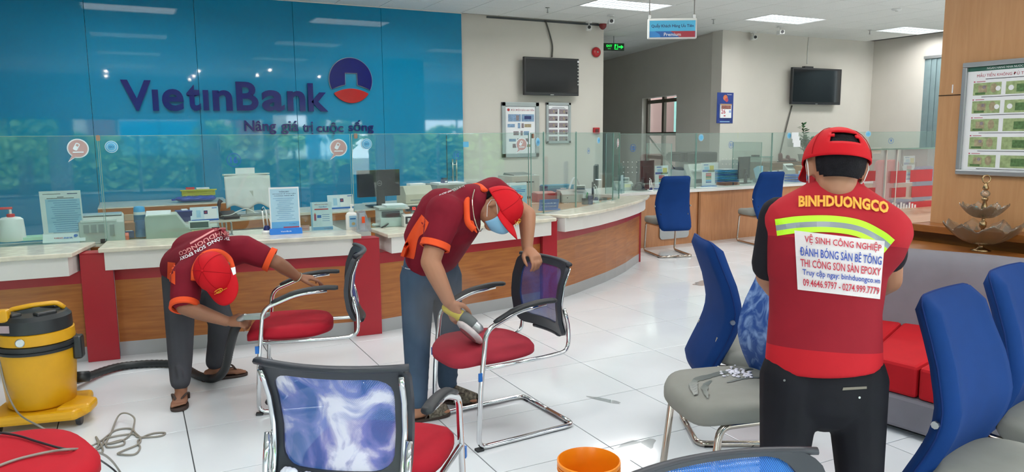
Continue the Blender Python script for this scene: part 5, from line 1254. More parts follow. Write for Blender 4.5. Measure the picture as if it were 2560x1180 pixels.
# framed notices on the white wall
pt, w, h = on_wall('notice_frame', 'larger grey framed banknote notice left under the wall screen', 'poster', 1253, 255, 1346, 392, 10.098, 'framed notices')
f = MB(); q = .06
for a_ in ((-w/2, w/2, h/2-q, h/2), (-w/2, w/2, -h/2, -h/2+q), (-w/2, -w/2+q, -h/2, h/2), (w/2-q, w/2, -h/2, h/2)): f.box(a_[0], a_[1], -.03, 0, a_[2], a_[3])
M_fr2 = mat('frame_grey', '#a2aaac', .35, metal=.3); f.obj('frame', M_fr2, pt, bevel=.004); MB().box(-w/2+q, w/2-q, -.012, -.003, -h/2+q, h/2-q).obj('sheet', M_paper, pt)
text('ĐẶC ĐIỂM BẢO AN TIỀN', M_redink, 'title_text', pt, (.04, -.0135, h/2-.115), w=w*.62, ext=0); flat(disc(.022, 14), -.013, M_sred, 'round_seal', pt, -w*.32, h/2-.115)
rectp(pt, -w*.16, h/2-.235, w*.34, .11, M_bln, 'banknote'); rectp(pt, w*.20, h/2-.235, w*.34, .11, M_bln, 'banknote'); rectp(pt, -w*.08, h/2-.235, .05, .08, M_grn, 'note_oval', -.0135); rectp(pt, w*.2, h/2-.23, .12, .05, M_navy, 'note_field', -.0135)
for zz, items in ((-.37, ((-.25, .15, .05), (-.04, .05, .08), (.06, .05, .07), (.2, .14, .05))), (-.49, ((-.12, .11, .06), (.03, .045, .07), (.16, .11, .06))), (-.60, ((-.22, .14, .04), (-.0, .14, .05), (.18, .06, .05))), (-.69, ((-.15, .1, .06), (.2, .1, .04)))):
    for x, a_, b_ in items: rectp(pt, x*w, h/2+zz*.95, a_*w*1.3, b_, [M_grn, M_bln, M_note3][int(abs(x)*100) % 3], 'note_detail')
pt, w, h = on_wall('notice_frame', 'narrow grey framed sheet of ten brown notes beside the larger notice', 'poster', 1364, 256, 1425, 358, 10.098, 'framed notices')
f = MB(); q = .04
for a_ in ((-w/2, w/2, h/2-q, h/2), (-w/2, w/2, -h/2, -h/2+q), (-w/2, -w/2+q, -h/2, h/2), (w/2-q, w/2, -h/2, h/2)): f.box(a_[0], a_[1], -.03, 0, a_[2], a_[3])
f.obj('frame', M_fr2, pt, bevel=.004); MB().box(-w/2+q, w/2-q, -.012, -.003, -h/2+q, h/2-q).obj('sheet', M_paper, pt)
rectp(pt, 0, h/2-.075, .22, .006, M_ink, 'title_line'); rectp(pt, 0, h/2-.093, .26, .006, M_ink, 'title_line')
for i in range(2):
    for j in range(5):
        x = (-.5+i)*.185; z = h/2-.14-j*.105; rectp(pt, x, z, .16, .075, M_grn, 'banknote'); rectp(pt, x+.055, z-.02, .03, .02, M_ink, 'note_mark', -.0134); flat([(p[0]*.6, p[1]) for p in disc(.022, 10)], -.0136, M_note3, 'note_oval', pt, x+.01, z)
# fire alarm bell, call point, strobe, switch
def bell(lab, px, py, Y, r, name, cat):
    p = G(px, py, Y=Y); t = thing(name, lab, cat, (p.x, Y, p.z)); M = Matrix.Rotation(PI/2, 4, 'X')
    MB().lathe([(r*.5, 0), (r*.5, .02), (r, .022), (r, .035), (r*.93, .05), (r*.6, .066), (r*.2, .072), (.004, .073)], 32, M=M).obj('gong', mat('alarm_red', '#b3202a', .3), t, smooth=True, auto=.7)
    MB().lathe([(.014, .07), (.014, .08), (.004, .083)], 12, M=M).obj('centre_nut', M_steel, t, smooth=True); return t
bell('round red fire alarm bell near the corner of the white wall', 1488, 131, 10.1, .078, 'alarm_bell', 'alarm bell')
p = G(1507, 60, Y=10.0); t = thing('fire_strobe', 'small dark red dome under ceiling at the corridor corner', 'strobe', (p.x, 10.0, HC)); MB().lathe([(.06, 0), (.06, -.03), (.055, -.06), (.03, -.09), (.004, -.1)], 20).obj('dome', mat('strobe_red', '#7a1a20', .25), t, smooth=True); MB().lathe([(.065, 0), (.065, -.012)], 20).obj('collar', M_wplas, t)
t, w, h = on_wall('call_point', 'small red fire call point box low on the white wall corner', 'call point', 1482, 319, 1496, 334, 10.1)
MB().box(-w/2, w/2, -.04, 0, -h/2, h/2).obj('box', MATS['alarm_red'], t, bevel=.004); MB().box(-w*.3, w*.3, -.043, -.04, -h*.3, h*.25).obj('break_glass', mat('call_glass', '#5c2a2a', .2), t)
t, w, h = on_wall('wall_switch', 'cream switch plate on the far wall beside the calendar pillar', 'switch', 1834, 331, 1844, 347, 9.858)
MB().box(-w/2, w/2, -.012, 0, -h/2, h/2).obj('plate', mat('cream_plate', '#d3cca8', .4), t, bevel=.002); MB().box(-w*.2, w*.2, -.017, -.012, -h*.25, h*.25).obj('rocker', M_wplas, t)
# wall calendar
t, w, h = on_wall('wall_calendar', 'blue block calendar showing 26 on the white pillar', 'calendar', 1793, 231, 1831, 308, 9.797)
MB().box(-w/2, w/2, -.006, 0, -h/2, h/2).obj('board', mat('calendar_blue', '#1c3a86', .4, var=.2, vscale=6), t); flat(disc(.05, 16), -.007, mat('calendar_orange', '#c9704a', .6, var=.3, vscale=20), 'flower_print', t, 0, h*.33); flat(disc(.035, 12), -.0075, M_redink, 'flower_print', t, .03, h*.26)
MB().box(-w*.34, w*.34, -.03, -.006, -h*.33, h*.13).obj('day_block', M_paper, t, bevel=.002); MB().box(-w*.34, w*.34, -.034, -.03, h*.09, h*.13).obj('block_header', mat('calendar_tan', '#b08a63', .5), t); MB().box(-w*.3, w*.3, -.031, -.03, -.02, h*.08).obj('block_photo', mat('calendar_photo', '#8c5a52', .6, var=.5, vscale=30), t)
text('26', M_redink, 'date_text', t, (-.06, -.031, -h*.12), h=.075, ext=0, bold=.02); rectp(t, .09, -h*.1, .05, .01, M_bluep, 'lunar_line', -.031); rectp(t, .09, -h*.14, .05, .01, M_bluep, 'lunar_line', -.031); rectp(t, -.03, -h*.26, .04, .02, M_redink, 'week_line', -.031)
rectp(t, 0, -h*.45, w*.6, .012, M_lblue, 'foot_line', -.0065); text('VietinBank', M_paper, 'calendar_brand', t, (w*.25, -.0068, h*.44), w=.11, ext=0)
# exit sign hung in the corridor
a = G(1512, 107, Y=11.2); b = G(1556, 128, Y=11.2); w = b.x-a.x; h = a.z-b.z
t = thing('exit_sign', 'green lit EXIT sign with running man and arrow in corridor', 'exit sign', ((a.x+b.x)/2, 11.2, (a.z+b.z)/2), -.25)
M_gl = mat('exit_green', '#18d84a', .5, emit='#19e04c', estr=1.4); M_gb = mat('exit_back', '#0d2f1a', .4)
MB().box(-w/2, w/2, -.025, .025, -h/2, h/2).obj('panel', M_gb, t, bevel=.004)
text('EXIT', M_gl, 'exit_text', t, (-w*.24, -.027, h*.12), h=h*.3, ext=0, bold=.02); text('LỐI RA', M_gl, 'exit_text', t, (-w*.24, -.027, -h*.22), h=h*.16, ext=0)
rectp(t, w*.1, 0, w*.16, h*.72, M_gl, 'door_pictogram', -.026)
mn = MB().tube([(w*.13, -.028, h*.22), (w*.1, -.028, 0), (w*.06, -.028, -h*.28)], .009, 6).tube([(w*.1, -.028, 0), (w*.14, -.028, -h*.15), (w*.13, -.028, -h*.3)], .009, 6).tube([(w*.06, -.028, h*.05), (w*.1, -.028, h*.12), (w*.15, -.028, h*.04)], .007, 6).lathe([(.001, -.012), (.012, 0), (.001, .012)], 10, M=Matrix.Translation((w*.13, -.028, h*.31))); mn.obj('running_figure', M_gb, t)
ar = [(-.05, .012), (0, .012), (0, .035), (.045, 0), (0, -.035), (0, -.012), (-.05, -.012)]; flat(ar, -.027, M_gl, 'arrow', t, w*.34, 0)
MB().tube([(0, 0, h/2), (0, 0, HC-(a.z+b.z)/2)], .008, 6).obj('hanger', M_steel, t)
# hanging counter sign
a = G(1620, 45, d=6.3); b = G(1742, 45, d=6.3); cz = G(1680, 72, d=6.3); w = (b-a).length; h = G(1680, 47, d=6.3).z-G(1680, 97, d=6.3).z
ang = -YAW-.03
t = thing('hanging_sign', 'blue hanging counter sign with two ceiling rods', 'sign', (cz.x, cz.y, cz.z), ang)
MB().box(-w/2, w/2, -.02, .02, -h/2, h/2).obj('frame', M_wplas, t, bevel=.01); rectp(t, 0, h*.13, w*.93, h*.52, mat('sign_cyan', '#49b7e4', .4), 'upper_field', -.0205); rectp(t, 0, -h*.28, w*.93, h*.30, mat('sign_blue', '#1c5fae', .4), 'lower_field', -.0205)
flat([(-.02, -h*.15), (w*.26, -h*.15), (w*.26, h*.15), (-.1, h*.15)], -.021, mat('sign_crimson', '#a8283c', .4), 'red_swoosh', t, w*.2, -h*.28, .0006); flat([(-w*.2, -h*.15), (w*.02, -h*.15), (-.0, h*.0), (-w*.1, h*.15), (-w*.2, h*.15)], -.0213, mat('sign_midblue', '#2f86cf', .4), 'blue_swoosh', t, -w*.26, -h*.28, .0006)
text('Quầy Khách Hàng Ưu Tiên', M_navy, 'sign_text', t, (0, -.0212, h*.13), w=w*.86, ext=0, bold=.02); text('Premium', M_paper, 'sign_text', t, (0, -.0222, -h*.29), h=h*.17, ext=0, bold=.01)
for px in (1623, 1734):
    q = G(px, 42, d=6.3); q = Matrix.Rotation(-ang, 3, 'Z')@(q-t.location); MB().tube([(q.x, 0, h/2-.01), (q.x, 0, HC-cz.z)], .005, 6).obj('hanging_rod', M_steel, t); MB().box(q.x-.012, q.x+.012, -.012, .012, h/2, h/2+.03).obj('rod_clamp', M_steel, t)
# spotlights on a bar near the entrance, mirrored by the teal wall
M_spot = mat('spot_lamp', '#fff6e6', .5, emit='#fff3dc', estr=120)
for k, (px, py) in enumerate([(265, 178), (265, 190), (497, 178), (485, 190), (474, 198), (675, 175), (643, 188), (798, 192), (960, 202)]):
    v = G(px, py, z=3.05); t = thing('spot_lamp', 'small ceiling spotlight number %s from the entrance corner over the hall' % ['one', 'two', 'three', 'four', 'five', 'six', 'seven', 'eight', 'nine'][k], 'spotlight', (v.x, 20.03-v.y, HC), 0, 'entrance spotlights')
    MB().tube([(0, 0, 0), (0, 0, -.15)], .01, 8).obj('stem', M_steel, t); MB().lathe([(.03, -.10), (.04, -.17), (.036, -.17), (.02, -.12)], 16).obj('shade', M_steel, t, smooth=True); MB().lathe([(.004, -.195), (.024, -.185), (.028, -.168), (.02, -.15)], 14).obj('bulb', M_spot, t, smooth=True)
# ============================================================= things on the counters and desks
class D:
    def __init__(s, name, lab, cat, px, py, z, rz=0, group=None, Y=None):
        p = G(px, py, z=z) if Y is None else G(px, py, Y=Y); s.p = p; s.z0 = p.z
        s.k = (p-EYEP).dot(FWD)/FPX; s.t = thing(name, lab, cat, p, rz, group); s.rz = rz
    def box(s, nm, mt, x0, x1, y0, y1, z0, z1, bevel=.003, M=None):   # x and z in image pixels at that distance, y in metres
        k = s.k; return MB().box(x0*k, x1*k, y0, y1, z0*k, z1*k, M=M).obj(nm, mt, s.t, bevel=bevel)
    def poly(s, nm, mt, pts, x0, x1, bevel=.003):  # side profile (y m, z px) extruded along x
        k = s.k; n = len(pts); vs = [Vector((x*k, p[0], p[1]*k)) for x in (x0, x1) for p in pts]
        return MB().add(vs, [tuple(range(n)), tuple(range(2*n-1, n-1, -1))]+[(i, n+i, n+(i+1) % n, (i+1) % n) for i in range(n)]).obj(nm, mt, s.t, bevel=bevel)
    def lathe(s, nm, mt, prof, x=0, y=0, seg=20, sx=1, sy=1): 
        k = s.k; return MB().lathe([(r*k, z*k) for r, z in prof], seg, M=Matrix.Translation((x*k, y, 0)), sx=sx, sy=sy).obj(nm, mt, s.t, smooth=True, auto=.6)
    def tube(s, nm, mt, pts, r, seg=8): k = s.k; return MB().tube([(x*k, y, z*k) for x, y, z in pts], r, seg).obj(nm, mt, s.t, smooth=True)
    def txt(s, w_, mt, x, y, z, w=None, h=None, bold=.01, nm='print', rx=PI/2):
        k = s.k; return text(w_, mt, nm, s.t, (x*k, y, z*k), w*k if w else None, h*k if h else None, ext=0, bold=bold, rx=rx)
def sheet_stand(d, w, h, lean, face, base=None, back=None):
    """leaning printed board on a base; returns a placer for flat prints on it"""
    k = d.k; T = Matrix.Rotation(-lean, 4, 'X')
    MB().box(-w/2*k, w/2*k, -.002, .003, 0, h*k, M=T).obj('board', face, d.t)
    MB().box(-w*.25*k, w*.25*k, .003, .005, 0, h*.7*k, M=Matrix.Rotation(-lean-.35, 4, 'X')@Matrix.Translation((0, .0, 0))).obj('rear_support', back or M_wplas, d.t)
    def pr(x, z, ww, hh, mt, nm='print', y=-.0027): return MB().box((x-ww/2)*k, (x+ww/2)*k, y-.0004, y, (z-hh/2)*k, (z+hh/2)*k, M=T).obj(nm, mt, d.t)
    def tx(s_, x, z, mt, ww=None, hh=None, bold=.01, y=-.0034): 
        mb = text_mesh(s_, ww*k if ww else None, hh*k if hh else None, bold=bold, res=2); mb.v = [T@Vector((v.x+x*k, y, v.y+z*k)) for v in mb.v]; return mb.obj('print_text', mt, d.t)
    return pr, tx
# --- left counter
d = D('pump_bottle', 'white pump bottle with red pump head on left counter', 'bottle', 33, 603, ZT)
d.lathe('bottle', M_wplas, [(27, 0), (29, 2), (28, 30), (26, 55), (20, 60), (8, 62)], sy=.6); d.lathe('neck_ring', mat('pump_red', '#d4252c', .35), [(9, 61), (9, 68), (6, 69)]); d.lathe('pump_stem', M_wplas, [(3, 68), (3, 80), (8, 71)][:2]); d.box('spout', MATS['pump_red'], -22, 5, -.008, .008, 80, 86); d.box('rear_label', M_gplas, -2, 12, -.0345, -.034, 10, 38, 0)
d = D('sign_stand', 'white document stand with bank name base on the left counter', 'sign stand', 163, 603, ZT, -.05, 'counter document stands')
d.poly('base_panel', M_paper, [(-.05, 0), (-.045, 0), (.0, 22), (-.005, 22)], -46, 46)
pr, tx = sheet_stand(d, 88, 128, -.14, M_paper)
pr(4, 66, 74, 84, M_lblue, 'blue_field')
for k in range(16): pr(4+((k*7) % 5)*2, 104-k*5.4, 62-((k*13) % 17), .9, M_inkb, 'text_line', -.0032)
pr(-18, 121, 38, 1.2, M_ink, 'letterhead'); pr(26, 121, 22, 2, M_navy, 'letterhead'); pr(0, 113, 14, 1.4, M_ink, 'heading'); pr(0, 110, 58, 1.4, M_ink, 'heading')
mb = text_mesh('Vietin', 20*d.k, None, bold=.02); mb.v = [Vector((v.x-13*d.k, -.0245+v.y*.9-.0035, v.y*.78+11*d.k)) for v in mb.v]; mb.obj('base_text', M_redink, d.t)
mb = text_mesh('Bank', 20*d.k, None, bold=.02); mb.v = [Vector((v.x+9*d.k, -.0245+v.y*.9-.0035, v.y*.78+11*d.k)) for v in mb.v]; mb.obj('base_text', M_bluep, d.t)
dd = disc(4.5*d.k, 16); MB().add([Vector((x+25*d.k, -.0215+z*.9-.0035, z*.78+14*d.k)) for x, z in dd], [tuple(range(16))]).obj('base_emblem', M_bluep, d.t)
d = D('green_tray', 'pale green plastic tray lying behind the sign stand', 'tray', 96, 598, ZT)
M_gt = mat('mint_plastic', '#b5dcc8', .3); d.box('tray_floor', M_gt, -36, 36, -.06, .06, 0, 2); d.box('tray_rim', M_gt, -36, 36, -.062, -.056, 0, 9); d.box('tray_rim', M_gt, -36, 36, .056, .062, 0, 9); d.box('tray_rim', M_gt, -37, -34, -.06, .06, 0, 9); d.box('tray_rim', M_gt, 34, 37, -.06, .06, 0, 9)
d = D('lime_box', 'lime green little box at the very left frame edge', 'box', -4, 604, ZT)
d.box('box', mat('lime_card', '#7fd21f', .5), -12, 10, -.03, .03, 0, 16); d.box('lid', mat('lime_card2', '#8ee02d', .5), -13, 11, -.031, .031, 13, 17)
# --- first staff shelf, behind the glass
ZS = .745
d = D('passbook_printer', 'whitish grey passbook printer behind glass left of red pilaster', 'printer', 258, 604, ZS)
d.poly('body', M_gplas, [(-.12, 0), (-.125, 52), (-.07, 64), (.1, 66), (.13, 40), (.13, 0)], -48, 50, .006)
for x in (-38, -22, -6): d.box('vent', mat('vent_grey', '#8d918c', .5), x, x+12, -.1275, -.122, 28, 48, 0)
d.box('side_vent', MATS['vent_grey'], 18, 28, -.1275, -.122, 18, 46, 0); d.box('paper_guide', M_wplas, -44, 34, -.128, -.12, 54, 60); d.box('top_cover', mat('smoke_cover', '#b5c3c6', .15), -44, 46, -.05, .1, 66, 70); d.box('power_socket', M_black, -4, 10, -.129, -.121, 2, 12)
d = D('tape_dispenser', 'orange tape dispenser behind glass beside the red pilaster', 'tape dispenser', 303, 600, ZS+.005)
M_odk = mat('dispenser_orange', '#e8582a', .4); d.poly('base', M_odk, [(-.02, 0), (-.02, 10), (.0, 18), (.02, 14), (.025, 0)], -18, 18); d.lathe('tape_roll', M_wplas, [(4, 16), (6, 18), (6, 22), (4, 22)], x=4)
d = D('navy_box', 'small navy carton beside the orange tape dispenser', 'box', 324, 594, ZS+.01); d.box('carton', M_navy, -11, 11, -.03, .03, 0, 17); d.box('flap', M_wplas, -8, 8, -.025, .025, 17, 18.5)
d = D('water_bottle', 'blue tumbler bottle with light blue lid behind the glass', 'bottle', 353, 592, ZS+.01)
M_bb = glass('blue_bottle', tint=(.25, .55, .8), refl=.12, smudge=.35, smc=(.12, .35, .6)); d.lathe('bottle', M_bb, [(13, 0), (14.5, 2), (14, 30), (13.5, 56), (12, 58)]); d.lathe('band', M_wplas, [(13.5, 55), (13.5, 63)]); d.lathe('lid', mat('lid_blue', '#3fa0d8', .3), [(13, 63), (13, 71), (11, 76), (4, 77)]); d.lathe('water', mat('bottle_blue', '#3b7fb5', .3), [(11, 2), (11.5, 40), (11, 41)])
d = D('open_carton', 'open brown carton box standing behind the blue bottle', 'box', 345, 585, ZS, 0, Y=6.28)
d.t.location.z = ZS+.002; M_cb = mat('cardboard', '#a9784e', .8, var=.1)
d.box('carton', M_cb, -30, 36, -.08, .08, 0, 40); d.box('flap', mat('carton_inside', '#c9b79c', .8), -36, -30, -.08, .08, 32, 62); d.box('flap', MATS['carton_inside'], -28, 34, .07, .08, 40, 56)
d = D('note_counter', 'long grey note counting machine with tilted display behind the glass', 'counting machine', 458, 592, ZS+.01, -.05)
M_nc = mat('machine_green_grey', '#aeb5a8', .45); d.poly('body', M_nc, [(-.11, 0), (-.11, 22), (-.02, 24), (-.02, 24), (.12, 26), (.12, 0)], -82, 86, .004)
k = d.k; MB().prism([(-82*k, 0), (-82*k, 56*k), (-74*k, 60*k), (-12*k, 61*k), (8*k, 30*k), (20*k, 24*k), (20*k, 0)], -.105, .115, M=XZ).obj('hopper_block', M_nc, d.t, bevel=.006)
d.poly('paper_tray', M_wplas, [(-.08, 58), (-.07, 62), (.1, 66), (.1, 60)], -80, -24); d.box('display_case', M_wplas, 14, 62, -.118, -.09, 22, 42); d.box('display', mat('lcd_grey', '#5d6b68', .2), 17, 59, -.1195, -.118, 25, 39, 0); d.box('control_strip', mat('label_cream', '#e3dcae', .5), 20, 70, -.1125, -.11, 8, 20, 0); flat(disc(3.5*k, 12), -.1135, M_odk, 'round_mark', d.t, 27*k, 14*k); d.box('stacker_slot', M_black, 66, 84, -.1125, -.11, 16, 24, 0)
d = D('steel_bill_rack', 'upright steel plates of a bill rack beside the counting machine', 'rack', 562, 588, ZS+.01)
for x in (-14, -5, 4, 16): d.box('plate', M_steel, x-1, x+1, -.05, .03, 0, 32, 0)
d.box('base', M_steel, -18, 20, -.05, .05, 0, 2)
# --- rear desks
d = D('navy_bin', 'navy plastic box left of the card stand on staff desk', 'box', 459, 546, .745, .1, Y=7.3); d.t.location.z = .746; d.box('box', M_navy, -16, 18, -.06, .06, 0, 26); d.box('rim', mat('navy_rim', '#2a3a86', .4), -17, 19, -.062, .062, 24, 27); d.box('papers', M_paper, -4, 10, -.03, .03, 26, 30)
def card_stand(lab, px, py, Y):
    d = D('card_stand', lab, 'card stand', px, py, 0, .08, 'pale blue card stands', Y=Y); d.t.location.z = .7475
    pr, tx = sheet_stand(d, 66, 34, .15, mat('pale_card', '#cfe3ef', .5)); pr(14, 17, 30, 30, M_paper, 'white_field', -.0026); pr(3, 20, 9, 9, M_navy, 'app_icon', -.0031); pr(3, 20, 5, 4, mat('icon_red', '#a33a4a', .5), 'icon_mark', -.0036); pr(24, 30, 12, 2, M_bluep, 'wave_mark', -.0031); pr(-14, 17, 10, 18, M_lblue, 'figure_patch', -.0031)
    d.box('plinth', M_bluep, -32, 32, -.012, .02, -1, 3, 0)
card_stand('pale blue card stand left of the white covered monitor', 512, 541, 7.25)
card_stand('pale blue card stand left of the dark monitor', 853, 523, 7.72)
d = D('desk_phone', 'black desk telephone by the white covered monitor', 'telephone', 567, 542, 0, .2, Y=7.32); d.t.location.z = .746
d.poly('base', M_black, [(-.09, 0), (-.09, 6), (.08, 18), (.08, 0)], -14, 24); k = d.k; MB().tube([(-16*k, -.02, 8*k), (-20*k, -.0, 20*k), (-14*k, .03, 40*k), (-9*k, .03, 46*k)], .02, 10, rs=[.022, .016, .017, .024]).obj('handset', M_black, d.t, smooth=True); MB().tube(bez([(-16*k, -.02, 8*k), (0, -.12, 12*k), (22*k, -.1, 20*k), (48*k, -.05, 22*k), (70*k, -.04, 10*k)], 6), .004, 6).obj('cord', M_wplas, d.t, smooth=True)
d = D('covered_monitor', 'monitor seen from behind draped in white sheet with paper on top', 'monitor', 622, 543, 0, .12, Y=7.6); d.t.location.z = .746
d.box('case', M_black, -52, 50, -.02, .02, 26, 100); d.box('stand_column', M_gplas, -8, 10, -.06, -.02, 0, 60); k = d.k
def dr(u, v): x = (-56+110*u)*k; z = (100-78*v+10*v*math.sin(u*11)*.6-6*abs(u-.5))*k; y = -.028-.035*v*(1+.3*math.sin(u*17))-.01; return (x, y, z)
MB().grid(26, 10, dr).obj('white_sheet', mat('sheet_plastic', '#d9dcdd', .35, var=.05, bump=.4, bscale=14), d.t, smooth=True, solid=.003); d.box('sheet_top', MATS['sheet_plastic'], -56, 54, -.04, .03, 99, 102, 0)
d.box('stand_base', M_wplas, -22, 26, -.1, .08, 0, 3); d.box('paper_on_top', M_paper, -26, 20, -.004, .004, 100, 116, 0); d.box('keyboard', mat('grey_keyboard', '#9a9d9b', .5), -30, 66, -.16, -.08, 0, 4)
d = D('yellow_basket', 'yellow green plastic basket on rear shelf holding red item', 'basket', 495, 474, 0, 0, Y=9.45); M_yg = mat('yellow_green_plastic', '#b9b91f', .4); d.t.location.z = .825
k = d.k
for x0, x1, y0, y1 in ((-38, 38, -.08, -.072), (-38, 38, .072, .08), (-38, -36, -.08, .08), (36, 38, -.08, .08)):
    for z in (0, 4.5, 9): d.box('slat', M_yg, x0, x1, y0, y1, z, z+3.2, 0)
for x in (-38, -19, 0, 19, 36): d.box('rib', M_yg, x, x+2, -.084, -.08, 0, 13, 0)
d.box('rim', M_yg, -42, 42, -.09, -.08, 12, 15, 0); d.box('basket_floor', M_yg, -36, 36, -.07, .07, 0, 1.5, 0); d.box('red_item', MATS['pump_red'], -28, -8, -.03, .02, 8, 20); d.box('papers', M_paper, -4, 26, -.04, .04, 10, 18)
d = D('blue_bag', 'shiny blue plastic bag lying under the yellow basket', 'bag', 490, 493, 0, 0, Y=9.4); d.t.location.z = .752
def bg_(u, v): a = 2*PI*v; x = -50+98*u; r = math.sin(min(1, u*4, (1-u)*6)*PI/2)**.6; return (x*d.k, math.cos(a)*.12*r, (8+7.5*math.sin(a)*r)*d.k*(1+.08*math.sin(u*23)))
MB().grid(24, 16, bg_).obj('bag', mat('blue_plastic_bag', '#1d3f9c', .2, var=.1), d.t, smooth=True); d.box('handle', MATS['blue_plastic_bag'], -56, -46, -.03, .03, 5, 9)
# --- second counter, customer side
def pens(lab, px, py, z, sc=1):
    d = D('pen_stand', lab, 'pen stand', px, py, z, 0, 'counter pen stands'); q = sc
    d.lathe('base', M_wplas, [(13*q, 0), (13*q, 5*q), (9*q, 9*q)]); d.lathe('holder', M_navy, [(9*q, 8*q), (8*q, 14*q), (6*q, 20*q)]); d.tube('pen', M_wplas, [(-6*q, 0, 12*q), (-9*q, 0, 58*q)], .005); d.tube('pen', M_wplas, [(3*q, 0, 14*q), (0, 0, 60*q)], .005); d.tube('pen_tip', M_black, [(-9*q, 0, 58*q), (-9.4*q, 0, 64*q)], .0045)
    k = d.k*q; MB().tube(bez([(-9*k, 0, 63*k), (-4*k, .01, 66*k), (6*k, 0, 40*k), (10*k, -.01, 16*k), (4*k, -.02, 8*k)], 6), .003, 6).obj('cord', M_wplas, d.t, smooth=True)
pens('white pens on a round stand beside the tall blue notice', 668, 584, ZT)
d = D('sign_stand', 'tall light blue notice stand with bright blue foot on second counter', 'sign stand', 715, 584, ZT, -.1, 'counter document stands')
d.poly('foot', mat('foot_blue', '#1b6fc4', .35), [(-.045, 0), (-.04, 2), (-.012, 14), (.0, 14), (.03, 0)], -39, 39); pr, tx = sheet_stand(d, 72, 116, .05, M_paper)
mb = text_mesh('VietinBank', 26*d.k, None); mb.v = [Vector((v.x, -.027+v.y*.9-.005, v.y*.6+7*d.k)) for v in mb.v]; mb.obj('foot_text', M_paper, d.t)
pr(0, 66, 66, 92, mat('notice_blue', '#a9cfe2', .5), 'blue_field'); pr(0, 22, 66, 16, mat('notice_blue2', '#5fa8da', .5), 'footer_band', -.003); pr(14, 16, 38, 3, M_redink, 'red_band', -.0034)
tx('THÔNG BÁO', 0, 105, M_navy, 24, None, .02); tx('VIETINBANK SẼ THỰC HIỆN', 0, 99.5, M_navy, 56, 2.8, .02); tx('CHƯƠNG TRÌNH MỚI', 0, 95, M_navy, 48, 2.8, .02); tx('VietinBank', 18, 24, M_navy, 18)
for k in range(12): pr(-2+((k*5) % 4)*1.5, 88-k*4.7, 50-((k*11) % 23), .7, M_inkb, 'text_line', -.0032)
d = D('leaflet_stand', 'small white and red leaflet stand right of the tall blue notice', 'leaflet stand', 806, 575, ZT, -.12, 'small leaflet stands')
pr, tx = sheet_stand(d, 52, 70, .12, mat('leaflet_white', '#dfe9f2', .5), mat('x', '#c8d4da', .4)); pr(-24, 35, 4, 70, M_lblue, 'edge_band'); pr(0, 4, 52, 8, mat('leaflet_blue', '#4f9fd4', .5), 'footer_band'); tx('MIỄN PHÍ TRỌN ĐỜI', 0, 64, M_redink, 32, 3.2, .02); tx('VietinBank', 4, 58, M_bluep, 20); pr(0, 52, 34, 2.6, MATS['pump_red'], 'red_bar', -.0033); pr(-6, 34, 10, 7, M_bluep, 'screen_icon', -.0033); pr(-16, 32, 5, 16, M_redink, 'figure', -.0033); pr(-16, 41.5, 3.5, 3.5, mat('figure_skin', '#d8a98c', .6), 'figure_head', -.0033)
for k in range(4): pr(10, 38-k*5, 18, 1, M_inkb, 'text_line', -.0033)
tx('VietinBank', 12, 4, M_navy, 18)
d = D('pink_note', 'pink paper pad between the two counter stands', 'note pad', 763, 577, ZT, -.1); d.box('pad', mat('pink_paper', '#e0a79c', .7), -12, 11, -.003, .003, 0, 14, 0); d.box('pad_lines', M_redink, -9, 8, -.0036, -.003, 5, 6, 0)
d = D('wood_cabinet', 'small wooden cabinet with lock between the staff desks', 'cabinet', 760, 562, 0, .05, Y=7.05); d.t.location.z = 0
d.box('body', wood('cab_wood', '#8a623c', '#a0754a'), -12, 14, -.06, .3, 0, 205); d.box('top', M_marble, -14, 16, -.07, .31, 205, 212); flat(disc(.006, 10), -.0605, M_steel, 'lock', d.t, 0, 190*d.k)
d = D('sanitizer_bottle', 'white hand sanitizer pump bottle with blue label on counter', 'bottle', 880, 574, ZT)
d.lathe('bottle', M_wplas, [(14, 0), (15, 2), (15, 36), (12, 42), (6, 45)], sy=.7); d.lathe('neck', M_wplas, [(6, 45), (6, 52), (2.5, 53), (2.5, 60)]); d.box('pump_head', M_wplas, -3, 9, -.008, .008, 59, 64); d.box('label', M_lblue, -9, 9, -.0375, -.036, 8, 36, 0); d.box('label_text', M_inkb, -7, 7, -.0385, -.0375, 27, 30, 0); flat([(a*1.2, b) for a, b in disc(.012, 12)], -.039, mat('label_tan', '#c2b184', .6), 'label_picture', d.t, 1*d.k, 16*d.k)
d = D('leaflet_bag', 'clear bag of leaflets with orange label behind the sanitizer bottle', 'leaflet holder', 910, 578, ZT, .2)
M_cl = glass('clear_bag', tint=(.8, .86, .9), refl=.15, smudge=.25, smc=(.6, .66, .72)); k = d.k
MB().prism([(-16*k, 0), (16*k, 0), (10*k, 22*k), (0, 52*k), (-14*k, 50*k)], -.03, .03, M=XZ).obj('bag', M_cl, d.t); d.box('orange_label', M_orange, -10, -2, -.033, -.031, 22, 38, 0); d.box('leaflets', M_paper, -12, 2, -.01, .01, 4, 46, 0)
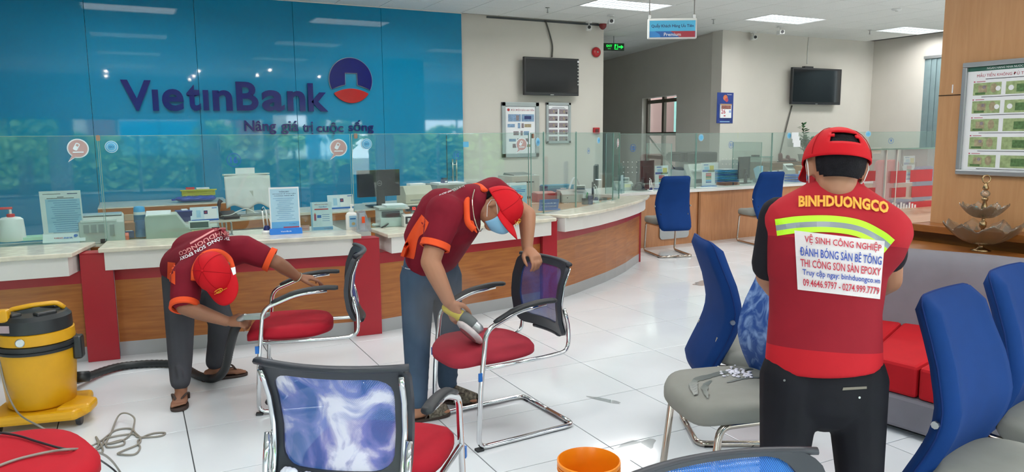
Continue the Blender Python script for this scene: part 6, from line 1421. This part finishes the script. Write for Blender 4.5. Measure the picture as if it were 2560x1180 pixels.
# --- monitor and machines behind the masked man
d = D('monitor', 'dark monitor seen from behind with round badge behind glass', 'monitor', 948, 514, 0, .14, 'staff monitors', Y=7.72); d.t.location.z = .752
d.box('case', mat('monitor_back', '#1a1c26', .3), -56, 56, -.025, .02, 24, 90); d.box('stand_column', M_black, -10, 12, -.045, -.025, 2, 42); d.box('stand_base', M_black, -30, 26, -.12, .08, 0, 3); k = d.k
n_ = 24; MB().add([Vector((math.cos(2*PI*q/n_)*r*k, -.0262, 57*k+math.sin(2*PI*q/n_)*r*k)) for r in (6.5, 5.6) for q in range(n_)], [(q, (q+1) % n_, n_+(q+1) % n_, n_+q) for q in range(n_)]).obj('badge_ring', M_steel, d.t); d.txt('DELL', M_steel, 0, -.0263, 57, w=8.6, nm='badge_text')
d = D('matrix_printer', 'beige dot matrix printer right of the dark monitor', 'printer', 1036, 510, 0, .1, Y=7.95); d.t.location.z = .752; M_bei = mat('beige_plastic', '#c2bfae', .5)
d.poly('body', M_bei, [(-.13, 0), (-.13, 22), (-.06, 42), (.12, 40), (.12, 0)], -36, 40, .005); d.box('front_slot', MATS['vent_grey'], -26, 26, -.102, -.1, 24, 27, 0, Matrix.Identity(4)); d.box('paper_feed', M_paper, -10, 32, .0, .1, 40, 46, 0); d.box('lower_slot', MATS['vent_grey'], -24, 6, -.1315, -.13, 6, 9, 0); d.box('button_panel', M_gplas, 10, 22, -.1325, -.13, 4, 16, 0)
d = D('grey_cabinet', 'low grey steel cabinet with papers and stamp before the teal wall', 'cabinet', 1125, 500, 0, .05, Y=8.6); d.t.location.z = 0; k = d.k; top = (G(1125, 459, Y=8.6).z)/k
d.box('body', mat('cabinet_grey', '#8f938d', .5), -52, 60, -.2, .25, 0, top); d.box('drawer_front', mat('drawer_grey', '#999d96', .5), -8, 56, -.206, -.2, top-30, top-4); d.box('papers', M_paper, -44, 30, -.16, .1, top, top+4, 0)
d.box('drawer_front', MATS['drawer_grey'], -8, 56, -.206, -.2, top-60, top-34)
e = D('rubber_stamp', 'navy self inking stamp on papers atop the grey cabinet', 'stamp', 1110, 449, 0, 0, Y=8.5); e.t.location.z = top*k+.018; e.box('housing', M_navy, -7, 8, -.03, .03, 0, 9); e.box('grip', M_navy, -6, 7, -.02, .02, 9, 13); e.box('label_window', M_paper, 0, 6, -.031, -.03, 2, 5, 0)
d = D('receipt_printer', 'white laser printer with black tray on counter beside the masked man', 'printer', 978, 563, ZT, -.1)
d.poly('body', M_wplas, [(-.1, 0), (-.1, 22), (-.08, 24), (-.08, 40), (.12, 44), (.12, 0)], -32, 26, .005); d.box('paper_tray', M_black, -28, 16, -.101, -.08, 25, 38); d.box('top_cover', M_gplas, -36, 40, -.11, .12, 42, 47); d.box('paper_stack', M_paper, -16, 36, -.1, .1, 47, 52, 0); d.box('side_plate', M_steel, 22, 28, -.11, -.0, 0, 32, 0); d.tube('cable', M_black, [(-14, -.105, 8), (-24, -.14, 4), (-34, -.15, 1)], .006)
d = D('rate_display', 'black customer display with red digits behind the masked man', 'display', 1032, 560, ZT, -.05); M_led = mat('led_red', '#ff2a20', .5, emit='#ff2a20', estr=2.5)
d.box('case', M_black, -18, 18, -.02, .02, 32, 46); d.box('face', M_dark, -16, 16, -.0215, -.02, 34, 44, 0); d.txt('52', M_led, 2, -.023, 39.5, h=7, bold=.02, nm='digits'); d.box('stem', M_gplas, -4, 4, -.01, .01, 0, 32); d.box('stem_base', M_gplas, -16, 16, -.04, .05, 0, 3)
d = D('coin_counter', 'small grey black coin counter under the red digit display', 'counting machine', 1022, 564, ZT, -.05)
d.poly('body', M_gplas, [(-.09, 0), (-.09, 26), (-.05, 30), (.0, 30), (.0, 0)], -20, 24, .004); d.box('hopper', M_black, -16, 4, -.094, -.085, 8, 26); d.box('roller', M_steel, -12, -4, -.1, -.09, 12, 22); d.box('roller', M_steel, 6, 12, -.1, -.09, 4, 24)
d = D('computer_mouse', 'white computer mouse on the counter edge by the printer cable', 'mouse', 940, 566, ZT); MB().ell((-.02, 0, .012), (.02, 0, .012), .024, .02, (0, 1, 0), .6, .5, seg=14).obj('shell', M_wplas, d.t, smooth=True); MB().box(-.03, -.028, -.004, .004, .02, .024).obj('wheel', M_black, d.t)
# --- curved counter side
d = D('leaflet_stand', 'light blue leaflet stand behind the red cap of masked man', 'leaflet stand', 1297, 515, 0, .1, 'small leaflet stands', Y=6.1); d.t.location.z = .745
pr, tx = sheet_stand(d, 52, 84, .04, M_paper); pr(2, 40, 46, 74, mat('notice_blue', '#a9cfe2'), 'blue_field'); tx('THÔNG BÁO', 2, 70, M_navy, 14, None, .02); pr(2, 65, 38, 1.6, M_bluep, 'text_line', -.0032); pr(2, 61, 36, 1.6, M_bluep, 'text_line', -.0032); pr(2, 55, 16, 1.2, M_bluep, 'text_line', -.0032)
d.box('rear_sheet', M_paper, -32, -10, .02, .023, 0, 84, 0)
d = D('laser_printer', 'grey white laser printer behind the glass under the framed notices', 'printer', 1296, 484, 0, .1, Y=8.1); d.t.location.z = .752
d.box('body', M_gplas, -38, 44, -.15, .18, 0, 52, .008); d.poly('top_tray', mat('tray_dark', '#7d8380', .4), [(-.15, 50), (-.12, 54), (.1, 58), (.12, 52)], -30, 30); d.box('front_panel', mat('printer_front', '#b4b9b3', .5), -34, 30, -.154, -.15, 6, 34); d.box('paper_slot', M_black, -28, 26, -.1555, -.153, 34, 37, 0)
d = D('red_box', 'flat red cardboard box on the inner staff desk', 'box', 1360, 486, .742, -.1, Y=7.5); d.t.location.z = .731; M_rb = mat('red_card', '#b02a30', .5)
d.box('box', M_rb, -27, 27, -.1, .1, 0, 20); d.poly('open_flap', mat('red_card_in', '#c98a86', .6), [(-.1, 20), (-.098, 21), (.06, 24), (.06, 23)], -26, 26)
d = D('teal_binder', 'pair of teal ring binders lying behind the red box', 'binder', 1393, 474, 0, -.05, Y=8.05); d.t.location.z = .731; M_tb = mat('teal_binder', '#3f93b0', .4)
d.box('binder', M_tb, -42, 36, -.1, .1, 0, 14); d.box('binder', M_tb, -36, 40, -.09, .11, 14.5, 28); d.box('spine_label', M_paper, -10, 6, -.1015, -.1, 4, 6, 0); d.box('spine_label', M_paper, 0, 16, -.0915, -.09, 19, 21, 0); d.box('dark_edge', M_navy, -44, -36, -.1, .1, 14, 26)
d = D('note_counter', 'grey note counter with curled paper behind the blue desk sign', 'counting machine', 1432, 503, 0, -.2, Y=7.25); d.t.location.z = .731
d.poly('body', M_gplas, [(-.1, 0), (-.1, 20), (-.04, 28), (.1, 30), (.1, 0)], -36, 34, .005); d.box('display_case', M_wplas, -2, 26, -.09, -.05, 28, 42); d.box('display', MATS['lcd_grey'], 0, 24, -.0915, -.09, 31, 40, 0); k = d.k
flat([(p[0], p[1]) for p in disc(.007*1, 12)], -.1, M_black, 'knob', d.t, -22*k, 12*k); MB().grid(14, 3, lambda u, v: ((-6+30*u)*k, .02+.06*v, (30+30*math.sin(u*PI))*k)).obj('paper_curl', M_paper, d.t, smooth=True, solid=.001); d.box('side_plate', M_steel, -46, -38, -.06, .0, 0, 26, 0)
d = D('monitor', 'black monitor turned edge on behind the curved counter', 'monitor', 1490, 498, 0, .95, 'staff monitors', Y=7.35); d.t.location.z = .731
d.box('case', M_black, -48, 48, -.02, .025, 30, 86); d.box('screen_face', M_dark, -45, 45, -.0215, -.02, 33, 83, 0); d.box('stand_column', M_black, -8, 8, .02, .05, 2, 44); d.box('stand_base', M_black, -24, 24, -.08, .1, 0, 3)
d = D('desk_sign', 'small bright blue desk sign with white writing on curved counter', 'sign', 1371, 525, .785, -.12); pr, tx = sheet_stand(d, 52, 28, -.25, mat('sign_bright_blue', '#1a62bd', .4))
tx('Xin vui lòng kiểm đếm', 0, 18, M_paper, 40, 4.2); tx('trước khi rời khỏi quầy', 0, 10, M_paper, 40, 4.2); d.box('foot', MATS['sign_bright_blue'], -28, 28, -.04, .0, 0, 3, 0)
d = D('pen_cup', 'dark pen cup with green marker and cards on the curved counter', 'pen cup', 1466, 511, .785)
d.box('cup', M_black, -11, 2, -.02, .02, 0, 16); d.box('card_box', M_navy, 2, 14, -.03, .03, 0, 22); d.tube('green_marker', mat('marker_green', '#2f9a4a', .4), [(0, 0, 12), (3, 0, 30)], .007); d.box('white_card', M_wplas, -10, -3, -.005, .005, 14, 30, 0); d.tube('pen', M_wplas, [(8, 0, 16), (10, 0, 28)], .005)
pens('white counter pen on stand at the right of the dark pen cup', 1490, 507, .785, .7)
o = MB().tube([G(1503, 503, z=.791), G(1528, 503, z=.791)], .005, 8).tube([G(1528, 503, z=.791), G(1537, 503, z=.791)], .0055, 8); tag(o.obj('ballpoint_pen', M_wplas, smooth=True), 'white ballpoint pen lying on the curved counter end', 'pen')
# --- far counter
ZF = FD+.036
def FDv(name, lab, cat, px, py, Y, rz=0, group=None): d = D(name, lab, cat, px, py, 0, rz, group, Y=Y); d.t.location.z = ZF; return d
d = FDv('note_counter', 'small grey note counter at the left end of far counter', 'counting machine', 1560, 480, 8.3, -.1)
d.poly('body', M_gplas, [(-.1, 0), (-.1, 16), (-.05, 22), (.1, 22), (.1, 0)], -24, 16, .004); d.box('display_case', M_wplas, -14, 6, -.08, -.05, 22, 32); d.box('display', MATS['lcd_grey'], -12, 4, -.0815, -.08, 24, 30, 0); d.box('label', mat('label_cream', '#e3dcae'), -10, 8, -.1015, -.1, 8, 16, 0)
d = FDv('monitor', 'black monitor behind number 12 glass on the far counter', 'monitor', 1612, 478, 8.35, .35, 'staff monitors'); d.box('case', M_black, -34, 36, -.02, .02, 14, 70); d.box('stand_column', M_black, -6, 6, -.05, -.02, 0, 40); d.box('stand_base', M_black, -18, 18, -.08, .06, 0, 2); d.box('rear_bulge', M_black, -20, 22, -.035, -.02, 26, 56)
d = FDv('desk_phone', 'black desk telephone below the monitor on far counter', 'telephone', 1596, 480, 8.15); d.poly('base', M_black, [(-.08, 0), (-.08, 4), (.07, 12), (.07, 0)], -14, 16); k = d.k; MB().tube([(-14*k, -.02, 7*k), (-6*k, -.02, 18*k), (6*k, -.02, 18*k), (14*k, -.02, 8*k)], .018, 8).obj('handset', M_black, d.t, smooth=True)
pens('white counter pen on stand at the far counter left of the blue chair', 1627, 479, ZF, .5)
def tariff(lab, px, py, Y):
    d = FDv('sign_stand', lab, 'sign stand', px, py, Y, -.05, 'coloured tariff stands'); pr, tx = sheet_stand(d, 40, 58, .04, M_paper)
    pr(-8, 54, 14, 2, M_bluep, 'heading'); pr(10, 46, 13, 12, mat('tariff_yellow', '#d9c12e', .5), 'yellow_field'); pr(-6, 46, 14, 7, M_lblue, 'blue_field'); pr(0, 39, 38, 5, MATS['sign_blue'], 'blue_wave'); pr(8, 38, 20, 4, M_note2, 'green_wave', -.0031)
    for q, mt in enumerate((M_redink, MATS['pump_red'], M_note2, MATS['label_tan'], MATS['sign_cyan'], MATS['sign_blue'])): pr(0, 32-q*4.2, 17, 3.6, mt, 'colour_row', -.0031)
    d.box('foot', MATS['foot_blue'], -21, 21, -.04, .02, 0, 2, 0)
tariff('coloured tariff stand beside the first far blue chair', 1654, 474, 8.2); tariff('coloured tariff stand right of the first far blue chair', 1771, 469, 8.2)
tag(MB().box(-.16, .16, -.09, .09, 0, .002).xf(Matrix.Translation((G(1783, 470, z=ZF).x, G(1783, 470, z=ZF).y+.15, ZF))).obj('paper_sheet', M_paper), 'white paper sheet lying before the second tariff stand', 'paper')
a = G(1726, 440, Y=9.3)
d = D('copier', 'big black and white office copier behind the far counter', 'copier', 1726, 440, 0, -.1, Y=9.3); d.t.location.z = 0; k = d.k; b0_ = 0; zt_ = G(1726, 402, Y=9.3).z/k
d.box('body', M_wplas, -44, 46, -.3, .3, 0, zt_-22, .01); d.box('dark_front', M_black, -6, 46, -.304, -.29, 8, zt_-26); d.box('white_band', M_wplas, -4, 48, -.31, .3, zt_-20, zt_-4); d.box('scanner_lid', M_black, -40, 48, -.28, .28, zt_-2, zt_+22, .02); d.box('feeder', M_black, -52, -22, -.2, .2, zt_, zt_+18, .01); d.box('drawer', MATS['cabinet_grey'], -42, -8, -.305, -.3, zt_-70, zt_-30)
d = FDv('note_counter', 'grey counting machine left of the second tariff stand', 'counting machine', 1737, 470, 8.4, -.1); d.poly('body', M_gplas, [(-.12, 0), (-.12, 20), (-.06, 36), (.0, 54), (.1, 54), (.1, 0)], -22, 18, .005); d.box('feed_tray', M_wplas, -22, 10, -.14, -.06, 38, 42); d.box('slot', M_black, -14, 8, -.1215, -.12, 8, 18, 0)
d = FDv('document_stack', 'messy stack of teal folders on the far counter', 'folders', 1815, 452, 8.6)
for q in range(8): MB().box(-24*d.k, 24*d.k, -.13, .13, q*.026, q*.026+.02, M=Matrix.Rotation(((q*37) % 11-5)*.03, 4, 'Z')).obj('folder', [M_tb, mat('folder_blue', '#2b6fb0', .5), M_tb, MATS['lid_blue']][q % 4], d.t)
d.box('top_paper', M_paper, -20, 22, -.12, .12, .212/d.k, .216/d.k, 0)
d = FDv('monitor', 'black monitor behind number 11 glass beside the teal folders', 'monitor', 1858, 466, 8.45, .3, 'staff monitors'); d.box('case', M_black, -24, 26, -.02, .02, 12, 66); d.box('stand_column', M_black, -5, 5, -.05, -.02, 0, 36); d.box('stand_base', M_black, -22, 16, -.08, .06, 0, 2); MB().tube([(x*d.k, -.05, z*d.k) for x, z in [(-4+10*math.cos(q), 14+10*math.sin(q)) for q in [PI*j/8 for j in range(9)]]], .01, 6).obj('cable_loop', M_black, d.t, smooth=True)
d = FDv('brown_folder', 'brown leather folder under the teal folders on far counter', 'folder', 1822, 463, 8.3); d.box('folder', mat('brown_leather', '#8a5a3c', .5), -26, 20, -.1, .1, 0, 7); d.box('strap', M_black, -4, 0, -.102, .102, 0, 7.5, 0)
d = FDv('leaflet_rack', 'light blue leaflet fan behind the second far blue chair', 'leaflet holder', 1902, 462, 8.5)
for q in range(4): MB().box(-10*d.k, 10*d.k, -.002, .002, 0, 40*d.k, M=Matrix.Translation((q*3*d.k-4*d.k, .02*q, 0))@Matrix.Rotation(-.35+.12*q, 4, 'Y')).obj('leaflet', [M_lblue, M_paper, MATS['sign_cyan'], M_lblue][q], d.t)
d.box('tray', M_cl, -18, 18, -.04, .06, 0, 10)
for lab, px, Y in (('white paper rack left of the blue letter tray', 1930, 8.7), ('white paper rack right of centre by the blue letter tray', 1958, 8.8)):
    d = FDv('paper_rack', lab, 'paper rack', px, 456, Y, 0, 'white paper racks'); d.box('papers', M_paper, -13, 13, -.02, .02, 0, 24, 0); d.box('holder', M_gplas, -14, 14, -.03, .03, 0, 12); d.box('side_plate', M_steel, 13, 15, -.04, .04, 0, 26, 0)
d = FDv('letter_tray', 'bright blue stacked letter tray beside the capped man', 'letter tray', 1988, 458, 8.35)
for q in range(3): d.box('tray', MATS['sign_bright_blue'], -22+q, 18+q, -.12, .1, q*6.5, q*6.5+4.5)
d = FDv('card_terminal', 'grey card terminal above the blue letter tray', 'card terminal', 1975, 436, 8.7); d.t.location.z = ZF+.12
d.poly('body', M_gplas, [(-.05, 0), (-.05, 6), (.06, 22), (.06, 0)], -16, 16); d.box('screen', MATS['lcd_grey'], -12, 12, -.03, .03, 16, 18); d.box('shelf_block', M_gplas, -18, 18, -.06, .08, -.12/d.k, 0)
d = FDv('calculator', 'white desk calculator near the left ear of capped man', 'calculator', 2006, 458, 8.3); d.box('body', M_wplas, -9, 9, -.04, .04, 0, 26); d.box('display', MATS['lcd_grey'], -7, 7, -.0415, -.04, 17, 23, 0)
for q in range(6): d.box('key', M_gplas, -7+(q % 3)*5, -3.5+(q % 3)*5, -.042, -.04, 3+(q//3)*6, 7+(q//3)*6, 0)
# rear low cupboard with shoes and plant
q0 = G(1950, 410, Y=9.45); q1 = G(2075, 410, Y=9.45)
t = thing('low_cupboard', 'low brown cupboard along the far wall under the plant', 'cupboard', ((q0.x+q1.x)/2, 9.55, 0)); zt2 = q0.z
MB().box(q0.x-.3, q1.x+1.2, 9.35, 9.85, 0, zt2).obj('body', wood('cupboard_wood', '#7a5a40', '#8f6b4c'), t, world=True); MB().box(q0.x-.32, q1.x+1.22, 9.32, 9.85, zt2, zt2+.03).obj('top', wood('cupboard_top', '#6b4c36', '#7c5a42'), t, world=True)
for kk, x in enumerate((1957, 1976)):
    d = D('ankle_shoe', ['taller burgundy leather shoe standing on the low cupboard', 'lower burgundy leather shoe at the right on the low cupboard'][kk], 'shoe', x, 405, 0, -.2, 'burgundy shoes', Y=9.5); d.t.location.z = zt2+.03; M_bur = mat('burgundy_leather', '#5d2a2c', .35, var=.15); k = d.k
    MB().ell((-6*k, 0, 5*k), (12*k, 0, 4*k), .042, .034, (0, 1, 0), .9, .8, seg=14).ell((-7*k, 0, 6*k), (-8*k, 0, (18-6*kk)*k), .045, .04, (0, 1, 0), .9, .9, seg=14).obj('upper', M_bur, d.t, smooth=True); d.box('sole', M_black, -13, 17, -.04, .04, 0, 2)
d = D('potted_plant', 'leafy green plant in pale pot beside the capped head', 'plant', 2012, 404, 0, 0, Y=9.5); d.t.location.z = zt2+.03; k = d.k
d.lathe('pot', mat('pale_pot', '#aab4b4', .4), [(14, 0), (17, 16), (19, 18), (16, 18), (14, 14)]); d.lathe('soil', mat('soil', '#3a2d22', .9), [(1, 14), (15, 14), (15, 13)])
rr = random.Random(4); M_pl = mat('plant_leaf', '#2f5a38', .4, var=.3, vscale=12); M_st = mat('plant_stem', '#48683a', .6)
def leaf(p, dr_, L, w_):
    dr_ = dr_.normalized(); sd_ = dr_.cross(Vector((.1, -.3, 1))).normalized(); n_ = sd_.cross(dr_); mid = p+dr_*L*.5-n_*L*.05; tip = p+dr_*L-Vector((0, 0, L*.12))
    return [p, mid+sd_*w_+n_*.006, tip, mid-sd_*w_+n_*.006, mid]
for s_ in range(7):
    a_ = rr.uniform(0, 6.28); top_ = Vector((math.cos(a_)*rr.uniform(4, 26)*k, math.sin(a_)*.12, rr.uniform(40, 60)*k)) if s_ else Vector((-12*k, 0, 88*k))
    path = bez([(0, 0, 14*k), (top_*.5)+Vector((0, 0, 12*k)), top_], 6); MB().tube(path, .006, 6).obj('stem', M_st, d.t)
    for j in range(3, len(path)):
        for sg_ in (1, -1):
            v_ = leaf(path[j], Vector((sg_*rr.uniform(.6, 1), rr.uniform(-.6, .6), rr.uniform(.1, .8))), rr.uniform(.09, .15), rr.uniform(.025, .04)); MB().add(v_, [(0, 1, 4), (1, 2, 4), (2, 3, 4), (3, 0, 4)]).obj('leaf', M_pl, d.t, smooth=True)
t, w, h = on_wall('hanging_leaflets', 'white leaflets stuck on glass left of the leafy plant', 'leaflets', 1979, 331, 1998, 371, 8.08)
for q in range(3): MB().box(-w/2+q*.02, w/2-.03+q*.02, -.004-q*.003, -.002-q*.003, h*(.1-.25*q), h*(.5-.25*q)).obj('leaflet', M_paper, t)
d = D('carton', 'brown cardboard carton left of the capped man on low cupboard', 'box', 2004, 432, 0, 0, Y=8.65); d.t.location.z = ZF+.0; d.box('carton', M_cb, -22, 24, -.12, .12, 0, 34); d.box('tape', MATS['carton_inside'], -2, 4, -.121, .121, 0, 34.5, 0)
tg = FDv('glass_shelf', 'clear shelf stand with dark device on far counter before the white wall', 'shelf', 1905, 428, 8.7); tg.t.location.z = ZF; k = tg.k; hz = (G(1905, 391, Y=8.7).z-ZF)/k
tg.box('shelf_top', M_glassedge, -26, 20, -.1, .1, hz-2, hz); tg.box('leg', M_glass, -24, -22, -.1, .1, 0, hz, 0); tg.box('leg', M_glass, 16, 18, -.1, .1, 0, hz, 0); tg.box('device', M_black, -32, -16, -.04, .04, hz, hz+4)
# --- right background behind the capped man
Yg = 4.25
zb = G(2290, 545, Y=Yg).z
def gp(px, py): v = G(px, py, Y=Yg); return v.x, v.z
t = thing('red_glass_panel', 'low glass panel with red sticker letters right of the capped man', 'glass screen', (gp(2240, 500)[0], Yg, gp(2240, 545)[1]))
BOT = .824-t.location.z
x0, z1 = gp(2150, 376); x1, _ = gp(2345, 372); bx0 = x0-t.location.x; bx1 = x1+.15-t.location.x; hh = z1-t.location.z
M_redg = glass('red_tinted_glass', tint=(.93, .93, .93), refl=.12, smudge=.12, smc=(.7, .6, .6))
MB().box(bx0, bx1, -.005, .005, BOT, hh).obj('pane', M_redg, t); MB().box(bx0, bx1, -.03, .03, hh, hh+.012).obj('top_edge', M_glassedge, t)
for px in (2213, 2240): 
    x = gp(px, 430)[0]-t.location.x; MB().box(x-.006, x+.006, -.008, .008, BOT, hh).obj('pane_joint', M_wplas, t)
x = gp(2188, 378)[0]-t.location.x; MB().box(x-.06, x+.06, -.012, -.006, hh-.03, hh+.02).obj('fixing_plate', M_wplas, t)
M_rst = mat('red_sticker', '#c22430', .4)
for a_, b_, c_, d_ in ((2158, 428, 2186, 452), (2225, 428, 2262, 456), (2275, 425, 2328, 452), (2160, 470, 2186, 482), (2228, 470, 2262, 492), (2278, 466, 2330, 490), (2270, 505, 2330, 545)):
    u0, v0 = gp(a_, b_); u1, v1 = gp(c_, d_); MB().box(u0-t.location.x, u1-t.location.x, -.0075, -.0065, v1-t.location.z, v0-t.location.z).obj('red_letter_block', M_rst, t)
for q in range(9):
    u0, v0 = gp(2228+q*7, 506); u1, v1 = gp(2231+q*7, 524); MB().box(u0-t.location.x, u1-t.location.x, -.0085, -.0075, v1-t.location.z, v0-t.location.z-.01*(q % 3)).obj('white_letter_stroke', M_paper, t)
def office_chair(lab, px, py, Y, mt, wpx, hpx):
    d = D('office_chair', lab, 'chair', px, py, 0, .1, 'office chairs in the back', Y=Y); d.t.location.z = 0; k = d.k; z0 = d.z0/k
    pts = rrect(wpx*k, hpx*k, .07, 5); MB().prism(pts, -.03, .03, M=Matrix.Translation((0, 0, d.z0+hpx*k/2))@XZ).obj('backrest', mt, d.t, bevel=.02)
    MB().prism(rrect(wpx*k*1.05, .46, .08, 4, 0, .27), d.z0-.10, d.z0-.02).obj('seat', mt, d.t, bevel=.02); MB().tube([(0, .25, d.z0-.1), (0, .25, .06)], .03, 10).obj('gas_column', M_black, d.t)
    for q in range(5): MB().tube([(0, .25, .09), (math.cos(q*1.256)*.26, .25+math.sin(q*1.256)*.26, .05)], .018, 8).obj('base_leg', M_black, d.t); 
    return d
office_chair('red office chair back seen through the glass panel', 2212, 500, 6.0, mat('red_chair_back', '#a8242c', .6), 96, 100)
office_chair('blue office chair back close to the wood pillar', 2305, 500, 6.4, M_blue, 84, 84)
d = FDv('monitor', 'black monitor between the capped man and wood pillar', 'monitor', 2285, 452, 7.9, .1, 'staff monitors'); d.box('case', M_black, -62, 50, -.02, .02, 16, 72); d.box('stand_column', M_black, -6, 6, -.05, -.02, 0, 40); d.box('stand_base', M_black, -22, 22, -.08, .06, 0, 2)
tariff('coloured tariff stand near the wood pillar behind the red glass', 2272, 446, 7.75)
# ============================================================= vacuum cleaner, hose and cords
vb = G(98, 1062, z=0); vx, vy = vb.x+.02, vb.y+.06
t = thing('wet_vacuum', 'yellow and black wet vacuum drum on castors at left', 'vacuum cleaner', (vx, vy, 0), -.2)
M_vy = mat('vacuum_yellow', '#d9a012', .38, var=.08, vscale=5); M_vb = mat('vacuum_black', '#23272a', .42, var=.1)
MB().lathe([(.14, .1), (.158, .115), (.172, .3), (.176, .405), (.17, .41)], 40).obj('drum', M_vy, t, smooth=True, auto=.8)
MB().lathe([(.172, .40), (.184, .402), (.186, .416), (.178, .418), (.178, .424), (.186, .426), (.186, .444), (.174, .446)], 40).obj('clamp_band', M_vb, t, smooth=True, auto=.6)
MB().lathe([(.172, .446), (.178, .45), (.176, .505), (.168, .508)], 40).obj('yellow_collar', M_vy, t, smooth=True, auto=.8)
MB().lathe([(.164, .506), (.17, .51), (.168, .575), (.15, .595), (.08, .60), (.01, .60)], 40).obj('motor_head', M_vb, t, smooth=True, auto=.7)
for a_ in (-.5, .9, 2.3, 3.9): MB().box(-.05, .05, -.02, .03, .585, .612, M=Matrix.Rotation(a_, 4, 'Z')@Matrix.Translation((0, .1, 0))).obj('head_rib', M_vb, t, bevel=.008)
MB().tube(rnd_path([(-.12, -.03, .585), (-.10, -.02, .618), (.0, .0, .632), (.10, .03, .632), (.13, .04, .60)], .03), .018, 10, flat=.7).obj('carry_handle', M_vy, t, smooth=True)
MB().box(-.135, -.075, -.14, -.085, .575, .64).obj('cord_hook', M_vy, t, bevel=.01); MB().box(-.1, -.02, -.172, -.166, .525, .562, M=Matrix.Rotation(-.3, 4, 'Z')).obj('rating_label', mat('rating_label', '#b09aa0', .5), t)
MB().lathe([(.022, 0), (.022, .004), (.018, .006)], 16, M=Matrix.Translation((-.02, -.177, .475))@Matrix.Rotation(PI/2, 4, 'X')).obj('maker_badge', M_steel, t)
for s_ in (1, -1): MB().box(s_*.17-.02*(s_ < 0)-.0, s_*.17+.045*s_+.0, -.035, .035, .33, .455).obj('side_latch', M_vb, t, bevel=.012)
b_ = MB().prism([(-.2, -.19), (.2, -.19), (.245, -.1), (.20, .17), (-.2, .17), (-.22, -.1)], .045, .1); b_.prism([(.10, -.16), (.26, -.14), (.27, -.02), (.14, .06)], .06, .115); b_.obj('wheel_base', M_vy, t, bevel=.018)
for x, y in ((.2, -.12), (-.17, -.13), (.16, .12), (-.16, .12)):
    c = MB().lathe([(.012, -.014), (.03, -.012), (.032, 0), (.03, .012), (.012, .014)], 18, M=Matrix.Translation((x, y, .033))@Matrix.Rotation(PI/2, 4, 'Y')); c.obj('castor', M_black, t, smooth=True, auto=.7); MB().tube([(x, y, .045), (x, y, .065)], .01, 8).obj('castor_stem', M_steel, t)
MB().tube([(.14, .08, .2), (.20, .11, .19)], .03, 14).obj('hose_port', M_vb, t, smooth=True)
hs = [Vector((vx+.12, vy+.10, .19)), G(192, 950, z=.06), G(300, 916, z=.028), G(430, 910, z=.026), G(500, 940, z=.026), G(535, 946, z=.03), G(561, 925, d=4.42), G(575, 868, d=4.25), G(588, 822, d=4.08), G(603, 803, d=4.02)]
hp = bez(hs, 22); mb = MB().tube(hp, .024, 12, rs=[.0255 if i % 2 else .0225 for i in range(len(hp))])
t = thing('vacuum_hose', 'black ribbed vacuum hose from drum to the bent mans hand', 'hose', (0, 0, 0)); mb.obj('hose', M_vb, t, smooth=True)
n0 = G(598, 800, d=4.02); n1 = G(612, 792, d=4.0); n2 = G(668, 789, d=3.99)
MB().ell(n0, n1, .017, .018, seg=14).obj('nozzle_grip', M_alu, t, smooth=True)
dv = (n2-n1); sv = Vector((dv.y, -dv.x, 0)).normalized(); uv = Vector((0, 0, 1))
vsn = [n1+sv*.02+uv*.012, n1-sv*.02+uv*.012, n1-sv*.02-uv*.014, n1+sv*.02-uv*.014, n2+sv*.045+uv*.010, n2-sv*.045+uv*.010, n2-sv*.045-uv*.012, n2+sv*.045-uv*.012]
MB().add(vsn, [(0, 3, 2, 1), (4, 5, 6, 7), (0, 1, 5, 4), (1, 2, 6, 5), (2, 3, 7, 6), (3, 0, 4, 7)]).obj('flat_nozzle', mat('nozzle_grey', '#9aa5a2', .35, metal=.3), t, bevel=.004)
def cord(name, lab, pts, r, mt): 
    return tag(MB().tube(bez(pts, 8), r, 8).obj(name, mt, smooth=True), lab, 'cord')
g = lambda x, y, z=.006: G(x, y, z=z)
M_cg = mat('grey_cord', '#8a857c', .5); M_ck = mat('black_cord', '#26242a', .5)
zs = .472
cord('extension_cord', 'tangled grey power cord on the tiles beside the yellow vacuum', [G(22, 806, d=3.83), G(46, 815, d=3.82), G(40, 830, d=3.80), G(14, 832, d=3.80), G(2, 860, d=3.79), G(4, 925, d=3.78), G(20, 985, d=3.77), G(48, 1035, d=3.72), g(100, 1066, .13), g(150, 1090, .05), g(215, 1115), g(250, 1103), g(290, 1075), g(330, 1073), g(312, 1098), g(268, 1108), g(278, 1082), g(296, 1040, .03), g(316, 1033, .05), g(336, 1046, .03), g(334, 1075), g(350, 1094), g(346, 1110), g(305, 1128), g(296, 1135), g(335, 1136), g(350, 1120), g(346, 1100), g(380, 1084), g(412, 1082), g(400, 1090), g(348, 1093), g(330, 1085), g(268, 1095), g(262, 1110), g(305, 1100), g(308, 1112), g(270, 1118), g(262, 1108), g(246, 1122), g(220, 1128), g(252, 1132), g(256, 1120), g(240, 1092), g(245, 1115), g(215, 1135)], .0045, M_cg)
cord('power_lead', 'grey power lead lying across the red seat corner', [G(-30, 1175, z=zs), G(40, 1149, z=zs), G(120, 1130, z=zs), G(178, 1123, z=zs), G(222, 1126, z=.40), g(268, 1142, .2), g(300, 1180, .01), g(320, 1230)], .0045, M_cg)
cord('black_lead', 'black power lead draped across the red seat corner', [G(-30, 1078, z=zs), G(40, 1088, z=zs), G(100, 1106, z=zs), G(160, 1122, z=zs), G(210, 1126, z=.41), g(250, 1150, .15), g(290, 1180, .01), g(330, 1230)], .004, M_ck)
